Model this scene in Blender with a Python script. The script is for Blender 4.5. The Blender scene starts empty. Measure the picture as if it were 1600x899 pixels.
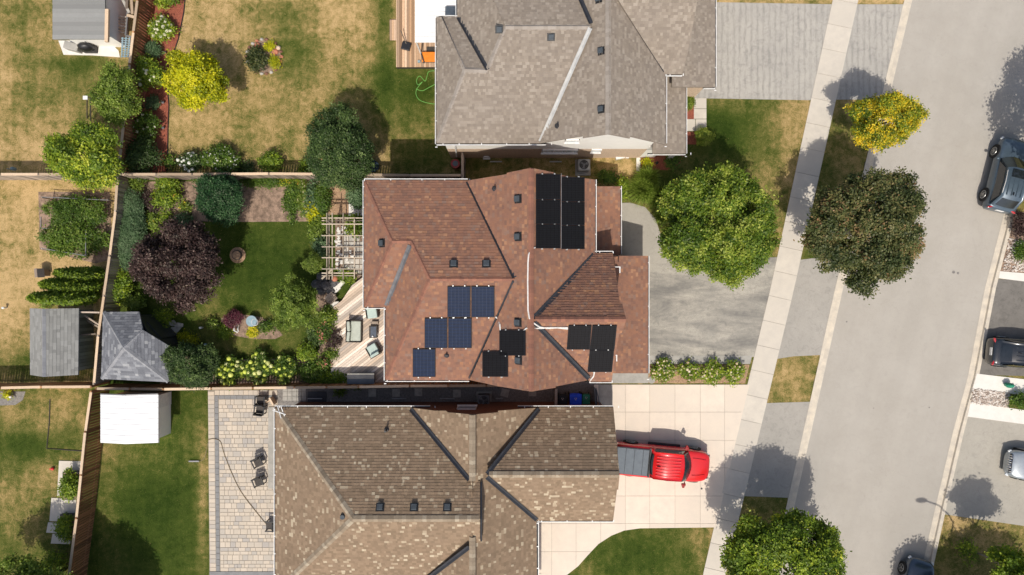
import bpy, math, random
import numpy as np
from mathutils import Vector, Matrix

# ------------------------------------------------------------------ camera, sky, sun, exposure
H = 42.0                       # flying height in metres
K = 25.0                       # photo pixels per metre at ground level
S = bpy.context.scene
COL = S.collection
cd = bpy.data.cameras.new("camera"); cam = bpy.data.objects.new("camera", cd); COL.objects.link(cam)
cam.location = (0, 0, H); cam.rotation_euler = (0, 0, 0)
cd.sensor_width = 36; cd.lens = 36 * (H * K) / 1600.0; cd.clip_start = 0.5; cd.clip_end = 2000
S.camera = cam
SUNV = Vector((0.085, 0.60, -1.0))        # way the light travels
world = bpy.data.worlds.new("World"); S.world = world; world.use_nodes = True
wn = world.node_tree.nodes; wl = world.node_tree.links
sky = wn.new("ShaderNodeTexSky"); sky.sky_type = 'NISHITA'; sky.sun_disc = False
sky.sun_elevation = math.atan(1 / math.hypot(SUNV.x, SUNV.y)); sky.sun_rotation = math.atan2(-SUNV.x, -SUNV.y)
bg = wn["Background"]; bg.inputs[1].default_value = 0.122
sky.dust_density = 3.5; sky.ozone_density = .6; sky.air_density = 1.0
wl.new(sky.outputs[0], bg.inputs[0])
sd = bpy.data.lights.new("sun", 'SUN'); sun = bpy.data.objects.new("sun", sd); COL.objects.link(sun)
sd.energy = 3.7; sd.angle = math.radians(0.6); sd.color = (1.0, 0.94, 0.85)
sun.rotation_euler = SUNV.to_track_quat('-Z', 'Y').to_euler(); sun.location = (-8, -60, 90)
S.view_settings.view_transform = 'Standard'; S.view_settings.look = 'None'
S.view_settings.exposure = 0.0; S.view_settings.gamma = 1.0

rng = random.Random(7)
nrg = np.random.default_rng(11)

# ------------------------------------------------------------------ places: photo pixel + height -> metres
def W(px, py, z=0.0):
    s = (H - z) / H / K
    return Vector(((px - 800) * s, (449.5 - py) * s, z))
def XY(px, py, z=0.0):
    v = W(px, py, z); return (v.x, v.y)

# ------------------------------------------------------------------ materials
def _nodes(name):
    m = bpy.data.materials.new(name); m.use_nodes = True
    nt = m.node_tree; b = nt.nodes["Principled BSDF"]
    return m, nt, nt.nodes, nt.links, b
def col4(c): return (c[0], c[1], c[2], 1.0)
def noise(nt, scale, detail=5, rough=.6, vec=None, dist=0.0):
    n = nt.nodes.new("ShaderNodeTexNoise"); n.inputs['Scale'].default_value = scale
    n.inputs['Detail'].default_value = detail; n.inputs['Roughness'].default_value = rough
    n.inputs['Distortion'].default_value = dist
    if vec is None:
        g = nt.nodes.new("ShaderNodeNewGeometry"); vec = g.outputs['Position']
    nt.links.new(vec, n.inputs['Vector']); return n.outputs['Fac']
def ramp(nt, fac, stops, interp='LINEAR'):
    r = nt.nodes.new("ShaderNodeValToRGB"); cr = r.color_ramp; cr.interpolation = interp
    while len(cr.elements) < len(stops): cr.elements.new(0.5)
    for e, (p, c) in zip(cr.elements, stops): e.position = p; e.color = col4(c)
    nt.links.new(fac, r.inputs[0]); return r.outputs[0]
def math_(nt, op, a, b=None, clamp=False):
    n = nt.nodes.new("ShaderNodeMath"); n.operation = op; n.use_clamp = clamp
    for i, v in enumerate((a, b)):
        if v is None: continue
        if isinstance(v, (int, float)): n.inputs[i].default_value = v
        else: nt.links.new(v, n.inputs[i])
    return n.outputs[0]
def mixc(nt, fac, a, b, mode='MIX'):
    n = nt.nodes.new("ShaderNodeMix"); n.data_type = 'RGBA'; n.blend_type = mode
    for i, v in ((0, fac), (6, a), (7, b)):
        if isinstance(v, (int, float)): n.inputs[i].default_value = v
        elif isinstance(v, tuple): n.inputs[i].default_value = col4(v)
        else: nt.links.new(v, n.inputs[i])
    return n.outputs[2]
def maprange(nt, v, a, b, c, d):
    n = nt.nodes.new("ShaderNodeMapRange"); nt.links.new(v, n.inputs[0])
    for i, x in enumerate((a, b, c, d)): n.inputs[i + 1].default_value = x
    return n.outputs[0]
def attr(nt, name='rnd'):
    a = nt.nodes.new("ShaderNodeAttribute"); a.attribute_name = name; return a.outputs['Fac']
def bump(nt, b, h, strength, dist=0.02):
    n = nt.nodes.new("ShaderNodeBump"); n.inputs['Strength'].default_value = strength
    n.inputs['Distance'].default_value = dist
    nt.links.new(h, n.inputs['Height']); nt.links.new(n.outputs[0], b.inputs['Normal'])
def PM(name, c1, c2=None, scale=3.0, lo=.35, hi=.65, rough=.8, bs=.3, bscale=40., metal=0., spec=.4,
       grain=.25, gscale=60., coat=0., stops=None, dist=.02, slabs=False):
    """two-colour worn surface with grain and fine relief; with stops the colour comes from each piece's own value"""
    m, nt, N, L, b = _nodes(name)
    if c2 is None: c2 = tuple(x * .8 for x in c1)
    f = maprange(nt, noise(nt, scale, 7, .65), lo, hi, 0, 1)
    if slabs: o_ = N.new('ShaderNodeObjectInfo'); c1 = mixc(nt, o_.outputs['Random'], tuple(x * .90 for x in c1), tuple(x * 1.04 for x in c1)); f = math_(nt, 'MAXIMUM', f, maprange(nt, noise(nt, 4.5, 8, .8, dist=1.5), .60, .80, 0, 1.5))
    if stops: base = ramp(nt, attr(nt), stops); base = mixc(nt, math_(nt, 'MULTIPLY', f, .25), base, c2)
    else: base = mixc(nt, f, c1, c2)
    g = maprange(nt, noise(nt, gscale, 4, .7), .3, .7, 1 - grain, 1 + grain)
    base = mixc(nt, 1.0, base, g, 'MULTIPLY')
    L.new(base, b.inputs['Base Color'])
    b.inputs['Roughness'].default_value = rough; b.inputs['Metallic'].default_value = metal
    b.inputs['Specular IOR Level'].default_value = spec; b.inputs['Coat Weight'].default_value = coat
    b.inputs['Coat Roughness'].default_value = .04
    if bs: bump(nt, b, noise(nt, bscale, 5, .7), bs, dist)
    return m
def flat(name, c, rough=.5, metal=0., spec=.5, coat=0.):
    return PM(name, c, tuple(x * .85 for x in c), 4, .4, .6, rough, 0, 1, metal, spec, .06, 25, coat)
def leafmat(name, stops, trans=.28):
    m, nt, N, L, b = _nodes(name); N.remove(b)
    c = ramp(nt, attr(nt), stops)
    g = maprange(nt, noise(nt, 1.3, 3, .6), .3, .7, .82, 1.18)
    c = mixc(nt, 1.0, c, g, 'MULTIPLY')
    d = N.new("ShaderNodeBsdfDiffuse"); t = N.new("ShaderNodeBsdfTranslucent"); gl = N.new("ShaderNodeBsdfGlossy")
    gl.inputs['Roughness'].default_value = .5; gl.inputs['Color'].default_value = (1, .97, .8, 1)
    L.new(c, d.inputs[0]); tc = mixc(nt, 1.0, c, (1.5, 1.5, .7), 'MULTIPLY'); L.new(tc, t.inputs[0])
    a = N.new("ShaderNodeMixShader"); a.inputs[0].default_value = trans
    L.new(d.outputs[0], a.inputs[1]); L.new(t.outputs[0], a.inputs[2])
    e = N.new("ShaderNodeMixShader"); e.inputs[0].default_value = .022
    L.new(a.outputs[0], e.inputs[1]); L.new(gl.outputs[0], e.inputs[2])
    L.new(e.outputs[0], N["Material Output"].inputs[0]); return m

GRASS = [(0.0, (.026, .050, .006)), (.22, (.062, .090, .014)), (.45, (.155, .150, .040)), (.68, (.34, .25, .095)), (1.0, (.56, .39, .185))]
def grass_mat(name):
    m, nt, N, L, b = _nodes(name)
    d = attr(nt, 'dry')
    n1 = maprange(nt, noise(nt, .55, 4, .65), .3, .7, -.26, .26)
    n2 = maprange(nt, noise(nt, 2.4, 6, .75, dist=.6), .28, .72, -.36, .36)
    n3 = maprange(nt, noise(nt, 17, 5, .8), .25, .75, -.36, .36)
    g0 = N.new("ShaderNodeNewGeometry"); mp = N.new("ShaderNodeMapping"); L.new(g0.outputs['Position'], mp.inputs[0]); mp.inputs['Scale'].default_value = (1.6, .12, 1); mp.inputs['Rotation'].default_value = (0, 0, .05)
    n4 = maprange(nt, noise(nt, 1.6, 3, .6, mp.outputs[0]), .3, .7, -.10, .10)
    amp = math_(nt, 'ADD', math_(nt, 'MULTIPLY', d, .85), .30)
    f = math_(nt, 'ADD', d, math_(nt, 'MULTIPLY', amp, math_(nt, 'ADD', math_(nt, 'ADD', n1, n4), math_(nt, 'ADD', n2, n3))))
    c = ramp(nt, f, GRASS)
    g = maprange(nt, noise(nt, 34, 4, .85), .28, .72, .52, 1.42)
    c = mixc(nt, 1.0, c, g, 'MULTIPLY'); L.new(c, b.inputs['Base Color'])
    b.inputs['Roughness'].default_value = .95; b.inputs['Specular IOR Level'].default_value = .1
    bump(nt, b, noise(nt, 28, 6, .8), .9, .06); return m
def asphalt(name, c1, c2, c3, wavy=0., rough=.9, grit=.22, crack=.22, lane=False, band=False):
    m, nt, N, L, b = _nodes(name)
    c = mixc(nt, maprange(nt, noise(nt, .45, 6, .7), .35, .65, 0, 1), c1, c2)
    c = mixc(nt, maprange(nt, noise(nt, 2.2, 7, .8, dist=1.2), .5, .78, 0, .8), c, c3)
    if wavy:
        g = N.new("ShaderNodeNewGeometry"); mp = N.new("ShaderNodeMapping"); L.new(g.outputs['Position'], mp.inputs[0])
        mp.inputs['Scale'].default_value = (1.0, .13, 1)
        w = noise(nt, 5.5, 6, .85, mp.outputs[0], .4)
        wv = N.new('ShaderNodeTexWave'); wv.inputs['Scale'].default_value = .85; wv.inputs['Distortion'].default_value = 2.2; wv.inputs['Detail'].default_value = 4; wv.inputs['Detail Scale'].default_value = 1.4; L.new(g.outputs['Position'], wv.inputs['Vector'])
        w = math_(nt, 'ADD', math_(nt, 'MULTIPLY', w, .84), math_(nt, 'MULTIPLY', wv.outputs['Fac'], .16))
        c = mixc(nt, maprange(nt, w, .48, .72, 0, wavy), c, c3)
    g = maprange(nt, noise(nt, 48, 4, .95), .25, .75, 1 - grit, 1 + grit)
    c = mixc(nt, 1.0, c, g, 'MULTIPLY')
    if band:   # darker sealed bands running along the driveway
        g4 = N.new("ShaderNodeNewGeometry"); m4 = N.new("ShaderNodeMapping"); L.new(g4.outputs['Position'], m4.inputs[0]); m4.inputs['Scale'].default_value = (.16, .75, 1)
        c = mixc(nt, maprange(nt, noise(nt, 1.0, 7, .72, m4.outputs[0], .5), .42, .66, 0, .85), c, c3)
    if lane:   # tyre-worn lanes running with the street, drips and small dark marks
        g3 = N.new("ShaderNodeNewGeometry"); m3 = N.new("ShaderNodeMapping"); m3.vector_type = 'TEXTURE'; L.new(g3.outputs['Position'], m3.inputs[0]); m3.inputs['Rotation'].default_value = (0, 0, -.232); m3.inputs['Scale'].default_value = (1, 16, 1)
        c = mixc(nt, maprange(nt, noise(nt, .75, 3, .6, m3.outputs[0]), .42, .68, 0, .34), c, c3)
        c = mixc(nt, maprange(nt, noise(nt, 2.2, 6, .75, dist=2.), .66, .74, 0, .35), c, tuple(x * .7 for x in c3))
    # hairline cracks
    v = N.new("ShaderNodeTexVoronoi"); v.feature = 'DISTANCE_TO_EDGE'; v.inputs['Scale'].default_value = .33
    g2 = N.new("ShaderNodeNewGeometry"); nz = N.new("ShaderNodeTexNoise"); nz.inputs['Scale'].default_value = 1.5
    L.new(g2.outputs['Position'], nz.inputs['Vector'])
    mx = N.new("ShaderNodeVectorMath"); mx.operation = 'MULTIPLY_ADD'; mx.inputs[1].default_value = (1.1, 1.1, 1.1)
    L.new(nz.outputs['Color'], mx.inputs[0]); L.new(g2.outputs['Position'], mx.inputs[2]); L.new(mx.outputs[0], v.inputs['Vector'])
    cr = maprange(nt, v.outputs['Distance'], 0, .004, crack, 0)
    c = mixc(nt, cr, c, tuple(x * .5 for x in c3))
    L.new(c, b.inputs['Base Color']); b.inputs['Roughness'].default_value = rough
    b.inputs['Specular IOR Level'].default_value = .25
    bump(nt, b, noise(nt, 70, 4, .85), .5, .015); return m
def glass_mat(name, c, rough=.06, spec=.8):
    m, nt, N, L, b = _nodes(name)
    c2 = mixc(nt, maprange(nt, noise(nt, 2, 3), .35, .65, 0, 1), c, tuple(x * .6 for x in c)); L.new(c2, b.inputs['Base Color'])
    b.inputs['Roughness'].default_value = rough; b.inputs['Specular IOR Level'].default_value = spec
    b.inputs['Coat Weight'].default_value = .5; return m
def board_mat(name, stops, dark, scale=(2, 30, 30), grain=.25):
    m, nt, N, L, b = _nodes(name)
    c = ramp(nt, attr(nt), stops)
    o = N.new("ShaderNodeObjectInfo"); c = mixc(nt, 1.0, c, maprange(nt, o.outputs['Random'], 0, 1, .55, 1.35), 'MULTIPLY')
    f = maprange(nt, noise(nt, 9, 7, .8, dist=.8), .45, .75, 0, .55)
    c = mixc(nt, f, c, dark)
    c = mixc(nt, 1.0, c, maprange(nt, noise(nt, 55, 3, .8), .25, .75, 1 - grain, 1 + grain), 'MULTIPLY')
    L.new(c, b.inputs['Base Color']); b.inputs['Roughness'].default_value = .85; b.inputs['Specular IOR Level'].default_value = .2
    bump(nt, b, noise(nt, 60, 4, .7), .3, .01); return m

M = {}
M['grass'] = grass_mat('lawn_grass')
M['tuft'] = PM('grass_blades', (.1, .1, .1), (.1, .09, .03), stops=GRASS, rough=.9, bs=0, spec=.1, grain=.2)
M['road'] = asphalt('road_asphalt', (.375, .345, .30), (.41, .38, .335), (.335, .31, .27), grit=.18, crack=.12, lane=True)
M['drive_striped'] = asphalt('striped_driveway_asphalt', (.43, .405, .36), (.37, .35, .315), (.175, .17, .16), wavy=.62, grit=.28)
M['drive_grey'] = asphalt('worn_driveway_asphalt', (.44, .405, .34), (.34, .32, .275), (.15, .145, .135), grit=.5, band=True)
M['apron'] = asphalt('apron_asphalt', (.325, .305, .27), (.375, .35, .31), (.21, .20, .18), grit=.2)
M['drive_dark'] = asphalt('dark_driveway_asphalt', (.15, .14, .125), (.20, .185, .165), (.075, .07, .065), grit=.25)
M['drive_pale'] = asphalt('pale_driveway_asphalt', (.35, .325, .275), (.40, .37, .315), (.26, .245, .215), grit=.2)
M['conc'] = PM('driveway_concrete', (.70, .605, .495), (.62, .54, .45), 1.1, .35, .7, .85, .25, 70, grain=.09, gscale=90, slabs=True)
M['walk'] = PM('sidewalk_concrete', (.60, .545, .46), (.51, .465, .40), 1.6, .3, .7, .85, .25, 70, grain=.1, gscale=90, slabs=True)
M['kerb'] = PM('kerb_concrete', (.62, .55, .44), (.48, .43, .36), 2.2, .35, .65, .85, .3, 60, grain=.12)
M['concgrey'] = PM('grey_concrete', (.40, .38, .34), (.30, .29, .26), 2, .35, .65, .9, .3, 60, grain=.12)
M['white_conc'] = PM('white_concrete', (.72, .69, .63), (.65, .62, .56), 2, .35, .65, .8, .2, 60, grain=.07)
M['joint'] = PM('joint_sand', (.34, .30, .25), (.26, .23, .19), 5, rough=.95)
M['mulch'] = PM('red_mulch', (.42, .13, .075), (.24, .07, .045), 16, .35, .62, .95, 1.0, 38, grain=.5, gscale=30, dist=.05)
M['soil'] = PM('bare_soil', (.36, .25, .18), (.15, .105, .075), 2.6, .38, .64, .95, .9, 22, grain=.35, gscale=25, dist=.05)
M['straw'] = PM('straw_mulch', (.45, .30, .18), (.29, .18, .11), 9, .35, .62, .95, .8, 30, grain=.35, gscale=30, dist=.04)
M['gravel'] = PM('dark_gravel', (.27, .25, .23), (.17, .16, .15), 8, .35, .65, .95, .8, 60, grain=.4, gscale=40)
M['pebble'] = PM('river_pebbles', (.5, .45, .4), (.3, .25, .2), 6, stops=[(0, (.20, .15, .12)), (.3, (.42, .34, .28)), (.6, (.55, .48, .42)), (1, (.72, .68, .62))], rough=.8, bs=.1)
M['stone'] = PM('flagstone', (.50, .47, .41), (.34, .32, .28), 4, .35, .65, .85, .5, 25, grain=.2)
M['rock'] = PM('dark_boulder_stone', (.12, .115, .115), (.06, .058, .06), 5, .35, .65, .8, .8, 18, grain=.25)
M['white'] = flat('white_painted_metal', (.80, .79, .76), .4)
M['siding'] = PM('cream_siding', (.88, .86, .80), (.84, .82, .76), 2, rough=.6, bs=.05, grain=.03)
M['cream'] = PM('pale_brick_veneer', (.66, .50, .36), (.54, .41, .30), 9, .35, .65, .85, .5, 40, grain=.2, gscale=12)
M['brick'] = PM('brown_brick_veneer', (.25, .12, .075), (.15, .075, .05), 9, .35, .65, .85, .5, 40, grain=.25, gscale=12)
M['darkbrick'] = PM('dark_brick_veneer', (.27, .20, .15), (.19, .14, .11), 9, .35, .65, .85, .5, 40, grain=.2, gscale=12)
M['black'] = flat('black_plastic', (.018, .018, .02), .45)
M['darkmetal'] = PM('dark_flashing_metal', (.04, .042, .05), (.025, .027, .033), 3, rough=.5, bs=.05, spec=.5, grain=.1)
M['greymetal'] = PM('grey_flashing_metal', (.20, .20, .205), (.12, .12, .125), 3, rough=.5, bs=.05, metal=.3, grain=.1)
M['palemetal'] = PM('pale_flashing_metal', (.50, .50, .48), (.38, .38, .37), 3, rough=.5, bs=.05, grain=.1)
M['vent'] = PM('roof_vent_plastic', (.06, .075, .088), (.04, .05, .06), 6, rough=.75, bs=0, spec=.6, grain=.1)
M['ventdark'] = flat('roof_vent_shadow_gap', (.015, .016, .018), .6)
M['shred'] = PM('red_brown_shingles', (.2, .1, .08), (.10, .06, .055), .8, .4, .65, .93, .5, 90, grain=.2, gscale=70,
   stops=[(0, (.20, .108, .076)), (.2, (.24, .122, .082)), (.5, (.265, .132, .084)), (.76, (.285, .140, .084)), (.86, (.235, .148, .112)), (.94, (.34, .165, .088)), (1, (.375, .205, .12))])
M['shgrey'] = PM('grey_brown_shingles', (.3, .27, .23), (.22, .19, .165), .7, .4, .65, .93, .4, 90, grain=.15, gscale=70,
   stops=[(0, (.215, .178, .142)), (.3, (.24, .20, .160)), (.6, (.262, .22, .176)), (.8, (.29, .245, .198)), (1, (.335, .29, .238))])
M['shtan'] = PM('tan_flecked_shingles', (.22, .16, .11), (.17, .125, .085), .7, .4, .65, .93, .5, 90, grain=.2, gscale=70,
   stops=[(0, (.195, .138, .088)), (.3, (.225, .158, .102)), (.6, (.25, .175, .114)), (.89, (.28, .20, .13)), (.92, (.36, .28, .19)), (1, (.48, .40, .285))])
M['shslate'] = PM('slate_grey_shingles', (.19, .2, .22), (.12, .125, .14), 3, .35, .65, .9, .4, 70, grain=.2, gscale=25,
   stops=[(0, (.12, .125, .14)), (.5, (.18, .187, .205)), (.85, (.23, .238, .255)), (1, (.33, .335, .34))])
M['shpale'] = PM('pale_grey_shingles', (.26, .26, .245), (.20, .20, .19), 3, .35, .65, .9, .3, 70, grain=.12, gscale=40,
   stops=[(0, (.20, .20, .19)), (.5, (.245, .245, .23)), (1, (.29, .29, .275))])
M['ridge_red'] = PM('red_brown_ridge_caps', (.27, .125, .085), (.19, .09, .066), 4, rough=.93, bs=.4, grain=.2, stops=[(0, (.21, .10, .07)), (1, (.31, .14, .09))])
M['ridge_grey'] = PM('grey_brown_ridge_caps', (.3, .27, .23), (.24, .21, .18), 4, rough=.93, bs=.4, grain=.15, stops=[(0, (.27, .235, .20)), (1, (.35, .31, .27))])
M['ridge_tan'] = PM('tan_ridge_caps', (.28, .22, .16), (.22, .17, .12), 4, rough=.93, bs=.4, grain=.2, stops=[(0, (.23, .18, .125)), (.8, (.31, .25, .18)), (1, (.42, .36, .27))])
M['ridge_slate'] = PM('slate_ridge_caps', (.24, .245, .26), (.2, .2, .21), 4, rough=.9, bs=.4, grain=.15, stops=[(0, (.22, .225, .24)), (1, (.30, .305, .32))])
M['fence'] = board_mat('brown_fence_boards', [(0, (.26, .125, .06)), (.5, (.38, .19, .09)), (1, (.54, .30, .16))], (.14, .065, .035))
M['fencegrey'] = board_mat('weathered_fence_boards', [(0, (.24, .19, .15)), (.5, (.36, .29, .23)), (1, (.48, .40, .33))], (.14, .11, .085))
M['cap'] = board_mat('pale_fence_cap_rail', [(0, (.50, .37, .25)), (1, (.62, .48, .34))], (.33, .24, .17), grain=.12)
M['deck'] = board_mat('bleached_deck_boards', [(0, (.52, .41, .31)), (.5, (.70, .58, .47)), (1, (.80, .70, .60))], (.34, .23, .16), grain=.2)
M['deckorange'] = board_mat('honey_deck_boards', [(0, (.42, .26, .15)), (.5, (.52, .35, .22)), (1, (.62, .45, .32))], (.30, .17, .10))
M['timber'] = board_mat('pale_pergola_timber', [(0, (.44, .37, .28)), (1, (.54, .46, .36))], (.28, .22, .16), grain=.12)
M['paver'] = PM('sandstone_pavers', (.5, .42, .33), (.4, .36, .32), 2, .35, .65, .85, .3, 50, grain=.1, gscale=60,
   stops=[(0, (.38, .35, .315)), (.2, (.46, .41, .34)), (.6, (.52, .445, .35)), (1, (.57, .49, .39))])
M['paverdark'] = PM('charcoal_border_and_shade', (.24, .24, .235), (.19, .19, .19), 3, rough=.85, bs=.3, grain=.12)
M['panelblue'] = flat('solar_cell_blue', (.006, .014, .040), .55, .0, .12, 0)  # blue of the reflected sky is put into the base colour
M['panelblack'] = flat('solar_cell_black', (.010, .009, .010), .5, 0, .2, 0)
M['busbar'] = flat('solar_busbar_silver', (.02, .038, .085), .5, .0, .2)
M['busdark'] = flat('solar_busbar_dark', (.018, .019, .024), .4, .3)
M['alu'] = flat('aluminium_clamp', (.70, .70, .68), .4, .3)
M['bark'] = PM('tree_bark', (.20, .16, .12), (.10, .08, .06), 9, rough=.9, bs=.8, bscale=20, grain=.3)
M['palebark'] = PM('pale_tree_bark', (.38, .34, .28), (.22, .19, .16), 9, rough=.9, bs=.8, bscale=20, grain=.3)
M['cushion'] = PM('pale_green_cushion_fabric', (.47, .50, .43), (.40, .43, .37), 5, rough=.9, bs=.2, grain=.06)
M['mint'] = PM('mint_cushion_fabric', (.46, .55, .50), (.40, .49, .45), 5, rough=.9, bs=.2, grain=.06)
M['wicker'] = PM('dark_wicker', (.07, .06, .05), (.035, .03, .028), 25, rough=.7, bs=.6, grain=.3)
M['glassdark'] = glass_mat('dark_window_glass', (.02, .025, .03))
M['glasstable'] = glass_mat('smoked_table_glass', (.10, .12, .15), .15)
M['glasspale'] = glass_mat('pale_window_glass', (.30, .36, .38), .12)
M['rubber'] = flat('tyre_rubber', (.02, .02, .02), .85, 0, .3)
M['rim'] = flat('alloy_wheel_rim', (.45, .45, .44), .35, .7)
M['redpaint'] = PM('bright_red_car_paint', (.70, .012, .014), (.60, .016, .018), 1.2, .35, .65, .34, 0, 1, 0, .5, .04, 30, .9)
M['redtrim'] = flat('dark_red_trim', (.30, .012, .012), .4)
M['bluegreypaint'] = flat('blue_grey_car_paint', (.085, .12, .155), .35, .3, .5, .6)
M['blackpaint'] = flat('black_car_paint', (.02, .024, .03), .22, .1, .5, 1.)
M['silverpaint'] = flat('silver_car_paint', (.40, .44, .47), .28, .5, .5, .9)
M['navypaint'] = flat('dark_blue_car_paint', (.05, .075, .11), .25, .3, .5, 1.)
M['tonneau'] = PM('grey_vinyl_cover', (.125, .15, .172), (.10, .12, .142), 3, rough=.6, bs=.1, grain=.06)
M['chrome'] = flat('chrome_trim', (.75, .76, .77), .18, 1.0)
M['redlens'] = flat('red_lamp_lens', (.45, .01, .015), .2, 0, .6, .8)
M['clearlens'] = flat('clear_lamp_lens', (.65, .68, .70), .15, 0, .6, .8)
M['binblack'] = flat('black_bin_plastic', (.012, .012, .014), .5)
M['binblue'] = flat('blue_bin_plastic', (.015, .09, .85), .45)
M['bingreen'] = flat('green_bin_plastic', (.02, .24, .14), .45)
M['orange'] = flat('orange_fabric', (.80, .24, .02), .8)
M['terracotta'] = flat('terracotta_clay', (.50, .19, .11), .85)
M['hose'] = flat('green_hose_rubber', (.16, .42, .08), .6)
M['tanhose'] = flat('tan_hose_rubber', (.26, .20, .12), .7)
M['awning'] = PM('white_awning_panel', (.80, .80, .79), (.76, .76, .76), 1, rough=.5, bs=.03, grain=.02)
M['bluegrey'] = PM('blue_grey_painted_wood', (.28, .38, .42), (.2, .29, .33), 6, rough=.8, bs=.3, grain=.15)
M['conduit'] = flat('white_conduit_plastic', (.75, .72, .68), .5)
M['net'] = flat('grey_post_metal', (.25, .25, .25), .5, .4)
M['shedwall'] = board_mat('weathered_shed_siding', [(0, (.22, .22, .17)), (1, (.30, .30, .24))], (.15, .15, .12), grain=.12)
def LM(k, *stops, trans=.28): M[k] = leafmat(k, list(stops), trans)
LM('leaf_green', (0, (.03, .07, .010)), (.5, (.085, .155, .018)), (.85, (.16, .235, .03)), (1, (.24, .30, .06)))
LM('leaf_lightgreen', (0, (.035, .075, .006)), (.4, (.10, .17, .014)), (.75, (.24, .30, .03)), (1, (.42, .46, .09)))
LM('leaf_dark', (0, (.02, .045, .012)), (.5, (.055, .10, .026)), (.85, (.11, .17, .042)), (1, (.21, .28, .10)))
LM('leaf_deep', (0, (.012, .04, .014)), (.5, (.03, .09, .03)), (.85, (.06, .14, .045)), (1, (.13, .22, .10)))
LM('leaf_lime', (0, (.15, .20, .006)), (.35, (.36, .38, .008)), (.7, (.60, .56, .010)), (1, (.75, .68, .03)))
LM('leaf_purple', (0, (.022, .012, .013)), (.5, (.065, .038, .036)), (.85, (.13, .08, .072)), (1, (.24, .17, .14)))
LM('leaf_plum', (0, (.06, .012, .025)), (.5, (.13, .03, .05)), (1, (.24, .075, .10)))
LM('leaf_maple', (0, (.024, .042, .012)), (.4, (.08, .10, .032)), (.75, (.165, .16, .055)), (.93, (.22, .17, .07)), (1, (.32, .18, .09)))
LM('leaf_yellowing', (0, (.06, .11, .010)), (.3, (.17, .23, .018)), (.5, (.36, .35, .02)), (.7, (.66, .50, .02)), (1, (.80, .56, .03)))
LM('leaf_blue', (0, (.05, .10, .042)), (.5, (.11, .185, .085)), (1, (.22, .30, .16)))
LM('leaf_olive', (0, (.06, .105, .010)), (.5, (.16, .235, .03)), (1, (.34, .41, .08)))
LM('leaf_bottle', (0, (.06, .11, .010)), (.4, (.14, .22, .018)), (.75, (.30, .38, .028)), (1, (.52, .54, .05)))
LM('petal_cream', (0, (.66, .62, .42)), (1, (.80, .78, .62)))
LM('petal_white', (0, (.72, .72, .68)), (1, (.85, .85, .82)))
LM('petal_limeball', (0, (.58, .70, .07)), (.6, (.74, .78, .16)), (1, (.82, .82, .42)))
LM('petal_pink', (0, (.42, .08, .08)), (.5, (.55, .18, .14)), (1, (.66, .34, .24)))
LM('petal_orange', (0, (.62, .30, .05)), (1, (.70, .42, .10)))
LM('petal_yellow', (0, (.62, .50, .02)), (1, (.75, .62, .05)))
LM('petal_blush', (0, (.60, .46, .28)), (.5, (.70, .60, .40)), (1, (.75, .68, .56)))

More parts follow.
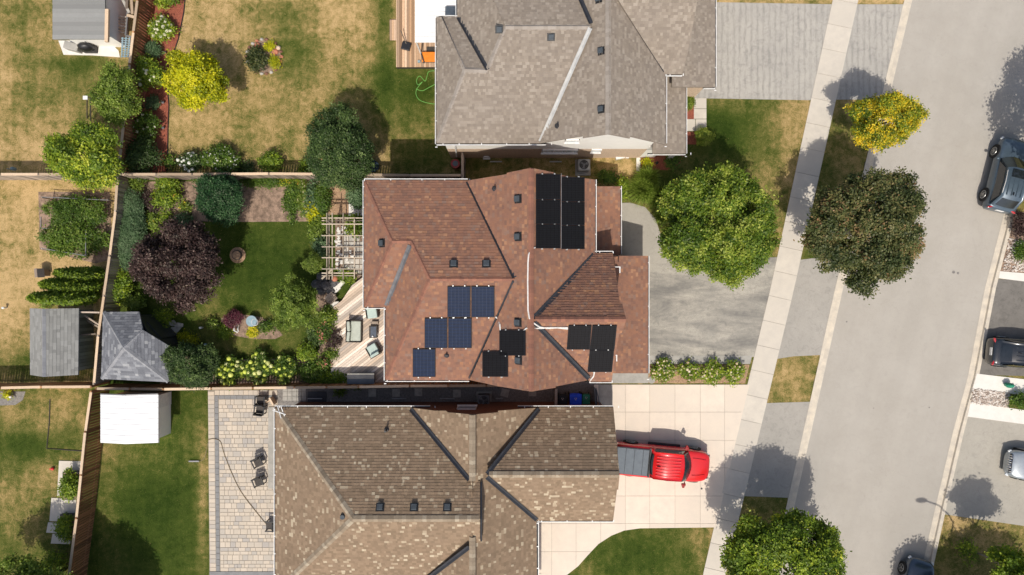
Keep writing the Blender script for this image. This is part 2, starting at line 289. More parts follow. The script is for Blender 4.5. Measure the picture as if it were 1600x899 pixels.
# ------------------------------------------------------------------ object helpers
def props(o, label=None, cat=None, group=None, kind=None):
    if label: o['label'] = label
    if cat: o['category'] = cat
    if group: o['group'] = group
    if kind: o['kind'] = kind
    return o
def thing(name, label, cat, loc=(0, 0, 0), rz=0., group=None):
    o = bpy.data.objects.new(name, None); COL.objects.link(o)
    o.empty_display_size = .2
    o.location = Vector(loc); o.rotation_euler = (0, 0, rz)
    return props(o, label, cat, group)
def inv_of(p):
    """inverse world matrix of the thing that a part belongs to"""
    mats = []
    while p is not None:
        mats.append(Matrix.Translation(p.location) @ p.rotation_euler.to_matrix().to_4x4()); p = p.parent
    m = Matrix.Identity(4)
    for a in reversed(mats): m = m @ a
    return m.inverted()
class MB:
    def __init__(s): s.v = []; s.f = []; s.r = []; s.mi = []; s.cur = 0
    def face(s, pts, r=None):
        i = len(s.v); s.v.extend(tuple(p) for p in pts); s.f.append(tuple(range(i, i + len(pts))))
        s.r.append(rng.random() if r is None else r); s.mi.append(s.cur)
    def idx(s, verts, faces, r=None):
        i = len(s.v); s.v.extend(tuple(p) for p in verts)
        rr = rng.random() if r is None else r
        for f in faces: s.f.append(tuple(i + k for k in f)); s.r.append(rr); s.mi.append(s.cur)
    def box(s, c, size, mat=None, r=None, rz=0.):
        hx, hy, hz = (a / 2 for a in size); c = Vector(c)
        R = mat if mat is not None else Matrix.Rotation(rz, 3, 'Z')
        vs = [c + R @ Vector((x * hx, y * hy, z * hz)) for x in (-1, 1) for y in (-1, 1) for z in (-1, 1)]
        s.idx(vs, [(0, 1, 3, 2), (4, 6, 7, 5), (0, 4, 5, 1), (2, 3, 7, 6), (0, 2, 6, 4), (1, 5, 7, 3)], r); return s
    def beam(s, a, b, w, h, up=(0, 0, 1), r=None):
        a = Vector(a); b = Vector(b); x = (b - a); L = x.length
        if L < 1e-6: return s
        x.normalize(); u = Vector(up); y = u.cross(x)
        if y.length < 1e-4: y = Vector((0, 1, 0)).cross(x)
        y.normalize(); z = x.cross(y)
        R = Matrix((x, y, z)).transposed()
        return s.box((a + b) / 2, (L, w, h), R, r)
    def prism(s, poly, z0, z1, r=None):
        n = len(poly); area = sum(poly[i][0] * poly[(i + 1) % n][1] - poly[(i + 1) % n][0] * poly[i][1] for i in range(n))
        if area < 0: poly = poly[::-1]
        vs = [(p[0], p[1], z0) for p in poly] + [(p[0], p[1], z1) for p in poly]
        fs = [tuple(range(n - 1, -1, -1)), tuple(range(n, 2 * n))] + [(i, (i + 1) % n, n + (i + 1) % n, n + i) for i in range(n)]
        s.idx(vs, fs, r); return s
    def cyl(s, a, b, r0, r1=None, n=12, caps=True, r=None):
        r1 = r0 if r1 is None else r1; a = Vector(a); b = Vector(b); x = (b - a).normalized()
        u = x.orthogonal().normalized(); w = x.cross(u)
        ring = lambda c, q: [c + (u * math.cos(2 * math.pi * k / n) + w * math.sin(2 * math.pi * k / n)) * q for k in range(n)]
        vs = ring(a, r0) + ring(b, r1); fs = [(k, (k + 1) % n, n + (k + 1) % n, n + k) for k in range(n)]
        if caps: fs += [tuple(range(n - 1, -1, -1)), tuple(range(n, 2 * n))]
        s.idx(vs, fs, r); return s
    def tube(s, pts, rad, n=7, r=None):
        pts = [Vector(p) for p in pts]; m = len(pts); rads = rad if isinstance(rad, (list, tuple)) else [rad] * m
        vs = []; fs = []
        u = None
        for i, p in enumerate(pts):
            t = (pts[min(i + 1, m - 1)] - pts[max(i - 1, 0)]).normalized()
            u = t.orthogonal().normalized() if u is None else (u - t * u.dot(t)).normalized()
            w = t.cross(u)
            vs += [p + (u * math.cos(2 * math.pi * k / n) + w * math.sin(2 * math.pi * k / n)) * rads[i] for k in range(n)]
        for i in range(m - 1):
            fs += [(i * n + k, i * n + (k + 1) % n, (i + 1) * n + (k + 1) % n, (i + 1) * n + k) for k in range(n)]
        fs += [tuple(range(n - 1, -1, -1)), tuple(range((m - 1) * n, m * n))]
        s.idx(vs, fs, r); return s
    def ball(s, c, rx, ry=None, rz=None, n=10, m=6, jit=0., r=None):
        ry = ry or rx; rz = rz or rx; vs = [(c[0], c[1], c[2] - rz)]
        for i in range(1, m):
            a = -math.pi / 2 + math.pi * i / m
            for k in range(n):
                j = 1 + rng.uniform(-jit, jit); t = 2 * math.pi * k / n
                vs.append((c[0] + rx * j * math.cos(a) * math.cos(t), c[1] + ry * j * math.cos(a) * math.sin(t), c[2] + rz * j * math.sin(a)))
        vs.append((c[0], c[1], c[2] + rz)); e = len(vs) - 1
        fs = [(0, 1 + (k + 1) % n, 1 + k) for k in range(n)]
        for i in range(m - 2):
            o = 1 + i * n; fs += [(o + k, o + (k + 1) % n, o + n + (k + 1) % n, o + n + k) for k in range(n)]
        o = 1 + (m - 2) * n; fs += [(o + k, o + (k + 1) % n, e) for k in range(n)]
        s.idx(vs, fs, r); return s
    def build(s, name, mat, parent=None, smooth=False, kind=None, label=None, cat=None, group=None, bevel=0., sub=0, local=False):
        me = bpy.data.meshes.new(name)
        v = s.v
        if parent is not None and not local:
            mi = inv_of(parent); v = [tuple(mi @ Vector(p)) for p in v]
        me.from_pydata(v, [], s.f)
        for m in (mat if isinstance(mat, (list, tuple)) else [mat]): me.materials.append(M[m])
        if isinstance(mat, (list, tuple)): me.polygons.foreach_set('material_index', s.mi)
        a = me.attributes.new('rnd', 'FLOAT', 'FACE'); a.data.foreach_set('value', s.r)
        if smooth: me.polygons.foreach_set('use_smooth', [True] * len(s.f))
        o = bpy.data.objects.new(name, me); COL.objects.link(o)
        if parent is not None: o.parent = parent
        if bevel:
            b = o.modifiers.new('bevel', 'BEVEL'); b.width = bevel; b.segments = 2; b.limit_method = 'ANGLE'
        if sub:
            b = o.modifiers.new('smooth', 'SUBSURF'); b.levels = sub; b.render_levels = sub
        me.update()
        return props(o, label, cat, group, kind)
def sheet(name, poly, z, mat, kind='structure', th=0., label=None, cat=None, px=True):
    P = [XY(*p) for p in poly] if px else poly
    m = MB()
    if th: m.prism(P, z - th, z)
    else:
        n = len(P); area = sum(P[i][0] * P[(i + 1) % n][1] - P[(i + 1) % n][0] * P[i][1] for i in range(n))
        if area < 0: P = P[::-1]
        m.face([(p[0], p[1], z) for p in P])
    return m.build(name, mat, kind=kind, label=label, cat=cat)
def clip(poly, nx, ny, d):
    """keep the side nx*x+ny*y <= d"""
    out = []; n = len(poly)
    for i in range(n):
        a = poly[i]; b = poly[(i + 1) % n]
        da = nx * a[0] + ny * a[1] - d; db = nx * b[0] + ny * b[1] - d
        if da <= 0: out.append(a)
        if (da < 0 < db) or (db < 0 < da):
            t = da / (da - db); out.append((a[0] + (b[0] - a[0]) * t, a[1] + (b[1] - a[1]) * t))
    return out
def clipbox(poly, x0, x1, y0, y1):
    for a in ((-1, 0, -x0), (1, 0, x1), (0, -1, -y0), (0, 1, y1)):
        poly = clip(poly, *a)
        if len(poly) < 3: return []
    return poly
def parea(p):
    n = len(p); return abs(sum(p[i][0] * p[(i + 1) % n][1] - p[(i + 1) % n][0] * p[i][1] for i in range(n))) / 2
def inpoly(X, Y, poly):
    r = np.zeros(X.shape, bool); n = len(poly)
    for i in range(n):
        x0, y0 = poly[i]; x1, y1 = poly[(i + 1) % n]
        if y0 == y1: continue
        c = ((y0 > Y) != (y1 > Y)) & (X < (x1 - x0) * (Y - y0) / (y1 - y0) + x0); r ^= c
    return r
# ------------------------------------------------------------------ ground, one sheet with the street let into it
KL = [(1426, -60), (1413, 0), (1380, 140), (1305, 450), (1255, 675), (1229, 790), (1205, 899), (1190, 970)]
KR = [(1675, -60), (1655, 0), (1572, 330), (1541, 450), (1514, 590), (1491, 675), (1462, 800), (1440, 899), (1425, 970)]
def kx(line, py):
    for (x0, y0), (x1, y1) in zip(line, line[1:]):
        if py <= y1 or (x1, y1) == line[-1]: return x0 + (x1 - x0) * (py - y0) / (y1 - y0)
DRY = [  # yards in photo pixels and how dry their grass is
    ([(-300, -300), (205, -300), (205, 272), (-300, 272)], .72), ([(200, -300), (720, -300), (720, 272), (185, 272)], .70),
    ([(-300, 272), (185, 272), (150, 606), (-300, 606)], .84), ([(-300, 606), (145, 606), (100, 960), (-300, 960)], .52),
    ([(185, 272), (725, 272), (725, 600), (150, 600)], .19), ([(145, 606), (330, 606), (330, 960), (100, 960)], .20),
    ([(720, 225), (1010, 225), (1010, 300), (720, 300)], .62), ([(1000, 150), (1275, 150), (1230, 350), (1180, 420), (980, 330)], .42),
    ([(1230, 120), (1400, 120), (1300, 470), (1205, 470)], .52), ([(1190, 550), (1300, 550), (1270, 640), (1185, 640)], .55),
    ([(890, 815), (1110, 815), (1100, 990), (830, 990)], .26), ([(1120, 770), (1240, 770), (1200, 990), (1090, 990)], .45),
    ([(1440, 790), (1800, 790), (1800, 990), (1400, 990)], .58), ([(1100, -60), (1420, -60), (1420, 5), (1100, 5)], .72)]
BLOB = [  # greener or drier patches: x, y, radius x, radius y, change
    (470, 85, 50, 45, -.45), (400, 170, 60, 30, -.15), (600, 60, 16, 100, -.45), (430, 20, 60, 30, -.22), (590, 150, 110, 50, -.30), (660, 130, 50, 60, -.40),
    (660, 245, 90, 40, -.35), (600, 245, 14, 20, .30), (330, 30, 60, 50, .12), (540, 60, 60, 50, .12), (300, 190, 60, 40, .12), (380, 225, 90, 30, -.15), (500, 100, 40, 90, .08),
    (30, 30, 40, 60, -.28), (130, 130, 60, 60, -.35), (40, 160, 30, 40, -.25), (30, 240, 80, 25, .15), (100, 100, 90, 12, -.3),
    (15, 340, 30, 60, -.06), (80, 430, 60, 40, .10), (60, 570, 130, 30, -.55), (30, 520, 30, 30, -.1),
    (35, 700, 45, 30, -.45), (100, 640, 50, 25, .05), (115, 690, 25, 30, -.2), (60, 730, 45, 30, .05), (20, 800, 40, 40, .02), (40, 870, 100, 50, -.2),
    (400, 420, 90, 60, -.14), (380, 540, 90, 25, .12), (430, 500, 50, 30, .14), (330, 500, 25, 60, .15), (345, 480, 20, 30, .1),
    (215, 710, 60, 25, .18), (318, 780, 10, 90, .42), (240, 800, 60, 80, -.15), (170, 690, 14, 60, .25), (170, 830, 20, 70, .18), (300, 690, 30, 40, .12),
    (1190, 240, 50, 50, .15), (1120, 190, 60, 30, -.25), (1250, 260, 25, 60, .12), (1215, 330, 25, 50, .05), (1150, 230, 60, 40, -.30), (1240, 175, 25, 20, .3), (1040, 280, 60, 30, -.1),
    (990, 265, 30, 20, .3), (1010, 285, 30, 12, -.2), (1270, 400, 20, 60, -.3), (1290, 300, 25, 90, -.12), (1320, 150, 15, 20, .2),
    (1090, 830, 25, 20, .25), (1095, 870, 12, 40, .25), (980, 860, 70, 30, -.12), (920, 885, 20, 20, .15), (1490, 815, 15, 10, .35), (1560, 830, 40, 20, .10), (1480, 870, 40, 40, -.15),
    (1240, 590, 30, 10, .15), (1350, 0, 60, 8, .2)]
def dryness(px, py):
    d = np.full(px.shape, .45)
    for poly, v in DRY: d[inpoly(px, py, poly)] = v
    for x, y, a, b, v in BLOB: d += v * np.exp(-(((px - x) / a) ** 2 + ((py - y) / b) ** 2))
    return d
def build_ground():
    gx = np.concatenate([[-500, -180, -70], np.arange(-38, 38.01, .2), [70, 180, 500]])
    gy = np.concatenate([[-500, -180, -60], np.arange(-22, 22.01, .2), [60, 180, 500]])
    X, Y = np.meshgrid(gx, gy); PX = X * K + 800; PY = 449.5 - Y * K
    d = dryness(np.clip(PX, -200, 1750), np.clip(PY, -150, 1050))
    l = np.interp(PY, [p[1] for p in KL], [p[0] for p in KL]); r = np.interp(PY, [p[1] for p in KR], [p[0] for p in KR])
    far = np.abs(PY - 450) > 520
    sl = .235
    l = np.where(far & (PY < 450), 1426 + (-60 - PY) * sl, l); l = np.where(far & (PY > 450), 1190 - (PY - 970) * sl, l)
    r = np.where(far & (PY < 450), 1675 + (-60 - PY) * sl, r); r = np.where(far & (PY > 450), 1425 - (PY - 970) * sl, r)
    Z = np.where((PX > l + 2) & (PX < r + 13), -.17, 0.)
    v = np.stack([X, Y, Z], -1).reshape(-1, 3); ny, nx = X.shape
    i = (np.arange(ny - 1)[:, None] * nx + np.arange(nx - 1)[None, :]).reshape(-1)
    f = np.stack([i, i + 1, i + nx + 1, i + nx], -1)
    me = bpy.data.meshes.new('ground'); me.vertices.add(len(v)); me.vertices.foreach_set('co', v.reshape(-1))
    me.loops.add(len(f) * 4); me.loops.foreach_set('vertex_index', f.reshape(-1).astype(np.int32))
    me.polygons.add(len(f)); me.polygons.foreach_set('loop_start', np.arange(len(f), dtype=np.int32) * 4)
    me.materials.append(M['grass']); me.update(calc_edges=True)
    a = me.attributes.new('dry', 'FLOAT', 'POINT'); a.data.foreach_set('value', d.reshape(-1).astype(np.float32))
    o = bpy.data.objects.new('ground', me); COL.objects.link(o); props(o, kind='structure')
build_ground()

def line_pts(line, off=0.): return [(x + off, y) for x, y in line]
RL = [(1426 + 235 * 4.5, -1060)] ; 
ext = lambda line, s=.235: [(line[0][0] + 1500 * s, line[0][1] - 1500)] + line + [(line[-1][0] - 1500 * s, line[-1][1] + 1500)]
KLe, KRe = ext(KL), ext(KR)
sheet('road', line_pts(KLe, 9) + line_pts(KRe, 5)[::-1], -.125, 'road')
def kerb(name, line, o0, o1, o2):
    """gutter pan beside a rounded kerb top, swept along the street edge"""
    m = MB()
    for (x0, y0), (x1, y1) in zip(line, line[1:]):
        for a, b, za, zb in ((o0, o0, -.2, .02), (o0, o1, .02, .02), (o1, o1 + .9, .02, -.10), (o1 + .9, o2, -.10, -.115)) if o0 < o2 else ((o0, o0, -.2, .02), (o0, o1, .02, .02), (o1, o1 - .9, .02, -.10), (o1 - .9, o2, -.10, -.115)):
            p = [XY(x0 + a, y0) + (za,), XY(x1 + a, y1) + (za,), XY(x1 + b, y1) + (zb,), XY(x0 + b, y0) + (zb,)]
            if a > b: p = p[::-1]
            m.face(p, .5)
    return m.build(name, 'kerb', kind='structure')
kerb('kerb', KLe, 0, 5.2, 14); kerb('kerb', KRe, 15, 9.5, 0)
# sidewalk: every slab a piece of its own
SWL = [(1315, -60), (1301, 0), (1252, 225), (1204, 450), (1150, 675), (1098, 899), (1082, 970)]
SWR = [(1353, -60), (1339, 0), (1289, 225), (1239, 450), (1185, 675), (1131, 899), (1114, 970)]
walk_bed = sheet('sidewalk', SWL + SWR[::-1], .008, 'joint')
def slab(parent, poly, z, mat, th=.03, name='slab'):
    m = MB(); m.prism(poly, z - th, z + rng.uniform(-.003, .003), r=rng.random())
    return m.build(name, mat, parent)
y = -40.
while y < 940:
    y2 = y + 38.6; g = .25
    lx = lambda q: np.interp(q, [p[1] for p in SWL], [p[0] for p in SWL]); rx = lambda q: np.interp(q, [p[1] for p in SWR], [p[0] for p in SWR])
    k = 8
    slab(walk_bed, [XY(lx(y + g), y + g), XY(rx(y + g), y + g + k), XY(rx(y2 - g), y2 - g + k), XY(lx(y2 - g), y2 - g)], .03, 'walk')
    y = y2
# asphalt driveways and aprons
def atl(py, o=0): return kx(KL, py) + o
def atr(py, o=14.6): return kx(KR, py) + o
def along(f, y0, y1, n=8): return [(f(y0 + (y1 - y0) * i / n), y0 + (y1 - y0) * i / n) for i in range(n + 1)]
swl = lambda q: float(np.interp(q, [p[1] for p in SWL], [p[0] for p in SWL])); swr = lambda q: float(np.interp(q, [p[1] for p in SWR], [p[0] for p in SWR]))
sheet('driveway', [(1075, 3), (swl(3) + 5, 7), (swl(157) + 5, 157), (1100, 154), (1075, 154)], .010, 'drive_striped')
sheet('driveway', [(swr(7) - 5, 7)] + along(atl, 7, 156) + [(swr(156) - 5, 156)], .010, 'drive_striped')
sheet('driveway', [(945, 404), (1030, 407), (swl(402) + 4, 402), (swl(558) + 4, 558), (945, 558)], .012, 'drive_grey')
sheet('driveway', [(swr(407) - 5, 407)] + along(atl, 398, 556) + [(1280, 555), (1240, 557), (swr(562) - 5, 562)], .010, 'apron')
sheet('driveway', [(swr(630) - 5, 629), (1200, 630)] + along(atl, 628, 778) + [(swr(778) - 5, 775)], .010, 'apron')
sheet('driveway', along(atr, 586, 436) + [(2100, 470), (2100, 600)], .008, 'drive_dark')
sheet('driveway', along(atr, 804, 651) + [(1650, 670), (2100, 740), (2100, 870), (1600, 822)], .008, 'drive_pale')
# pale footpath curving from the porch to the driveway of the red-roofed house
path = [(940, 318), (985, 317), (1008, 324), (1024, 342), (1032, 366), (1045, 388), (1075, 402), (1120, 405), (1120, 412), (945, 411)]
sheet('path', path, .016, 'drive_pale', th=.02)
sheet('path', [(945, 556), (1175, 556), (1172, 569), (1015, 569), (1015, 599), (945, 599)], .018, 'concgrey', th=.02)
sheet('planting_bed', [(1013, 570), (1171, 570), (1164, 599), (1013, 599)], .020, 'straw')
# concrete driveway cast in squares
DW = [(928, 601), (swl(601) + 3, 601), (swl(700) + 3, 700), (swl(824) + 3, 824), (1000, 825.5), (975, 829), (955, 837), (935, 850), (918, 868), (903, 885), (885, 899), (850, 925), (820, 960), (760, 960), (760, 780), (928, 780)]
drive_bed = sheet('driveway', DW, .010, 'joint')
xs = [780, 820, 862, 900, 938.5, 977, 1015, 1054.5, 1094, 1132, 1175]; ys = [560, 601, 644, 688, 731, 775, 818, 862, 905, 950]
DWw = [XY(*p) for p in DW]
for i in range(len(xs) - 1):
    for j in range(len(ys) - 1):
        a = XY(xs[i] + .2, ys[j] + .2); b = XY(xs[i + 1] - .2, ys[j + 1] - .2)
        p = clipbox(DWw, a[0], b[0], b[1], a[1])
        if len(p) > 2 and parea(p) > .02: slab(drive_bed, p, .032, 'conc')
sheet('shaded_walk_strip', [(935, 601), (957, 601), (957, 640), (935, 640)], .045, 'concgrey', th=.02)  # grey colour of this slab carries the shade beside the garage
# drain cap, oil spots
for (x, y, r) in ((1018, 594, 5.5),):
    m = MB(); c = W(x, y); m.cyl((c.x, c.y, 0), (c.x, c.y, .04), r / K, n=20)
    m.build('manhole_cover', 'concgrey', label='round grey access cover at the end of the flower strip beside the garage', cat='manhole cover')
m = MB(); c = W(1096, 763.5); m.cyl((c.x, c.y, .03), (c.x, c.y, .05), 1.4 / K, n=14)
m.build('valve_cap', 'black', label='tiny dark round valve cap set in the concrete driveway below the red pickup', cat='valve cap')
# narrow gravel alley between the two houses
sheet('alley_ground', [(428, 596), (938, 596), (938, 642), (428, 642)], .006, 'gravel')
alley_pave = thing('paved_strip', 'short strip of grey paving slabs at the west end of the gravel alley', 'paving', W(460, 615, .01))
for i in range(5):
    for j in range(3):
        a = XY(442 + i * 7.4, 605 + j * 7.2); m = MB(); m.box((a[0] + .14, a[1] - .14, .02), (.27, .27, .035)); m.build('slab', 'concgrey', alley_pave)
m = MB(); a = XY(481, 612); b = XY(510, 628); m.box(((a[0] + b[0]) / 2, (a[1] + b[1]) / 2, .02), (b[0] - a[0], a[1] - b[1], .03)); m.build('window_well_grate', 'darkmetal', label='black mesh window well cover in the alley behind the tan roof', cat='well cover')
for i, (x, y, w, d, rz, lab) in enumerate([(582, 614, 12, 12, 0, 'westmost square stepping stone in the dark alley'), (619, 614, 12, 12, 0, 'second square stepping stone from the west in the dark alley'), (654, 613, 12, 12, 0, 'third square stepping stone from the west in the dark alley'),
        (714, 615, 12, 12, 0, 'square stepping stone just west of the boxed fan unit in the alley'), (789, 614, 12, 12, -.25, 'slightly turned stepping stone just east of the fan unit in the alley'), (832, 615, 12, 8, 0, 'half hidden stepping stone under the red-brown gable tip')]):
    c = W(x, y); m = MB(); m.box((c.x, c.y, .025), (w / K, d / K, .05), rz=rz); m.build('stepping_stone', 'stone', label=lab, cat='stepping stone', group='stepping stones along the alley')
# front walk and beds of the grey-roofed house
nw = thing('front_walk', 'pale concrete front walk of the grey-roofed house beside the porch', 'walk', W(1095, 180))
for (x0, y0, x1, y1) in [(1084, 154, 1103.5, 170), (1084, 170.8, 1103.5, 186), (1070, 186.8, 1086, 205), (1086.8, 186.8, 1103.5, 205)]:
    a = XY(x0, y0); b = XY(x1, y1); m = MB(); m.box(((a[0] + b[0]) / 2, (a[1] + b[1]) / 2, .02), (b[0] - a[0], a[1] - b[1], .05)); m.build('slab', 'walk', nw)
sheet('planting_bed', [(1065, 132), (1100, 136), (1084, 153), (1084, 187), (1066, 187)], .012, 'mulch')
sheet('planting_bed', [(1066, 206), (1088, 206), (1098, 216), (1088, 226), (1066, 226)], .012, 'mulch')
sheet('planting_bed', [(1001, 246), (1060, 240), (1068, 244), (1062, 256), (1050, 266), (1001, 266)], .012, 'mulch')
m = MB(); m.prism([XY(1070, 133), XY(1100, 136), XY(1084, 152), XY(1070, 150)], 0, .16); m.build('porch_step', 'white_conc', label='pale angled concrete step at the corner of the grey-roofed garage', cat='step')
m = MB(); a = XY(994, 247); b = XY(1000, 268); m.box(((a[0] + b[0]) / 2, (a[1] + b[1]) / 2, .05), (b[0] - a[0], a[1] - b[1], .1)); m.build('splash_pad', 'white_conc', label='narrow pale concrete pad at the southeast corner of the grey-roofed house', cat='pad')
# mulch strip along the brown fence, curved garden bed, beds
sheet('planting_bed', [(222, -60), (300, -60), (289, 0), (287, 20), (279, 60), (268, 92), (263, 120), (262, 150), (264, 165), (262, 235), (261, 271), (196, 271), (208, 180), (216, 60)], .010, 'mulch')
m = MB(); m.tube([W(x, y, .03) for x, y in [(290, -40), (289, 0), (287, 20), (279, 60), (268, 92), (263.5, 120), (262.5, 150), (264, 165), (262.5, 200), (262, 235), (261, 270)]], .035); m.build('bed_edging', 'black', label='thin dark plastic edging along the curved red mulch bed', cat='edging')
sheet('planting_bed', [(200, 284), (300, 284), (302, 330), (285, 350), (232, 350), (215, 330)], .010, 'soil')
sheet('planting_bed', [(300, 276), (505, 276), (505, 346), (395, 347), (300, 346)], .011, 'soil')
sheet('planting_bed', [(512, 282), (544, 282), (545, 335), (512, 336)], .016, 'straw')
sheet('planting_bed', [(345, 498), (368, 490), (410, 496), (432, 512), (442, 524), (430, 530), (395, 530), (352, 522)], .010, 'soil')
sheet('planting_bed', [(495, 430), (520, 445), (528, 470), (522, 500), (540, 530), (530, 575), (540, 600), (470, 600), (480, 560), (500, 545), (492, 520)], .010, 'soil')
sheet('planting_bed', [(270, 540), (330, 550), (345, 562), (470, 560), (545, 575), (590, 575), (600, 603), (250, 603), (250, 560)], .011, 'soil')
sheet('planting_bed', [(-60, 612), (40, 612), (36, 625), (24, 633), (-60, 636)], .012, 'gravel')
sheet('planting_bed', [(60, 300), (172, 300), (176, 405), (150, 412), (62, 390)], .008, 'soil')
sheet('planting_bed', along(atr, 426, 330) + [(1680, 345), (1680, 430)], .012, 'soil')
# round bed edged with stones
cb = thing('round_flower_bed', 'round flower bed ringed with terracotta coloured stones on the dry lawn', 'flower bed', W(413, 89))
m = MB(); c = W(413, 89); m.cyl((c.x, c.y, 0), (c.x, c.y, .04), 26 / K, n=26); m.build('soil', 'soil', cb)
for k in range(22):
    t = 2 * math.pi * k / 22; m = MB(); r_ = 27 / K
    m.ball((c.x + r_ * math.cos(t), c.y + r_ * math.sin(t), .05), .13, .10, .08, 7, 4, .12); m.build('edging_stone', 'terracotta' if k % 7 == 0 else ('brick' if k % 2 else 'stone'), cb)
for (x, y, r, mt) in [(403, 72, 5, 'terracotta'), (431, 82, 5, 'terracotta'), (436, 76, 3.5, 'cream')]:
    p = W(x, y); m = MB(); m.ball((p.x, p.y, .1), r / K, r / K, .14, 9, 5, .08)
    m.build('round_stone', mt, label={403: 'pinkish round stone at the north rim of the round bed', 431: 'orange round stone between two yellow plants of the round bed', 436: 'small pale stone on the northeast rim of the round bed'}[x], cat='stone')
# white bands and pebbles across the street
sheet('path', [(1526, 584), (1610, 594), (1680, 604), (1680, 632), (1600, 618), (1519, 608)], .03, 'white_conc', th=.05)
sheet('path', [(1516, 629), (1600, 641), (1680, 653), (1680, 684), (1600, 663), (1511, 651)], .03, 'white_conc', th=.05)
sheet('path', [(1562, 424), (1610, 428), (1680, 434), (1680, 448), (1600, 440), (1560, 435)], .03, 'white_conc', th=.05)
peb_poly = [(1520, 607), (1577, 614), (1575, 637), (1516, 630)]
sheet('pebble_bed', peb_poly, .010, 'joint')
def scatter(poly, n):
    P = np.array([XY(*p) for p in poly]); lo = P.min(0); hi = P.max(0); out = []
    while len(out) < n:
        q = nrg.uniform(lo, hi, (n * 2, 2)); q = q[inpoly(q[:, 0], q[:, 1], [tuple(p) for p in P])]; out += list(q)
    return out[:n]
def pebbles(name, polys, n, r0, r1, mat):
    m = MB()
    for poly in polys:
        for q in scatter(poly, n):
            r_ = rng.uniform(r0, r1); m.ball((q[0], q[1], r_ * .5), r_, r_ * rng.uniform(.6, 1), r_ * .55, 6, 4, .15)
    return m.build(name, mat, kind='stuff', smooth=False)
pebbles('pebbles', [peb_poly], 900, .035, .085, 'pebble')
pebbles('pebbles', [[(1576, 372), (1600, 378), (1600, 424), (1566, 424)]], 500, .03, .08, 'pebble')
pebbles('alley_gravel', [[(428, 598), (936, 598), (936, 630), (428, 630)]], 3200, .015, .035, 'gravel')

# ------------------------------------------------------------------ paver patio, the largest 300 stones each an object
patio = sheet('patio', [(325, 610), (434, 610), (434, 960), (328, 960)], .012, 'joint')
cands = []
def addp(x0, y0, x1, y1, mt): cands.append((x0, y0, x1, y1, mt))
yy = 612.
while yy < 892:
    addp(325.4 + (yy - 612) * .012, yy, 335 + (yy - 612) * .01, yy + 6.2, 'paver'); yy += 6.7
yy = 618.
while yy < 892: addp(335.6 + (yy - 612) * .01, yy, 341.2 + (yy - 612) * .01, yy + 9, 'paverdark'); yy += 9.5
xx = 342.
while xx < 434: addp(xx, 618, min(xx + 9, 434), 623.5, 'paverdark'); xx += 9.5
xx = 336.
while xx < 434: addp(xx, 610, min(xx + 7, 434), 617.2, 'paver'); xx += 7.5
yy = 624.2; row = 0
while yy < 893:
    h = 5.2 if row % 3 else 8.2; xx = 342.4 - rng.uniform(0, 3); xx = 342.2 + (yy - 612) * .01
    while xx < 434:
        w = rng.choice([5, 7.5, 7.5, 10, 12]); addp(xx, yy, min(xx + w, 434.), yy + h, 'paver'); xx += w + .55
    yy += h + .55; row += 1
cands.sort(key=lambda c: -(c[2] - c[0]) * (c[3] - c[1])); rest = MB()
for i, (x0, y0, x1, y1, mt) in enumerate(cands):
    if x1 - x0 < .8: continue
    a = XY(x0, y0); b = XY(x1, y1); c = ((a[0] + b[0]) / 2, (a[1] + b[1]) / 2, .022 + rng.uniform(-.003, .004)); s_ = (b[0] - a[0], a[1] - b[1], .03)
    if i < 300 or mt == 'paverdark': m = MB(); m.box(c, s_); m.build('paver', mt, patio)
    else: rest.box(c, s_)
rest.build('paver', 'paver', patio, kind='stuff')
sheet('patio_step', [(420, 636), (431, 636), (431, 763), (420, 763)], .10, 'concgrey', th=.1)
sheet('patio', [(328, 893), (434, 893), (434, 985), (328, 985)], .07, 'paverdark', th=.05)  # charcoal patio edge, with the shade beyond it put into the colour

# ------------------------------------------------------------------ fences
def fence(label, pts, side, zt=1.8, mat='fence', capmat='cap', gapped=1.0, post=2.4):
    """pts: photo pixels of the cap line; side: which side the boards face (+1 = right of the direction of travel)"""
    P = [W(x, y, zt) for x, y in pts]
    root = thing('fence', label, 'fence', (P[0].x, P[0].y, 0))
    bm = MB(); bm.box((0, 0, 0), (.135, .02, zt - .13)); shared = None
    nb = 0; L = 0
    for a, b in zip(P, P[1:]):
        d = b - a; d.z = 0; L = d.length; u = d.normalized(); nrm = Vector((u.y, -u.x, 0)) * side
        ang = math.atan2(u.y, u.x)
        step = .155 * gapped; n = int(L / step)
        for k in range(n):
            c = a + u * (k + .5) * (L / n) + nrm * (.055 + (.0 if k % 2 else .0))
            if shared is None:
                o = bm.build('board', mat, root, local=True); shared = o.data
            else:
                o = bpy.data.objects.new('board', shared); COL.objects.link(o); o.parent = root
            o.location = (c.x - P[0].x, c.y - P[0].y, (zt - .13) / 2 + .04); o.rotation_euler = (rng.uniform(-.01, .01), 0, ang + rng.uniform(-.015, .015)); nb += 1
        m = MB()
        for z in (.35, zt - .25): m = MB(); m.beam(a + Vector((0, 0, z - zt)), b + Vector((0, 0, z - zt)), .045, .09); m.build('rail', mat, root)
        npst = max(1, round(L / post)); 
        for k in range(npst):
            q0 = a + u * L * k / npst; q1 = a + u * L * (k + 1) / npst
            m = MB(); dz = Vector((0, 0, rng.uniform(-.015, .015))); m.beam(q0 + u * .05 + dz - Vector((0, 0, .02)), q1 - u * .05 - Vector((0, 0, .02)) + dz, .15, .035); m.build('cap_rail', capmat, root)
            m = MB(); m.box((q0.x, q0.y, zt / 2 + .015), (.10, .10, zt + .03), rz=ang); m.cur = 0; m.build('post', mat, root)
    m = MB(); q = P[-1]; m.box((q.x, q.y, zt / 2 + .015), (.10, .10, zt + .03)); m.build('post', mat, root)
    return root
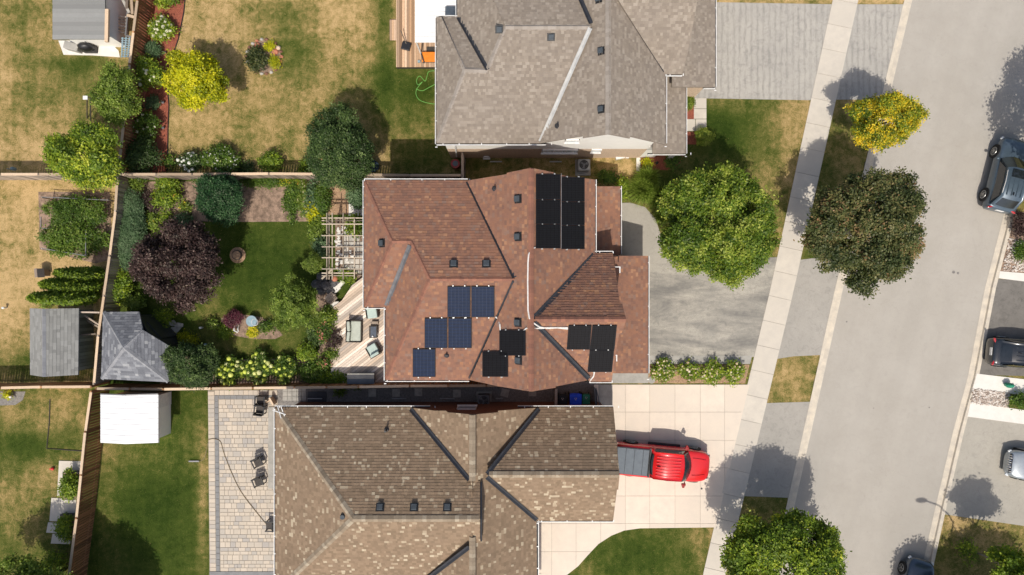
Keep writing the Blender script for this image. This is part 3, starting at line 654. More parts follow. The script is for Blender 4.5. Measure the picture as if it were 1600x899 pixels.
fence('brown board fence with pale cap rail beside the long red mulch bed', [(226, -60), (214.5, 0), (202, 100), (189, 232), (184, 270)], -1, gapped=1.12)
fence('weathered board fence with double cap between the dry west yard and the blue-green hedge', [(183.5, 277), (180, 330), (171, 400), (153, 525), (146.5, 600)], -1, mat='fencegrey')
fence('reddish brown board fence beside the white-roofed shed and deep green lawn', [(142, 612), (133, 675), (119, 810), (107, 900), (102, 950)], -1, gapped=1.12)
fence('low grey fence across the far west end between two dry yards', [(-60, 272.5), (60, 272.5), (120, 273), (180, 273.5)], 1, mat='fencegrey', gapped=1.0)
fence('weathered grey fence behind the garden beds and the dark green tree', [(188, 272.5), (300, 272.5), (420, 271.5), (560, 273), (640, 274), (721, 274)], 1, mat='fencegrey', gapped=1.02)
fence('brown fence between the pale grey shed and the sparse southwest yard', [(-60, 607), (0, 606.5), (64, 605), (142, 604.5)], -1)
fence('long brown fence along the north side of the dark gravel alley', [(150, 607.5), (255, 608.5), (330, 607.5), (460, 606), (560, 605), (640, 603.5), (760, 603), (792, 602.5)], -1, mat='fence', gapped=1.12)
fence('short weathered fence return reaching up to the grey-roofed house', [(722.5, 280), (722.5, 240)], 1, mat='fencegrey', capmat='fencegrey')
fence('short weathered fence panel crossing the alley west of the three bins', [(869, 607), (869, 634)], 1, mat='fencegrey', capmat='fencegrey', zt=1.5)

for k, (x, y, r) in enumerate([(1490, 425.5, 2.4), (1497, 427, 2.0), (1323, 503, 1.3), (1452, 637, 1.2), (1365, 638, 1.)]):
    c = W(x, y, -.12); m = MB(); m.cyl((c.x, c.y, -.122), (c.x, c.y, -.115), r / K, n=9); m.build('tar_spot', 'gravel', kind='structure')
# ------------------------------------------------------------------ roofs
def plane_of(eave, ze, pitch, centroid):
    a = W(*eave[0], ze); b = W(*eave[1], ze); d = (b - a).normalized(); n = Vector((-d.y, d.x, 0))
    c = W(*centroid, ze)
    if (c - a).dot(n) < 0: n = -n
    return a, d, n
def on_plane(px, py, a, n, ze, pitch):
    X, Y = (px - 800) / K, (449.5 - py) / K
    q = X * n.x + Y * n.y
    z = (ze + pitch * (q - a.dot(n))) / (1 + pitch * q / H)
    return W(px, py, z)
def slope(root, poly, eave, ze, pitch, mat, expo=.165, tabw=.18, lift=.028, thick=.14, name='roof_slope'):
    if mat == 'shtan': lift = .017
    cx = sum(p[0] for p in poly) / len(poly); cy = sum(p[1] for p in poly) / len(poly)
    a, d, n = plane_of(eave, ze, pitch, (cx, cy))
    P = [on_plane(x, y, a, n, ze, pitch) for x, y in poly]
    sl = math.hypot(1, pitch); up = (n + Vector((0, 0, pitch))) / sl; nrm = d.cross(up)
    if nrm.z < 0: nrm = -nrm
    A = Vector((a.x, a.y, ze))
    uv = [((p - A).dot(d), (p - A).dot(up)) for p in P]
    # solid deck under the shingles
    m = MB(); k = len(P)
    vs = [p - nrm * .004 for p in P] + [p - Vector((0, 0, thick)) for p in P]
    ar = sum(uv[i][0] * uv[(i + 1) % k][1] - uv[(i + 1) % k][0] * uv[i][1] for i in range(k))
    top = tuple(range(k)); bot = tuple(range(2 * k - 1, k - 1, -1))
    m.idx(vs, [top, bot] + [(i, k + i, k + (i + 1) % k, (i + 1) % k) for i in range(k)], .5)
    so = m.build(name, mat, root)
    # courses of overlapping tabs
    m = MB(); v0 = math.floor(min(p[1] for p in uv) / expo) * expo; v1 = max(p[1] for p in uv)
    v = v0
    while v < v1:
        row = clip(clip(uv, 0, -1, -v), 0, 1, v + expo)
        if len(row) > 2:
            u0 = min(p[0] for p in row); u1 = max(p[0] for p in row); u = u0 - rng.uniform(0, tabw)
            while u < u1:
                w = tabw * rng.uniform(.55, 1.4); t = clip(clip(row, -1, 0, -u), 1, 0, u + w); u += w
                if len(t) < 3 or parea(t) < 1e-4: continue
                lf = lift * rng.uniform(.6, 1.3); r_ = rng.random()
                pts = [A + d * q[0] + up * q[1] + nrm * (.003 + lf * (1 - (q[1] - v) / expo)) for q in t]
                if (pts[1] - pts[0]).cross(pts[2] - pts[0]).dot(nrm) < 0: pts = pts[::-1]
                m.face(pts, r_)
                low = [q for q in t if abs(q[1] - v) < 1e-5]
                if len(low) >= 2:
                    ul = min(q[0] for q in low); uh = max(q[0] for q in low); B = A + up * v
                    m.face([B + d * ul, B + d * uh, B + d * uh + nrm * (lf + .003), B + d * ul + nrm * (lf + .003)], r_ * (.6 if mat == 'shtan' else .35))  # shade line under each course deepened by a darker butt tone
        v += expo
    sh = m.build('shingles', mat, so, kind='stuff')
    return dict(a=a, n=n, ze=ze, pitch=pitch, P=P, nrm=nrm, d=d, up=up)
def zat(q, x, y): return on_plane(x, y, q['a'], q['n'], q['ze'], q['pitch']).z
def pfit(eave, ze, px, py, z):
    """pitch that carries a slope from its eave up to height z at the photo point px, py"""
    a, d, n = plane_of(eave, ze, 0, (px, py)); return (z - ze) / (W(px, py, z) - a).dot(n)
def caps(root, A, B, mat, w=.30, name='ridge_cap', step=.21):
    """overlapping folded cap shingles along a ridge or hip"""
    A = Vector(A); B = Vector(B); x = (B - A); L = x.length; x.normalize()
    s_ = Vector((-x.y, x.x, 0)).normalized(); m = MB(); n = max(1, int(L / step))
    for i in range(n):
        p = A + x * L * i / n; q = A + x * L * (i + 1.25) / n if i < n - 1 else B
        r_ = rng.random(); dz = Vector((0, 0, .055)); e = Vector((0, 0, -.055)); tl = Vector((0, 0, .012))
        for sg in (-1, 1):
            f = [p + dz + tl, q + dz, q + s_ * sg * w / 2 + e, p + s_ * sg * w / 2 + e + tl]
            m.face(f if sg < 0 else f[::-1], r_)
        m.face([p + s_ * w / 2 + e + tl, p + dz + tl, p - s_ * w / 2 + e + tl, p - s_ * w / 2 + e, p + dz, p + s_ * w / 2 + e], r_)
    return m.build(name, mat, root)
def valley(root, A, B, mat, w=.24):
    A = Vector(A); B = Vector(B); x = (B - A).normalized(); s_ = Vector((-x.y, x.x, 0)).normalized(); m = MB()
    for sg in (-1, 1):
        f = [A + Vector((0, 0, .05)), B + Vector((0, 0, .05)), B + s_ * sg * w / 2 + Vector((0, 0, .125)), A + s_ * sg * w / 2 + Vector((0, 0, .125))]
        m.face(f if sg < 0 else f[::-1], .5)
    return m.build('valley_flashing', mat, root)
def gutter(root, p, q, ze, out, ticks=True):
    """white trough: dark channel, pale outer lip, hangers across it. p, q photo pixels of the eave, out = outward direction"""
    A = W(*p, ze); B = W(*q, ze); o = Vector((out[0], out[1], 0)); A = A - o * .04; B = B - o * .04
    L = (B - A).length; x = (B - A).normalized(); m = MB()
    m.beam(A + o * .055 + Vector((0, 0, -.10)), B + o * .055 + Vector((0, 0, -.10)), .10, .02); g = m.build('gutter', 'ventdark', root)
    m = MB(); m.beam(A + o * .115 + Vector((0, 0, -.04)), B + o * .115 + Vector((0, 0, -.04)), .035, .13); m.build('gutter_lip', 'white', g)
    if ticks:
        n = max(1, int(L / 1.15)); m = MB()
        for i in range(n + 1):
            c = A + x * (L * (i + .5 * rng.random() * .6) / max(n, 1)); m.beam(c + Vector((0, 0, .02)), c + o * .12 + Vector((0, 0, .02)), .045, .012)
        m.build('gutter_hanger', 'white', g, kind='stuff')
    return g
def ventbox(root, px, py, pl, rz=0., s=.30, mat='vent', name='roof_vent'):
    p = on_plane(px, py, pl['a'], pl['n'], pl['ze'], pl['pitch']); b = MB(); up = pl['nrm']
    x = pl['d']; y = up.cross(x); R = Matrix((x, y, up)).transposed()
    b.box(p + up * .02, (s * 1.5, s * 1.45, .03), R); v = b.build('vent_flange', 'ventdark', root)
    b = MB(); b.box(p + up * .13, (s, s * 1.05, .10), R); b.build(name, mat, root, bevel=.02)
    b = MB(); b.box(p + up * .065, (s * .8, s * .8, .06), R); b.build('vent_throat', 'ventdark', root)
def pipe(root, px, py, pl, h=.35):
    p = on_plane(px, py, pl['a'], pl['n'], pl['ze'], pl['pitch']); m = MB()
    m.cyl(p, p + Vector((0, 0, .10)), .15, .08, 12); m.build('pipe_collar', 'darkmetal', root)
    m = MB(); m.cyl(p, p + Vector((0, 0, h)), .055, n=10); m.build('vent_pipe', 'black', root)
def wall(root, poly, z0, z1, mat, name='wall'):
    m = MB(); m.prism([(p[0], p[1]) for p in poly], z0, z1); return m.build(name, mat, root)
def gable_wall(root, a, b, apex, th, mat, name='gable_wall'):
    """upright slab between two eave points and an apex"""
    a, b, c = Vector(a), Vector(b), Vector(apex); d = (b - a); nr = Vector((-d.y, d.x, 0)).normalized() * th / 2
    m = MB(); vs = [p + nr for p in (a, b, c)] + [p - nr for p in (a, b, c)]
    m.idx(vs, [(0, 1, 2), (5, 4, 3), (0, 3, 4, 1), (1, 4, 5, 2), (2, 5, 3, 0)]); return m.build(name, mat, root)
def window(root, cx, y, z, w, h, ny=-1, frame='white', glass='glasspale', panes=1):
    """window in a wall that faces along y"""
    m = MB(); t = .05
    for sx in (-1, 1): m.box((cx + sx * (w / 2), y, z), (t, .1, h + t))
    for sz in (-1, 1): m.box((cx, y + ny * .003, z + sz * h / 2), (w + t, .106, t))
    f = m.build('window', frame, root)
    for k in range(panes):
        m = MB(); pw = w / panes; m.box((cx - w / 2 + pw * (k + .5), y + ny * .01, z), (pw - .05, .04, h - .05)); m.build('pane', glass, f)
    m = MB(); m.box((cx, y + ny * .06, z - h / 2 - .06), (w + .1, .12, .04)); m.build('sill', frame, f)
    return f

# ================= red-roofed house
ZE = 5.6; PM_ = .84; PW = .457; ZG = 3.5; ZP = 3.1
RH = thing('brick_house', 'two storey house under a red-brown shingle roof carrying black and blue solar panels', 'house', (XY(790, 440) + (0,)))
R = {}
R['N'] = slope(RH, [(570, 282), (729, 282.5), (805, 436), (672, 436), (643, 377), (613, 377)], [(569, 282), (730, 282)], ZE, PW, 'shred')
R['W1'] = slope(RH, [(569.5, 282), (613, 377), (569.5, 480)], [(569.5, 282), (569.5, 480)], ZE, pfit([(569.5, 282), (569.5, 480)], ZE, 613, 377, zat(R['N'], 613, 377)), 'shred')
R['S1'] = slope(RH, [(569.5, 480), (613, 377), (643, 377), (603, 480)], [(569.5, 480), (603, 480)], ZE, pfit([(569.5, 480), (603, 480)], ZE, 628, 377, zat(R['N'], 628, 377)), 'shred')
R['W2'] = slope(RH, [(603, 480), (643, 377), (672, 436), (603, 594)], [(603, 480), (603, 594)], ZE, pfit([(603, 480), (603, 594)], ZE, 672, 436, zat(R['N'], 672, 436)), 'shred')
R['S2'] = slope(RH, [(603, 594), (672, 436), (805, 436), (734, 594)], [(603, 594), (733, 594)], ZE, pfit([(603, 594), (733, 594)], ZE, 738, 436, zat(R['N'], 738, 436)), 'shred')
xw = (W(830, 450, 8.73).x - 3.13 / PM_)            # plan x of the west eave of the main gable
pe = 800 + xw * K * H / (H - ZE)
R['MW'] = slope(RH, [(730, 282.5), (792, 272.5), (792, 270.5), (830, 262.5), (830, 612), (780, 604), (734, 594), (805, 436)], [(pe, 300), (pe, 590)], ZE, PM_, 'shred')
R['ME'] = slope(RH, [(830, 262.5), (866, 270), (866, 272.5), (929.5, 281), (929.5, 396), (830, 500)], [(929.5, 282), (929.5, 394)], ZE, PM_, 'shred')
R['ME2'] = slope(RH, [(830, 500), (920, 594), (868, 604), (868, 606), (830, 612)], [(929.5, 282), (929.5, 394)], ZE, PM_, 'shred')
R['FN'] = slope(RH, [(929.5, 396), (957.5, 396), (968.5, 473), (972, 475), (978.5, 499), (831, 499)], [(929.5, 395), (957, 395)], ZE, pfit([(929.5, 395), (957, 395)], ZE, 832, 499, zat(R['ME'], 832, 499)), 'shred')
R['FS'] = slope(RH, [(831, 499), (978.5, 499), (972, 520), (967, 522), (955.5, 596), (921, 596)], [(921, 596), (955, 596)], ZE, pfit([(921, 596), (955, 596)], ZE, 832, 499, zat(R['ME'], 832, 499)), 'shred')
R['G'] = slope(RH, [(935, 400), (1012, 400), (1012, 583.5), (958, 583.5), (935, 583.5)], [(1012, 400), (1012, 583.5)], ZG, .42, 'shred')
R['P'] = slope(RH, [(918, 291.5), (969, 291.5), (969, 394), (969, 399), (918, 399)], [(969, 291), (969, 394)], ZP, .34, 'shred')
def rp(k, x, y): q = R[k]; return on_plane(x, y, q['a'], q['n'], q['ze'], q['pitch'])
for k, a, b in [('N', (571, 284), (613, 377)), ('N', (613, 377), (643, 377)), ('N', (643, 377), (672, 436)), ('S1', (571, 478), (613, 377)), ('S2', (604, 592), (672, 436)), ('N', (672, 436), (804, 436)),
                ('MW', (830, 264), (830, 611)), ('FN', (836, 499), (978, 499))]:
    caps(RH, rp(k, *a), rp(k, *b), 'ridge_red', w=.27)
for k, a, b, mt in [('N', (731, 284), (804, 434), 'darkmetal'), ('S2', (735, 592), (804, 440), 'darkmetal'), ('S1', (604, 478), (641, 384), 'greymetal'), ('ME', (928, 398), (834, 497), 'darkmetal'), ('ME2', (835, 504), (920, 592), 'darkmetal')]:
    valley(RH, rp(k, *a), rp(k, *b), mt)
gutter(RH, (569, 282), (731, 282), ZE, (0, 1)); gutter(RH, (569.5, 282), (569.5, 481), ZE, (-1, 0)); gutter(RH, (569.5, 480), (602, 480), ZE, (0, -1))
gutter(RH, (602.5, 480), (602.5, 595), ZE, (-1, 0)); gutter(RH, (602, 594), (733, 594), ZE, (0, -1)); gutter(RH, (929.5, 281), (929.5, 395), ZE, (1, 0))
gutter(RH, (929.5, 395), (957.5, 395), ZE, (0, 1)); gutter(RH, (921, 596), (955.5, 596), ZE, (0, -1)); gutter(RH, (1012, 400), (1012, 583.5), ZG, (1, 0)); gutter(RH, (969, 291), (969, 397), ZP, (1, 0))
for (x, y) in [(968.5, 422), (963.5, 560)]:      # little white verge returns
    c = W(x, y, 5.4); m = MB(); m.box(c, (.06, .34, .05)); m.box(c + Vector((-.12, .16, 0.002)), (.28, .05, .05)); m.build('verge_return', 'white', RH)
def rect(x0, y0, x1, y1, z, ins=.35):
    a = W(x0, y0, z); b = W(x1, y1, z); return [(a.x + ins, a.y - ins), (b.x - ins, a.y - ins), (b.x - ins, b.y + ins), (a.x + ins, b.y + ins)]
wall(RH, rect(569.5, 282, 790, 480, ZE), 0, ZE + .05, 'brick'); wall(RH, rect(602.5, 300, 929.5, 594, ZE), 0, ZE + .04, 'brick')
wall(RH, rect(740, 281, 929.5, 480, ZE, .36), 0, ZE + .03, 'brick'); wall(RH, rect(900, 395, 960, 596, ZE, .34), 0, ZE + .02, 'brick')
wall(RH, rect(900, 400, 1012, 583.5, ZG, .3), 0, ZG, 'brick', 'garage_wall'); wall(RH, rect(900, 291, 935, 399, ZP, .3), 0, ZP, 'brick')
m = MB(); c = W(966, 296, ZP); m.box((c.x - .2, c.y - .3, ZP / 2), (.25, .25, ZP)); m.build('porch_post', 'white', RH)
for k, (yy_, sg) in enumerate(((281, 1), (598, -1))):
    y0 = W(800, yy_, ZE).y - sg * .38; gable_wall(RH, (xw + .3, y0, ZE), (4.15, y0, ZE), (W(830, 400, 8.5).x, y0, 8.45), .2, 'brick')
x0 = W(956, 400, ZE).x - .3; gable_wall(RH, (x0, 1.6, ZE), (x0, -4.8, ZE), (x0, -1.6, 8.35), .2, 'brick')
for x, y, k in [(810, 311, 'MW'), (810, 370, 'MW'), (597.5, 380, 'W1'), (709, 413, 'N'), (760, 413, 'N'), (810, 504, 'MW'), (811, 563, 'MW')]: ventbox(RH, x, y, R[k])
pipe(RH, 773, 295, R['MW']); pipe(RH, 698, 555, R['S2']); 
# solar panels: each one a thing resting on the roof
def solar(k, x0, y0, x1, y1, label, blue, skew=0., group='solar panels on the red-brown roof', horiz=True):
    q = R[k]; h = .11; c = [on_plane(x, y, q['a'], q['n'], q['ze'], q['pitch']) for x, y in ((x0, y0), (x1, y0 ), (x1 + skew, y1), (x0 + skew, y1))]
    if isinstance(label, tuple): pass
    up = q['nrm']; c = [p + up * h for p in c]; cen = sum(c, Vector()) / 4
    t = thing('solar_panel', label, 'solar panel', (cen.x, cen.y, cen.z - .1), 0, group)
    ex = (c[1] - c[0]); ey = (c[3] - c[0]); g = .008
    P = lambda u, v, z=0.: c[0] + ex * u + ey * v + ((c[2] - c[1]) - ey) * u * v + up * z
    m = MB(); top = [P(g, g), P(1 - g, g), P(1 - g, 1 - g), P(g, 1 - g)]; bot = [p - up * .045 for p in top]
    m.idx(top + bot, [(3, 2, 1, 0), (4, 5, 6, 7), (0, 1, 5, 4), (1, 2, 6, 5), (2, 3, 7, 6), (3, 0, 4, 7)], .5); m.build('panel_frame', 'busdark' if not blue else 'panelblack', t)
    nx_, ny_ = (6, 10) if True else (10, 6)
    m = MB()
    for i in range(nx_):
        for j in range(ny_):
            u0, u1 = .03 + .94 * i / nx_, .03 + .94 * (i + 1) / nx_ - .008; v0, v1 = .025 + .95 * j / ny_, .025 + .95 * (j + 1) / ny_ - .008
            m.face([P(u0, v1, .003), P(u1, v1, .003), P(u1, v0, .003), P(u0, v0, .003)])
    m.build('solar_cell', 'panelblue' if blue else 'panelblack', t, kind='stuff')
    m = MB()
    if blue:
        for j in range(ny_ * 2):
            v = .025 + .95 * (j + .5) / (ny_ * 2); m.face([P(.03, v + .004, .006), P(.97, v + .004, .006), P(.97, v - .004, .006), P(.03, v - .004, .006)])
        for i in range(nx_ - 1):
            u = .03 + .94 * (i + 1) / nx_ - .004; m.face([P(u - .006, .97, .006), P(u + .006, .97, .006), P(u + .006, .03, .006), P(u - .006, .03, .006)])
    else:
        for i in range(nx_ * 2):
            u = .03 + .94 * (i + .5) / (nx_ * 2); m.face([P(u - .005, .97, .006), P(u + .005, .97, .006), P(u + .005, .03, .006), P(u - .005, .03, .006)])
    m.build('busbar', 'busbar' if blue else 'busdark', t, kind='stuff')
    # short feet down to the shingles
    for (u, v) in ((.25, -.01), (.75, -.01), (.25, 1.01), (.75, 1.01)):
        p = P(u, v); m = MB(); m.beam(p - up * (h - .01), p + up * .004, .06, .05, up=(1, 0, 0)); m.build('clamp', 'alu', t)
    return t
cols_ = [(835.5, 874, 'western'), (874.8, 911.5, 'eastern')]; rows_ = [(270.5, 310.5, 'top'), (311.2, 349.3, 'middle'), (350, 388.5, 'bottom')]
for (x0, x1, cn) in cols_:
    for (y0, y1, rn) in rows_:
        e = (0 if cn == 'western' else 5)
        f = lambda yv, xv: yv + (xv - 835) * (.115 if yv < 280 else .085 if yv < 330 else .05 if yv < 360 else .03)
        # corners follow the slope, so each side edge is lowered a little towards the east
        solar('ME', x0, (y0 + f(y0, (x0 + x1) / 2) - y0) , x1, f(y1, (x0 + x1) / 2) if rn != 'bottom' else f(y1, (x0 + x1) / 2) - .3,
              'black solar panel, %s row, %s column of the six-panel block' % (rn, cn), False)
solar('S2', 699, 446, 735.5, 495, 'blue solar panel, western one of the top pair on the southwest slope', True); solar('S2', 736.2, 446, 773, 495, 'blue solar panel, eastern one of the top pair on the southwest slope', True)
solar('S2', 663.5, 495.6, 699.5, 543, 'blue solar panel, western one of the middle pair on the southwest slope', True); solar('S2', 700.2, 495.6, 737.5, 543, 'blue solar panel, eastern one of the middle pair on the southwest slope', True)
solar('S2', 645, 543.6, 681, 588, 'lone blue solar panel lowest on the southwest slope near the white gutter', True)
solar('MW', 782, 516, 823, 556, 'small black solar panel next to the main ridge, higher of two on the west slope', False); solar('MW', 755.5, 549, 795.5, 589, 'small black solar panel near the south valley, lower of two on the west slope', False)
solar('FS', 888, 506.5, 924.5, 544.5, 'black solar panel, western one of the pair just below the front gable ridge', False, skew=-3); solar('FS', 925.2, 506.5, 964, 544.5, 'black solar panel, eastern one of the pair just below the front gable ridge', False, skew=-4)
solar('FS', 921, 545.2, 959.5, 579.5, 'lone black solar panel below the pair on the front gable', False, skew=-3.5)
q_ = R['ME']; m = MB(); m.beam(rp('ME', 874.4, 271.5) + q_['nrm'] * .13, rp('ME', 874.4, 389) + q_['nrm'] * .115, .02, .02); m.build('panel_rail', 'net', RH)
def oncd(pts):
    m = MB(); m.tube([rp(k, x, y) + Vector((0, 0, .09)) for k, x, y in pts], .04, 6); return m.build('conduit', 'conduit', RH)
oncd([('ME', 836, 387), ('ME', 830, 390), ('MW', 826, 398), ('MW', 825, 410), ('MW', 824.5, 440), ('MW', 825, 485), ('MW', 827, 497), ('ME', 834, 505), ('ME2', 843, 511), ('FS', 856, 513), ('FS', 870, 512), ('FS', 887, 514)])
oncd([('FS', 887, 512), ('FS', 855, 512), ('ME2', 845, 513), ('MW', 822, 513), ('MW', 817, 518)]); oncd([('S2', 774, 495), ('S2', 779, 499), ('MW', 781, 507), ('MW', 782, 518)]); oncd([('FS', 929, 579), ('FS', 927, 588), ('FS', 922, 594)])

# ================= grey-brown house to the north
NH = thing('brick_house', 'large house under a grey-brown shingle roof with a white-sided gable facing south', 'house', (XY(880, 120) + (0,)))
Rr = R; R = {}
PN = .80; xwn = W(951, 100, 8.3).x
R['S'] = slope(NH, [(682.5, 224), (727, 109), (762, 110), (790, 42), (924, 42), (843, 224)], [(682.5, 224), (843, 224)], ZE, .457, 'shgrey', expo=.15, tabw=.165)
R['W1'] = slope(NH, [(682.5, 27), (690, 27), (727, 109), (682.5, 224)], [(682.5, 27), (682.5, 224)], ZE, pfit([(682.5, 27), (682.5, 224)], ZE, 727, 109, zat(R['S'], 727, 109)), 'shgrey', expo=.15, tabw=.165)
R['N1'] = slope(NH, [(690, 27), (715, 27), (762, 110), (727, 109)], [(690, 27), (715, 27)], ZE, pfit([(690, 27), (715, 27)], ZE, 745, 109.5, zat(R['S'], 745, 109.5)), 'shgrey', expo=.15, tabw=.165)
R['W2'] = slope(NH, [(715, -120), (715, 27), (762, 110), (790, 42)], [(715, -60), (715, 27)], ZE, pfit([(715, -60), (715, 27)], ZE, 790, 42, zat(R['S'], 790, 42)), 'shgrey', expo=.15, tabw=.165)
R['N2'] = slope(NH, [(715, -120), (790, 42), (924, 42), (846, -120)], [(715, -135), (846, -135)], ZE, pfit([(715, -135), (846, -135)], ZE, 850, 42, zat(R['S'], 850, 42)), 'shgrey', expo=.15, tabw=.165)
xe_ = 1040
R['MW'] = slope(NH, [(843, 224), (924, 42), (846, -120), (850, -140), (950, -150), (950.5, 209.5), (911, 215.5), (911, 212.5)], [(840, 0), (840, 200)], ZE, PN, 'shgrey', expo=.15, tabw=.165)
R['ME'] = slope(NH, [(950.5, 209.5), (950.5, -25), (966, 0), (1039.5, 113), (1039.5, 226), (984, 213), (984, 216)], [(1039.5, 113), (1039.5, 226)], ZE, PN, 'shgrey', expo=.15, tabw=.165)
R['FS'] = slope(NH, [(1039.5, 116), (966, 0), (951, -25), (951, -100), (1110, -100), (1090, 0), (1074, 85), (1066, 112), (1066, 116)], [(1039.5, 116), (1066, 116)], ZE, .88, 'shgrey', expo=.15, tabw=.165)
R['G'] = slope(NH, [(1050, -140), (1117, -140), (1117, 136), (1070, 136), (1050, 136)], [(1117, 0), (1117, 136)], ZG, .42, 'shgrey', expo=.15, tabw=.165)
R['P'] = slope(NH, [(1020, 117), (1071, 117), (1071, 240), (1020, 240)], [(1071, 120), (1071, 240)], ZP + .2, .34, 'shgrey', expo=.15, tabw=.165)
for k, a, b in [('S', (684, 222), (727, 109)), ('N1', (690, 28), (727, 109)), ('S', (727, 109), (762, 110)), ('S', (762, 110), (790, 42)), ('S', (790, 42), (922, 42)), ('MW', (950.5, -140), (950.5, 210))]:
    caps(NH, rp(k, *a), rp(k, *b), 'ridge_grey', w=.28)
for k, a, b, mt in [('N1', (716, 28), (762, 110), 'darkmetal'), ('S', (922, 45), (844, 222), 'palemetal'), ('N2', (923, 38), (880, -60), 'darkmetal'), ('ME', (951, -24), (1038, 112), 'darkmetal')]:
    valley(NH, rp(k, *a), rp(k, *b), mt, .22)
gutter(NH, (682.5, 27), (682.5, 225), ZE, (-1, 0)); gutter(NH, (682, 27), (715, 27), ZE, (0, 1)); gutter(NH, (714.5, -60), (714.5, 27), ZE, (-1, 0)); gutter(NH, (682, 224.5), (853, 224.5), ZE, (0, -1))
gutter(NH, (1039.5, 117), (1039.5, 224), ZE, (1, 0)); gutter(NH, (1040, 116.5), (1066, 116.5), ZE, (0, -1)); gutter(NH, (1117, -60), (1117, 136), ZG, (1, 0)); gutter(NH, (1071, 117), (1071, 240), ZP + .2, (1, 0)); gutter(NH, (1012, 240), (1071, 240), ZP + .2, (0, -1)); gutter(NH, (1099, 136.5), (1117, 136.5), ZG, (0, -1), False)
wall(NH, rect(714.5, -90, 880, 224.5, ZE), 0, ZE + .02, 'cream'); wall(NH, rect(682.5, 27, 800, 224.5, ZE, .36), 0, ZE, 'cream')
ys_ = W(800, 247, 0).y                                   # south wall line at ground
xL = W(705, 240, 0).x; xR = W(998, 247, 0).x
m = MB(); m.box(((xL + xR) / 2, ys_ + .12, 1.35), (xR - xL, .24, 2.7)); m.build('lower_wall', 'cream', NH)
m = MB(); m.box(((xL + xR) / 2, ys_ + .145, 4.15), (xR - xL, .23, 2.9)); m.build('upper_wall', 'siding', NH)
m = MB()
for k in range(14): m.box(((xL + xR) / 2, ys_ + .02, 2.75 + k * .205), (xR - xL, .03, .19))
m.build('siding_board', 'siding', NH, kind='stuff')
apx = rp('MW', 950.5, 213)
gable_wall(NH, (W(848, 228, ZE).x + .2, ys_ + .1, ZE - .05), (W(1030, 228, ZE).x, ys_ + .1, ZE - .05), (apx.x, ys_ + .1, apx.z - .25), .24, 'siding')
wall(NH, rect(860, -90, 1035, 215, ZE, .45), 0, ZE - .02, 'cream'); wall(NH, rect(1000, -90, 1117, 136, ZG, .3), 0, ZG - .01, 'cream', 'garage_wall'); wall(NH, rect(1000, 100, 1048, 238, ZP, .3), 0, ZP, 'siding')
m = MB(); c = W(1068, 236, ZP); m.box((c.x - .15, c.y + .2, ZP / 2), (.25, .25, ZP)); m.build('porch_post', 'white', NH)
window(NH, W(874, 238, 1.9).x, ys_ - .02, 2.25, 2.1, .75, panes=3); window(NH, W(931, 237, 2.2).x, ys_ - .02, 2.35, .55, .6); window(NH, W(894, 222, 5).x, ys_ - .02, 5.05, .75, .5)
window(NH, W(760, 243, .6).x, ys_ - .02, .45, .35, .3)
for x_ in (775, 868): m = MB(); c = W(x_, 246, 0); m.box((c.x, ys_ - .25, .08), (.75, .05, .16)); m.build('window_well', 'palemetal', NH)
m = MB(); m.tube([(W(702, 228, ZE).x, ys_ + .05, ZE - .3), (W(702, 228, ZE).x + .25, ys_ - .06, 5.0), (W(711, 240, 2).x, ys_ - .08, .8)], .045); m.build('downspout', 'white', NH)
for x, y, k in [(780, 46, 'S'), (861, 58, 'S'), (940, 80, 'MW'), (940, 171, 'MW'), (936, -1, 'MW')]: ventbox(NH, x, y, R[k], s=.27)
pipe(NH, 871, 197, R['MW'])

# ================= tan flecked house to the south
SH = thing('brick_house', 'bungalow under a tan shingle roof flecked with pale tabs, beside the concrete driveway', 'house', (XY(700, 800) + (0,)))
Rn = R; R = {}
ZS = 3.5
R['N'] = slope(SH, [(430.5, 637), (641, 637), (734, 750), (750, 752), (750, 811), (552, 811)], [(430.5, 637), (640, 637)], ZS, .60, 'shtan')
R['W'] = slope(SH, [(430.5, 637), (552, 811), (430.5, 926)], [(430.5, 637), (430.5, 926)], ZS, pfit([(430.5, 637), (430.5, 926)], ZS, 552, 811, zat(R['N'], 552, 811)), 'shtan')
R['S'] = slope(SH, [(430.5, 926), (552, 811), (750, 811), (750, 845), (734, 853), (640, 926)], [(430.5, 926), (640, 926)], ZS, pfit([(430.5, 926), (640, 926)], ZS, 650, 811, zat(R['N'], 650, 811)), 'shtan')
xwS = W(640, 640, ZS).x
R['MW'] = slope(SH, [(641, 637), (680, 642), (697, 642), (700, 644.5), (738, 648), (738, 760), (734, 750)], [(640, 640), (640, 700)], ZS, .70, 'shtan')
R['MW2'] = slope(SH, [(734, 853), (738, 750), (739, 985), (640, 985), (640, 925)], [(640, 640), (640, 700)], ZS, .70, 'shtan')
R['ME'] = slope(SH, [(738, 648), (778, 644.5), (778, 642), (843, 637), (840, 641), (760, 742), (838, 812), (839.5, 985), (738, 985)], [(840, 812), (840, 985)], ZS, .65, 'shtan')
R['GN'] = slope(SH, [(843, 637), (958.5, 637), (968, 742), (760, 742)], [(843, 637), (958, 637)], ZS, .72, 'shtan')
R['GS'] = slope(SH, [(760, 742), (968, 742), (966, 765), (964, 765), (958, 813.5), (839, 813.5)], [(839, 813.5), (958, 813.5)], ZS, .72, 'shtan')
for k, a, b in [('N', (432, 639), (552, 811)), ('S', (432, 925), (552, 811)), ('N', (552, 811), (749, 811)), ('MW', (738, 649), (738, 752)), ('MW2', (738, 840), (738, 980)), ('GN', (764, 742), (967, 742))]:
    caps(SH, rp(k, *a), rp(k, *b), 'ridge_tan', w=.34)
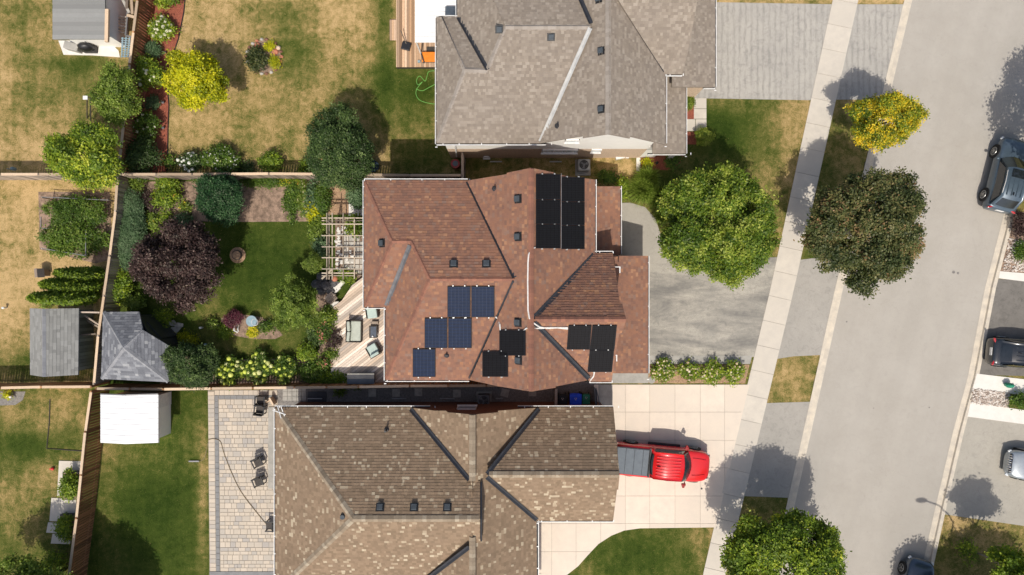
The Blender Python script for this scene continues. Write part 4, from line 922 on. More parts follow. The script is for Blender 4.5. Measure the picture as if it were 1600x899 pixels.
for k, a, b in [('MW', (642, 639), (733, 749)), ('GN', (842, 639), (761, 740)), ('GS', (761, 745), (839, 812)), ('MW2', (733, 854), (640, 925))]:
    valley(SH, rp(k, *a), rp(k, *b), 'darkmetal', .24)
# the small step where the west ridge pokes through: a dark cheek wall
A_ = rp('N', 750.5, 753); B_ = rp('N', 750.5, 811); C_ = rp('S', 750.5, 845)
m = MB(); zz = .6
m.idx([A_ + Vector((.02, 0, .03)), B_ + Vector((.02, 0, .03)), C_ + Vector((.02, 0, .03)), C_ + Vector((.05, 0, -zz)), B_ + Vector((.05, 0, -1.2)), A_ + Vector((.05, 0, -zz)), A_ + Vector((-.1, 0, -zz)), C_ + Vector((-.1, 0, -zz))], [(0, 1, 4, 5), (1, 2, 3, 4), (0, 5, 6), (2, 7, 3)]); m.build('cheek_wall', 'darkmetal', SH)
m = MB(); m.tube([A_ + Vector((.05, 0, .05)), B_ + Vector((.05, 0, .05)), C_ + Vector((.05, 0, .05))], .045, 5); m.build('verge_flashing', 'darkmetal', SH)
gutter(SH, (430.5, 637), (430.5, 926), ZS, (-1, 0)); gutter(SH, (430, 636.5), (672, 636.5), ZS, (0, 1)); gutter(SH, (809, 636.5), (958.5, 636.5), ZS, (0, 1)); gutter(SH, (839, 813.5), (958, 813.5), ZS, (0, -1)); gutter(SH, (839.5, 813), (839.5, 985), ZS, (1, 0))
yn = W(800, 628, 0).y
wall(SH, [(W(430, 0, ZS).x + .35, yn), (W(958, 0, ZS).x - .3, yn), (W(958, 0, ZS).x - .3, W(0, 812, ZS).y + .35), (W(430, 0, ZS).x + .35, W(0, 812, ZS).y + .35)], 0, ZS - .02, 'brick')
wall(SH, [(W(431, 0, ZS).x + .36, yn - 5), (W(838, 0, ZS).x - .35, yn - 5), (W(838, 0, ZS).x - .35, W(0, 920, ZS).y), (W(431, 0, ZS).x + .36, W(0, 920, ZS).y)], 0, ZS - .03, 'brick')
ap = rp('MW', 738, 645); gable_wall(SH, (xwS + .1, yn - .1, ZS - .05), (W(840, 640, ZS).x, yn - .1, ZS - .05), (ap.x, yn - .1, ap.z - .3), .2, 'brick')
window(SH, W(730, 636, 2).x, yn + .02, 2.3, 1.1, .8, ny=1, glass='glassdark')
for x_ in (493, 624, 699, 780): m = MB(); c = W(x_, 631, 0); m.box((c.x, yn + .22, .10), (.9 if x_ != 780 else .45, .05, .12)); m.build('window_well', 'palemetal', SH)
for x, y, k in [(594, 793, 'N'), (647, 793, 'N'), (699, 793, 'N')]: ventbox(SH, x, y, R[k], s=.30)
pl = R['W']; p = on_plane(536, 807, pl['a'], pl['n'], pl['ze'], pl['pitch']); m = MB(); m.cyl(p, p + Vector((0, 0, .18)), .15, .12, 14); m.build('round_vent', 'vent', SH)
pipe(SH, 604, 672, R['N'], .45)
p = rp('N', 441, 641); m = MB(); m.tube([p, p + Vector((.0, 0, .7))], .02); m.beam(p + Vector((-.35, .1, .55)), p + Vector((.4, -.15, .6)), .05, .03); m.beam(p + Vector((-.1, .35, .5)), p + Vector((.15, -.35, .62)), .05, .03); m.beam(p + Vector((.1, .3, .5)), p + Vector((.3, -.25, .5)), .04, .03)
m.build('roof_antenna', 'alu', label='small metal antenna on the northwest corner of the tan flecked roof', cat='antenna')
# ------------------------------------------------------------------ sheds
def free_plane(root, P, mat, eave_i, expo=.18, tabw=.3, lift=.015, thick=.08):
    """shingled slope from plain 3-D corners; the eave runs between the corners eave_i"""
    a, b = P[eave_i[0]], P[eave_i[1]]; d = (b - a).normalized(); c = sum(P, Vector()) / len(P)
    nrm = d.cross(c - a).normalized()
    if nrm.z < 0: nrm = -nrm
    up = nrm.cross(d)
    if up.z < 0: up = -up
    uv = [((p - a).dot(d), (p - a).dot(up)) for p in P]; k = len(P)
    m = MB(); vs = [p - nrm * .004 for p in P] + [p - Vector((0, 0, thick)) for p in P]
    m.idx(vs, [tuple(range(k)), tuple(range(2 * k - 1, k - 1, -1))] + [(i, k + i, k + (i + 1) % k, (i + 1) % k) for i in range(k)], .5)
    so = m.build('roof_slope', mat, root); m = MB(); v = 0.; v1 = max(q[1] for q in uv)
    while v < v1:
        row = clip(clip(uv, 0, -1, -v + 1e-6), 0, 1, v + expo)
        if len(row) > 2:
            u0 = min(q[0] for q in row); u1 = max(q[0] for q in row); u = u0 - rng.uniform(0, tabw)
            while u < u1:
                w = tabw * rng.uniform(.55, 1.4); t = clip(clip(row, -1, 0, -u), 1, 0, u + w); u += w
                if len(t) < 3 or parea(t) < 1e-4: continue
                lf = lift * rng.uniform(.6, 1.3); r_ = rng.random()
                pts = [a + d * q[0] + up * q[1] + nrm * (.003 + lf * (1 - (q[1] - v) / expo)) for q in t]
                if (pts[1] - pts[0]).cross(pts[2] - pts[0]).dot(nrm) < 0: pts = pts[::-1]
                m.face(pts, r_)
        v += expo
    m.build('shingles', mat, so, kind='stuff')
# pale grey gabled shed
sh1 = thing('garden_shed', 'pale grey shingled shed with weathered siding next to three lying cedars', 'shed', W(100, 535))
zA, zB = 2.15, 3.05
NWc, NEc, SWc, SEc = W(47, 482, zA), W(123, 481, zA), W(47.5, 586, zA), W(122, 586, zA)
RN, RS = W(68, 481, zB), W(68, 588, zB); RN.y = NWc.y; RS.y = SWc.y
SEc.y = SWc.y; NEc.y = NWc.y
free_plane(sh1, [NWc, SWc, RS, RN], 'shpale', (0, 1)); free_plane(sh1, [SEc, NEc, RN, RS], 'shpale', (0, 1))
caps(sh1, RN, RS, 'ridge_slate', .22)
e0 = W(146, 484, 0); m = MB(); m.prism([(NWc.x + .2, NWc.y - .15), (e0.x, NWc.y - .15), (e0.x, SWc.y + .15), (NWc.x + .2, SWc.y + .15)], 0, 2.12); m.build('wall', 'shedwall', sh1)
nbd = 17; Ly = NWc.y - SWc.y - .34
for k in range(nbd):
    m = MB(); m.box((e0.x + .012, NWc.y - .17 - Ly * (k + .5) / nbd, 1.04), (.024, Ly / nbd - .02, 2.05)); m.build('siding_board', 'shedwall', sh1)
for yy_ in (SWc.y + .16, NWc.y - .16): gable_wall(sh1, (NWc.x + .25, yy_, 2.1), (NEc.x - .1, yy_, 2.1), (RN.x, yy_, zB - .1), .05, 'shedwall')
for k, (a, b) in enumerate([((132, 493, 1.2), (160, 511, 1.5)), ((134, 499, .6), (160, 515, .9)), ((125, 488, 1.9), (156, 488.5, 1.8)), ((126, 524, 1.2), (150, 522, 1.0))]):
    m = MB(); m.beam(W(*a), W(*b), .09, .09)
    m.build('leaning_plank', 'fencegrey', label=['weathered plank slanting from the pale shed to the fence, upper one of two', 'weathered plank slanting from the pale shed to the fence, lower one of two', 'thin pole lying level at the north corner of the pale shed', 'dark pole across the middle of the pale shed wall'][k], cat='plank')
# slate pentagon corner shed
cs = thing('corner_shed', 'slate grey five-sided corner shed with a small gable facing the garden', 'shed', W(225, 540))
ze, zp = 2.2, 3.55
TL, BL, BR, E1, E2 = W(161.5, 488, ze), W(158.5, 592, ze), W(263, 597, ze), W(263, 540, ze), W(217.5, 487.5, ze)
PK = W(193.5, 543.5, zp); GP = (E1 + E2) / 2; 
def onp(a, b, c, px, py):
    n = (b - a).cross(c - a); o = Vector((0, 0, H)); r_ = W(px, py, 0) - o; return o + r_ * ((a - o).dot(n) / r_.dot(n))
g2a, g2b = onp(BR, E1, PK, 223.5, 516), onp(E2, TL, PK, 223.5, 516); g2 = (g2a + g2b) / 2

free_plane(cs, [TL, BL, PK], 'shslate', (0, 1), lift=.02); free_plane(cs, [BL, BR, PK], 'shslate', (0, 1), lift=.02)
free_plane(cs, [BR, E1, g2a, PK], 'shslate', (0, 1), lift=.02); free_plane(cs, [E2, TL, PK, g2b], 'shslate', (0, 1), lift=.02)
for a, b in ((TL, PK), (BL, PK), (BR, PK), (g2, PK)): caps(cs, a, b, 'ridge_slate', .26)
ins = lambda p, f=.12: Vector((p.x + (PK.x - p.x) * f, p.y + (PK.y - p.y) * f, 0))
wall(cs, [ins(TL)[:2], ins(BL)[:2], ins(BR)[:2], ins(E1)[:2], ins(E2)[:2]], 0, ze, 'darkmetal')  # near-black wall colour carries the shade on the gable side
i1, i2 = ins(E1), ins(E2); i1.z = i2.z = ze - .02; gm = (i1 + i2) / 2; gm.z = g2.z - .2; gable_wall(cs, i1, i2, gm, .06, 'darkmetal')
m = MB(); dd = (i2 - i1).normalized(); mid = (i1 + i2) / 2; ou = Vector((dd.y, -dd.x, 0)); ou = ou if ou.x > 0 else -ou
m.box((mid.x + ou.x * .03, mid.y + ou.y * .03, 1.0), (1.3, .06, 2.0), rz=math.atan2(dd.y, dd.x)); m.build('door', 'darkmetal', cs)
for k, pts in enumerate([[(254, 513), (262, 507), (268, 513), (264, 522), (256, 523)], [(263, 503), (272, 500), (277, 506), (270, 510), (265, 508)], [(271, 508), (278, 504), (287, 506), (286, 511), (276, 513)], [(262, 515), (270, 511), (284, 512), (279, 518), (271, 526)], [(253, 518), (262, 520), (270, 527), (264, 531)]]):
    m = MB(); m.prism([XY(*p) for p in pts], 0, .05)
    m.build('flagstone', 'stone', label=['broad grey flagstone closest to the slate shed door', 'small grey flagstone topmost outside the slate shed', 'rounded pale flagstone farthest from the slate shed', 'wedge shaped flagstone in the middle of the shed path', 'narrow flagstone lowest at the slate shed gable'][k], cat='flagstone')
# white shed
ws = thing('white_shed', 'white-roofed resin shed with pale wall beside the reddish brown fence', 'shed', W(210, 655))
q = [W(157, 617, 2.15), W(247, 617, 2.15), W(247, 692, 2.15), W(157, 692, 2.15)]; q[1].y = q[0].y; q[2].y = q[3].y
rn, rs = W(196, 619, 2.5), W(196, 693, 2.5); rn.y = q[0].y; rs.y = q[3].y
m = MB(); t_ = Vector((0, 0, .07))
for P in ([q[0], q[3], rs, rn], [q[2], q[1], rn, rs]):
    k = 4; m.idx(P + [p - t_ for p in P], [(0, 1, 2, 3), (7, 6, 5, 4)] + [(i, 4 + i, 4 + (i + 1) % 4, (i + 1) % 4) for i in range(4)], .5)
m.build('roof', 'awning', ws)
for k in range(9):
    f = (k + .5) / 9; m = MB()
    for A, B in ((q[0], q[3]), (q[1], q[2])):
        p = A.lerp(B, f); r_ = rn.lerp(rs, f); m.beam(p + Vector((0, 0, .012)), r_ + Vector((0, 0, .012)), .03, .02)
    m.build('roof_rib', 'awning', ws)
ex = W(267, 640, 0).x; m = MB(); m.prism([(q[0].x + .15, q[0].y - .15), (ex, q[0].y - .15), (ex, q[3].y + .1), (q[0].x + .15, q[3].y + .1)], 0, 2.1); m.build('wall', 'siding', ws)
m = MB(); m.beam(q[0] + Vector((0, .04, .0)), rn + Vector((0, .04, 0)), .06, .05); m.beam(q[1] + Vector((0, .04, .0)), rn + Vector((0, .04, 0)), .06, .05); m.beam(q[1] + Vector((.04, 0, .0)), q[2] + Vector((.04, 0, 0)), .06, .05); m.build('roof_trim', 'net', ws)
m = MB(); m.box((ex + .03, (q[0].y + q[3].y) / 2 + .9, .95), (.05, .8, 1.8)); m.build('door', 'white', ws)
# pale shed with dark roof (northwest)
s3 = thing('garden_shed', 'white-walled shed under a flat grey roof with a brown edge board, northwest corner', 'shed', W(125, 35))
za = 2.4; m = MB(); P = [W(83, -60, za), W(83, 62, za), W(165, 63, za), W(165, -60, za)]
for k in range(18):
    a = P[0].lerp(P[1], k / 18); b = P[0].lerp(P[1], (k + 1) / 18)
    m.box(((P[0].x + P[2].x) / 2, (a.y + b.y) / 2, za + .01 * (k % 2)), (P[2].x - P[0].x, abs(a.y - b.y), .10))
m.build('roof', 'shpale', s3)
yb = W(0, 74, 0).y
wall(s3, [(P[0].x + .2, yb), (P[2].x - .1, yb), (P[2].x - .1, 19), (P[0].x + .2, 19)], 0, za - .06, 'siding')
m = MB(); m.beam(W(168, 15, za + .05), W(167, 66, za + .05), .2, .16); m.build('edge_board', 'cap', s3)
sheet('patio', [(92, 64), (100, 86), (145, 87), (188, 90), (186, 80), (176, 70), (200, 60), (200, -60), (165, -60), (165, 64)], .05, 'white_conc', th=.05)
bb = thing('barbecue', 'black covered barbecue standing by the white shed wall', 'barbecue', W(144, 79)); c = W(144, 79)
m = MB(); m.ball((c.x, c.y, .62), .48, .27, .42, 12, 7, .04); m.build('cover', 'black', bb, smooth=True)
m = MB(); m.box((c.x, c.y, .22), (.8, .42, .4)); m.build('cabinet', 'black', bb, bevel=.03)
m = MB(); m.tube([c + Vector((-.1, .4, 1.1)), c + Vector((.25, .15, 1.0)), c + Vector((.5, -.1, .7))], .02); m.build('handle', 'darkmetal', bb)
m = MB(); c = W(120, 77); m.box((c.x, c.y, .3), (.9, .45, .6), rz=-.25); m.build('storage_box', 'concgrey', label='grey low box under the white shed wall, west of the barbecue', cat='storage box', bevel=.04)
m = MB(); c = W(150, 0, 2.6)
# ladders and racks between shed and fence
rk = thing('lumber_rack', 'open slatted grey rack between the northwest shed and the brown fence', 'rack', W(192, 38))
m = MB(); m.beam(W(199.5, 20, 1.0), W(196.5, 56, 1.0), .10, .08); m.beam(W(196.5, 56, 1.0), W(206, 58, 1.0), .1, .08); m.build('rail', 'net', rk)
for k in range(6): m = MB(); m.beam(W(182, 25 + k * 5, .9), W(198, 27 + k * 5, 1.0), .07, .05); m.build('slat', 'fencegrey', rk)
lt = thing('garden_trellis', 'blue-grey lattice trellis leaning beside the northwest corner fence', 'trellis', W(197, 75))
for k in range(3): m = MB(); m.beam(W(192 + k * 5.5, 58, 1.), W(190 + k * 5, 90, .9), .08, .05); m.build('upright', 'bluegrey', lt)
for k in range(9): m = MB(); m.beam(W(189.5, 60 + k * 3.5, .95), W(204, 61 + k * 3.5, 1.0), .05, .04); m.build('slat', 'bluegrey', lt)
for k, (a, b, mt, lab) in enumerate([((192, 0), (202, 20), 'stone', 'dark curved plank leaning on the rack in the northwest corner'), ((205, -8), (207, 22), 'cap', 'yellowish board standing against the fence in the northwest corner'), ((199, -10), (198, 14), 'fencegrey', 'pale grey board lying beside the yellowish board in the northwest corner'), ((198.5, 24), (210, 27), 'cap', 'short yellow board bridging the rack and the fence')]):
    m = MB(); m.beam(W(*a, 1.2), W(*b, 1.3), .16, .06); m.build('board', mt, label=lab, cat='board')
# metal garden arbor in the northwest yard
ar = thing('garden_arbor', 'thin dark metal swing frame at the edge of the dry northwest lawn', 'frame', W(140, 170))
fr = [((136, 152, 1.9), (136, 185, 0)), ((136, 152, 1.9), (168, 157, 1.9)), ((141, 154, 1.9), (142, 190, .2)), ((143, 155, 1.9), (165, 180, 0)), ((160, 156, 1.9), (178, 176, 0))]
for a, b in fr: m = MB(); m.beam(W(*a), W(*b), .05, .05); m.build('bar', 'wicker', ar)
m = MB(); c = W(133.5, 153, 1.95); m.box(c, (.28, .22, .06)); m.build('cap_plate', 'white', ar)

# ------------------------------------------------------------------ decks
def deck(label, poly, ang, z, mat, bw=.14, inset=0.):
    P = [XY(*p, z) for p in poly]; root = thing('deck', label, 'deck', (P[0][0], P[0][1], 0))
    ca, sa = math.cos(ang), math.sin(ang); Q = [(x * ca + y * sa, -x * sa + y * ca) for x, y in P]
    v0, v1 = min(q[1] for q in Q), max(q[1] for q in Q); v = v0
    m = MB(); m.prism(P, .02, z - .04); m.build('frame', 'wicker', root)
    while v < v1:
        b = clip(clip(Q, 0, -1, -(v + .006)), 0, 1, v + bw - .006); v += bw
        if len(b) < 3 or parea(b) < .004: continue
        m = MB(); m.prism([(x * ca - y * sa, x * sa + y * ca) for x, y in b], z - .035, z + rng.uniform(-.003, .003), r=rng.random()); m.build('board', mat, root)
    return root
deck('bleached timber deck with diagonal boards and patio seating behind the red-brown roof', [(517, 500), (517, 486), (521, 480), (534, 470), (550, 446), (566, 434), (620, 434), (620, 602), (540, 602), (517, 585)], math.radians(38), .45, 'deck', .15)
deck('honey coloured timber deck partly under a white awning', [(619, -60), (700, -60), (700, 105), (619, 105)], math.radians(90), .35, 'deckorange', .15)
st = thing('deck_step', 'small wooden step on the lawn side of the honey coloured deck', 'step', W(613, 47))
for k in range(3): m = MB(); a = W(610.5 + k * 3.3, 47, .18); m.box((a.x, a.y, .16), (.125, 1.28, .04)); m.build('board', 'deckorange', st)
m = MB(); a = W(614, 47, 0); m.box((a.x, a.y, .07), (.38, 1.2, .14)); m.build('frame', 'wicker', st)
# white awning over the northern deck
aw = thing('patio_awning', 'white ribbed patio awning attached to the grey-roofed house', 'awning', W(680, 20)); zz = 2.6
k = 0; ya = -60.
while ya < 66:
    m = MB(); a = W(648.5, ya, zz); b = W(713, min(ya + 6.6, 67.), zz); m.box(((a.x + b.x) / 2, (a.y + b.y) / 2, zz + .02 * math.sin(k)), (b.x - a.x, a.y - b.y - .02, .05), rz=0.0); m.build('panel', 'awning', aw)
    m = MB(); m.box(((a.x + b.x) / 2, a.y, zz + .03), (b.x - a.x, .04, .05)); m.build('seam', 'awning', aw); ya += 6.6; k += 1
m = MB(); a = W(704.5, 17, zz + .08); m.box(a, (.66, .52, .03)); m.build('skylight_panel', 'glasspale', aw)
for (x, y) in ((650, 64), (650, 8)): m = MB(); c = W(x, y, zz); m.box((c.x, c.y, zz / 2), (.09, .09, zz)); m.build('post', 'white', aw)
# orange lounger, mat, umbrella base on the deck
ol = thing('lounge_chair', 'orange cushioned lounge chair at the foot of the white awning', 'chair', W(670, 92, .35)); c = W(671, 92, .35)
m = MB(); m.box(c + Vector((0, 0, .32)), (.85, .62, .10)); m.build('cushion', 'orange', ol, bevel=.04); m = MB(); m.beam(W(658, 84, .85), W(663, 99, .75), .07, .06); m.build('arm', 'black', ol)
m = MB(); m.box(c + Vector((0, 0, .22)), (.85, .6, .06)); [m.box(c + Vector((sx * .36, sy * .24, .1)), (.05, .05, .22)) for sx in (-1, 1) for sy in (-1, 1)]; m.build('frame', 'black', ol)
m = MB(); c = W(673, 78, .37); m.box(c, (.5, .38, .02)); m.build('doormat', 'wicker', label='brown doormat on the deck just above the orange chair', cat='doormat')
ub = thing('umbrella_base', 'black square umbrella base with a leaning brown pole on the honey deck', 'umbrella base', W(635, 73, .35)); c = W(635, 73, .36)
m = MB(); m.box(c + Vector((0, 0, .08)), (.56, .5, .14), rz=-.25); m.build('base', 'black', ub, bevel=.03)
m = MB(); m.cyl(c + Vector((.02, .1, .1)), W(626, 48, 1.0), .03, n=8); m.build('pole', 'bark', ub)
m = MB(); c = W(655, 97, .36); m.box(c + Vector((0, 0, .06)), (.16, .14, .12)); m.build('toy', 'bluegrey', label='tiny pale object lying between the deck edge and the orange chair', cat='clutter')
# garden hoses
def hose(pts, z, mat, label, r=.014):
    P = [W(x, y, z) for x, y in pts]; Q = []
    for i in range(len(P) - 1):
        p0, p1, p2, p3 = P[max(i - 1, 0)], P[i], P[i + 1], P[min(i + 2, len(P) - 1)]
        for t in (0, .25, .5, .75): Q.append(.5 * ((2 * p1) + (p2 - p0) * t + (2 * p0 - 5 * p1 + 4 * p2 - p3) * t * t + (3 * p1 - p0 - 3 * p2 + p3) * t ** 3))
    Q.append(P[-1]); m = MB(); m.tube(Q, r, 5); m.build('garden_hose', mat, label=label, cat='hose')
hose([(679, 111), (670, 112), (667, 120), (664, 127), (656, 119), (651, 125), (653, 133), (660, 128), (652, 138), (650, 147), (655, 156), (668, 161), (684, 162), (690, 150), (684, 132), (672, 136), (660, 142), (650, 139)], .03, 'hose', 'bright green garden hose coiled on the grass below the honey deck', .02)
hose([(325, 688), (333, 686), (344, 690), (349, 706), (360, 735), (376, 768), (400, 800), (420, 824), (429, 832)], .07, 'tanhose', 'tan garden hose curving across the sandstone patio', .022)
hose([(298, 720), (312, 721), (320, 714), (325, 692)], .04, 'tanhose', 'short tan hose end trailing onto the deep green lawn')
m = MB(); m.beam(W(295, 721, .06), W(311, 721, .06), .08, .06); m.build('sprinkler', 'net', label='grey bar sprinkler lying on the deep green lawn', cat='sprinkler')

# ------------------------------------------------------------------ pergola
pg = thing('pergola', 'pale timber grid pergola between the lawn and the red-brown roof', 'pergola', W(540, 385)); zz = 2.5
for x, y0, y1, z in [(511, 333, 437, 2.5), (514.5, 334, 437, 2.2), (519.5, 333, 437, 2.5), (536.5, 333, 437, 2.5), (554, 343, 436, 2.5), (570, 352, 436, 2.5)]:
    m = MB(); m.beam(W(x, y0, z), W(x, y1, z), .05, .14); m.build('beam', 'timber', pg)
for y, x0, x1, z in [(341, 503, 569, 2.35), (345, 503, 569, 2.2), (350.5, 503, 575, 2.64), (368.5, 503, 575, 2.64), (386, 503, 575, 2.64), (403, 503, 575, 2.64), (420.5, 503, 570, 2.64), (427, 503, 558, 2.35), (431, 503, 556, 2.35)]:
    m = MB(); m.beam(W(x0, y, z), W(x1, y, z), .05, .12); m.build('rafter', 'timber', pg)
for x, y in ((513, 346), (513, 428), (553, 346), (553, 428)): m = MB(); c = W(x, y, 2.2); m.box((c.x, c.y, 1.1), (.10, .10, 2.2)); m.build('post', 'timber', pg)
m = MB(); m.beam(W(503, 436, 2.1), W(519, 421, 2.5), .1, .06); m.build('brace', 'timber', pg)
sheet('path', [(524, 340), (572, 338), (600, 350), (600, 440), (545, 440), (524, 420)], .02, 'soil', th=.02)
k = 0
for i in range(4):
    for j in range(6):
        x, y = 543 + i * 8.6, 366 + j * 8.8; m = MB(); c = W(x, y); m.box((c.x, c.y, .035), (.30, .29, .04), rz=rng.uniform(-.02, .02))
        m.build('paving_slab', 'white_conc' if (i, j) in ((0, 0), (0, 2), (0, 4), (2, 4), (3, 1)) else 'concgrey', label=None, cat=None) if False else None
ps = thing('paved_floor', 'grey and pale paving slabs laid under the timber pergola', 'paving', W(560, 385))
for i in range(5):
    for j in range(8):
        x, y = 541 + i * 8.6, 364 + j * 9.0
        if rng.random() < .12: continue
        m = MB(); c = W(x, y); m.box((c.x, c.y, .05 + rng.uniform(0, .01)), (.31, .31, .05), rz=rng.uniform(-.02, .02)); m.build('slab', 'walk' if (i, j) in ((0, 1), (0, 3), (2, 5), (3, 6)) else 'stone', ps)
m = MB(); 
for k in range(60):
    x = rng.uniform(526, 536) if k < 40 else rng.uniform(540, 552); y = rng.uniform(352, 425); c = W(x, y); m.ball((c.x, c.y, .04), rng.uniform(.07, .16), rng.uniform(.06, .13), .06, 7, 4, .15)
m.build('pale_stones', 'white_conc', kind='stuff')
sheet('path', [(545, 316), (569, 316), (569, 337), (545, 337)], .03, 'white_conc', th=.03)
m = MB(); c = W(523, 435.5, .5); m.ball(c, .20, .20, .16, 12, 7); m.build('clay_pot', 'terracotta', label='orange clay pot standing at the south corner of the pergola', cat='pot', smooth=True)
for k, (x, y, r_) in enumerate([(505, 433, .38), (497, 445, .42), (512, 446, .45), (524, 442, .36), (503, 455, .3), (519, 455, .34)]):
    m = MB(); c = W(x, y); m.ball((c.x, c.y, .15), r_, r_ * .8, .3, 8, 5, .18)
    m.build('boulder', 'rock', label=['dark boulder touching the pergola corner post', 'dark boulder on the lawn side of the rock pile below the pergola', 'central dark boulder of the pile below the pergola', 'dark boulder beside the orange clay pot', 'smallest dark boulder low in the pile', 'dark boulder nearest the diagonal deck'][k], cat='boulder')
bn = thing('garden_bench', 'weathered grey wooden chair standing on the stones at the deck corner', 'chair', W(519, 468)); c = W(520, 466)
for k in range(5): m = MB(); a = math.radians(45); m.box((c.x + (k - 2) * .12 * math.cos(a), c.y - (k - 2) * .12 * math.sin(a), .42), (.10, .6, .03), rz=-a); m.build('slat', 'fencegrey', bn)
m = MB()
for sx in (-.22, .22):
    for sy in (-.22, .22): m.box((c.x + sx, c.y + sy, .2), (.06, .06, .42), rz=.7)
m.build('legs', 'fencegrey', bn)
for k, (x, y, w, d, rz) in enumerate([(523, 455, .9, .35, .8), (530, 447, .9, .3, .8), (525, 477, .55, .45, .1), (519, 484, .6, .2, .0)]):
    m = MB(); p = W(x, y); m.box((p.x, p.y, .12 + .04 * k), (w, d, .24), rz=rz); m.build('stone_step', 'white_conc' if k < 3 else 'brick', bevel=.03, label=['pale stone step lowest of the two beside the boulders', 'pale stone step touching the diagonal deck corner', 'square tan stone block under the weathered chair', 'narrow red brick edge below the weathered chair'][k], cat='step')

# ------------------------------------------------------------------ patio seating
DZ = .45
sf = thing('patio_sofa', 'two-seat patio sofa with pale sage cushions on the diagonal deck', 'sofa', W(556, 517, DZ), math.radians(-1)); 
def lbox(root, name, mat, c, s_, bev=.03, rz=0.):
    m = MB(); m.box(c, s_, rz=rz); return m.build(name, mat, root, local=True, bevel=bev)
lbox(sf, 'frame', 'wicker', (0, 0, .16), (.86, 1.34, .22)); lbox(sf, 'seat_cushion', 'cushion', (.08, 0, .34), (.62, 1.24, .16), .05)
lbox(sf, 'back_cushion', 'cushion', (-.31, .31, .52), (.20, .60, .36), .06, .1); lbox(sf, 'back_cushion', 'cushion', (-.31, -.31, .52), (.20, .60, .36), .06, -.1)
lbox(sf, 'backrest', 'wicker', (-.43, 0, .42), (.06, 1.36, .60)); lbox(sf, 'arm', 'wicker', (0, .66, .32), (.80, .06, .36)); lbox(sf, 'arm', 'wicker', (0, -.66, .32), (.80, .06, .36))
def armchair(px, py, rz, label):
    t = thing('patio_armchair', label, 'armchair', W(px, py, DZ), rz, 'patio armchairs on the diagonal deck')
    lbox(t, 'frame', 'wicker', (0, 0, .15), (.70, .72, .20)); lbox(t, 'seat_cushion', 'mint', (.06, 0, .33), (.60, .60, .16), .05)
    lbox(t, 'back_cushion', 'mint', (-.28, 0, .52), (.18, .58, .36), .06); lbox(t, 'backrest', 'wicker', (-.39, 0, .38), (.05, .74, .54)); lbox(t, 'arm', 'wicker', (0, .35, .3), (.66, .05, .32)); lbox(t, 'arm', 'wicker', (0, -.35, .3), (.66, .05, .32))
armchair(585, 546.5, math.radians(120), 'mint-cushioned patio armchair turned askew south of the glass table'); armchair(583, 488, math.radians(-82), 'mint-cushioned patio armchair tucked under the white roof gutter')
tb = thing('coffee_table', 'low patio table with a smoked glass top in front of the sofa', 'table', W(585, 518, DZ))
lbox(tb, 'table_top', 'wicker', (0, 0, .36), (.50, .76, .05)); lbox(tb, 'glass_top', 'glasstable', (.02, 0, .395), (.34, .62, .02), 0)
for sx in (-.2, .2):
    for sy in (-.33, .33): lbox(tb, 'leg', 'wicker', (sx, sy, .17), (.05, .05, .34), 0)
m = MB(); c = W(582.5, 526, DZ + .42); m.cyl(c, c + Vector((0, 0, .10)), .045, n=10); m.build('cup', 'white', label='white cup on the near corner of the glass patio table', cat='cup')
m = MB(); c = W(586, 505, DZ + .12); m.box(c, (.42, .22, .22)); m.build('footstool', 'fencegrey', label='small slatted footstool between the glass table and the upper armchair', cat='stool', bevel=.02)
sb = thing('deck_box', 'grey resin storage box against the south edge of the diagonal deck', 'storage box', W(567, 590, DZ)); 
lbox(sb, 'body', 'tonneau', (0, 0, .28), (1.55, .62, .56)); lbox(sb, 'lid', 'concgrey', (0, .16, .60), (1.66, .34, .06)); lbox(sb, 'lid_front', 'tonneau', (0, -.16, .585), (1.66, .33, .05))
# dark resin chairs on the paver patio
def adir(px, py, rz, label, z=.035):
    t = thing('patio_chair', label, 'chair', W(px, py, z), rz, 'dark resin chairs on the paver patio')
    lbox(t, 'seat', 'black', (.02, 0, .38), (.50, .50, .06)); lbox(t, 'backrest', 'black', (-.27, 0, .62), (.07, .54, .46), .03)
    for sy in (-1, 1): lbox(t, 'armrest', 'black', (.0, sy * .29, .58), (.56, .08, .05), .02)
    for sx in (-1, 1):
        for sy in (-1, 1): lbox(t, 'leg', 'black', (sx * .22, sy * .26, .28), (.06, .06, .56), .01)
    lbox(t, 'cushion', 'wicker', (.03, 0, .43), (.42, .42, .05), .02)
adir(411, 624, math.radians(88), 'dark patio chair at the top of the paver patio, upper of the touching pair'); adir(410, 639, math.radians(82), 'dark patio chair at the top of the paver patio, lower of the touching pair', .035)
adir(407, 720, math.radians(-65), 'dark patio chair halfway down the patio, upper of the second pair'); adir(408, 750, math.radians(-70), 'dark patio chair halfway down the patio, lower of the second pair'); adir(426, 818, math.radians(180), 'dark patio chair half hidden under the tan roof gutter')
m = MB(); c = W(429, 625); m.box((c.x, c.y, .3), (.1, .5, .6), rz=.5); m.box((c.x - .2, c.y, .32), (.4, .06, .06), rz=.5); m.build('folding_stand', 'cap', label='pale timber stand leaning by the top pair of dark chairs', cat='stand')

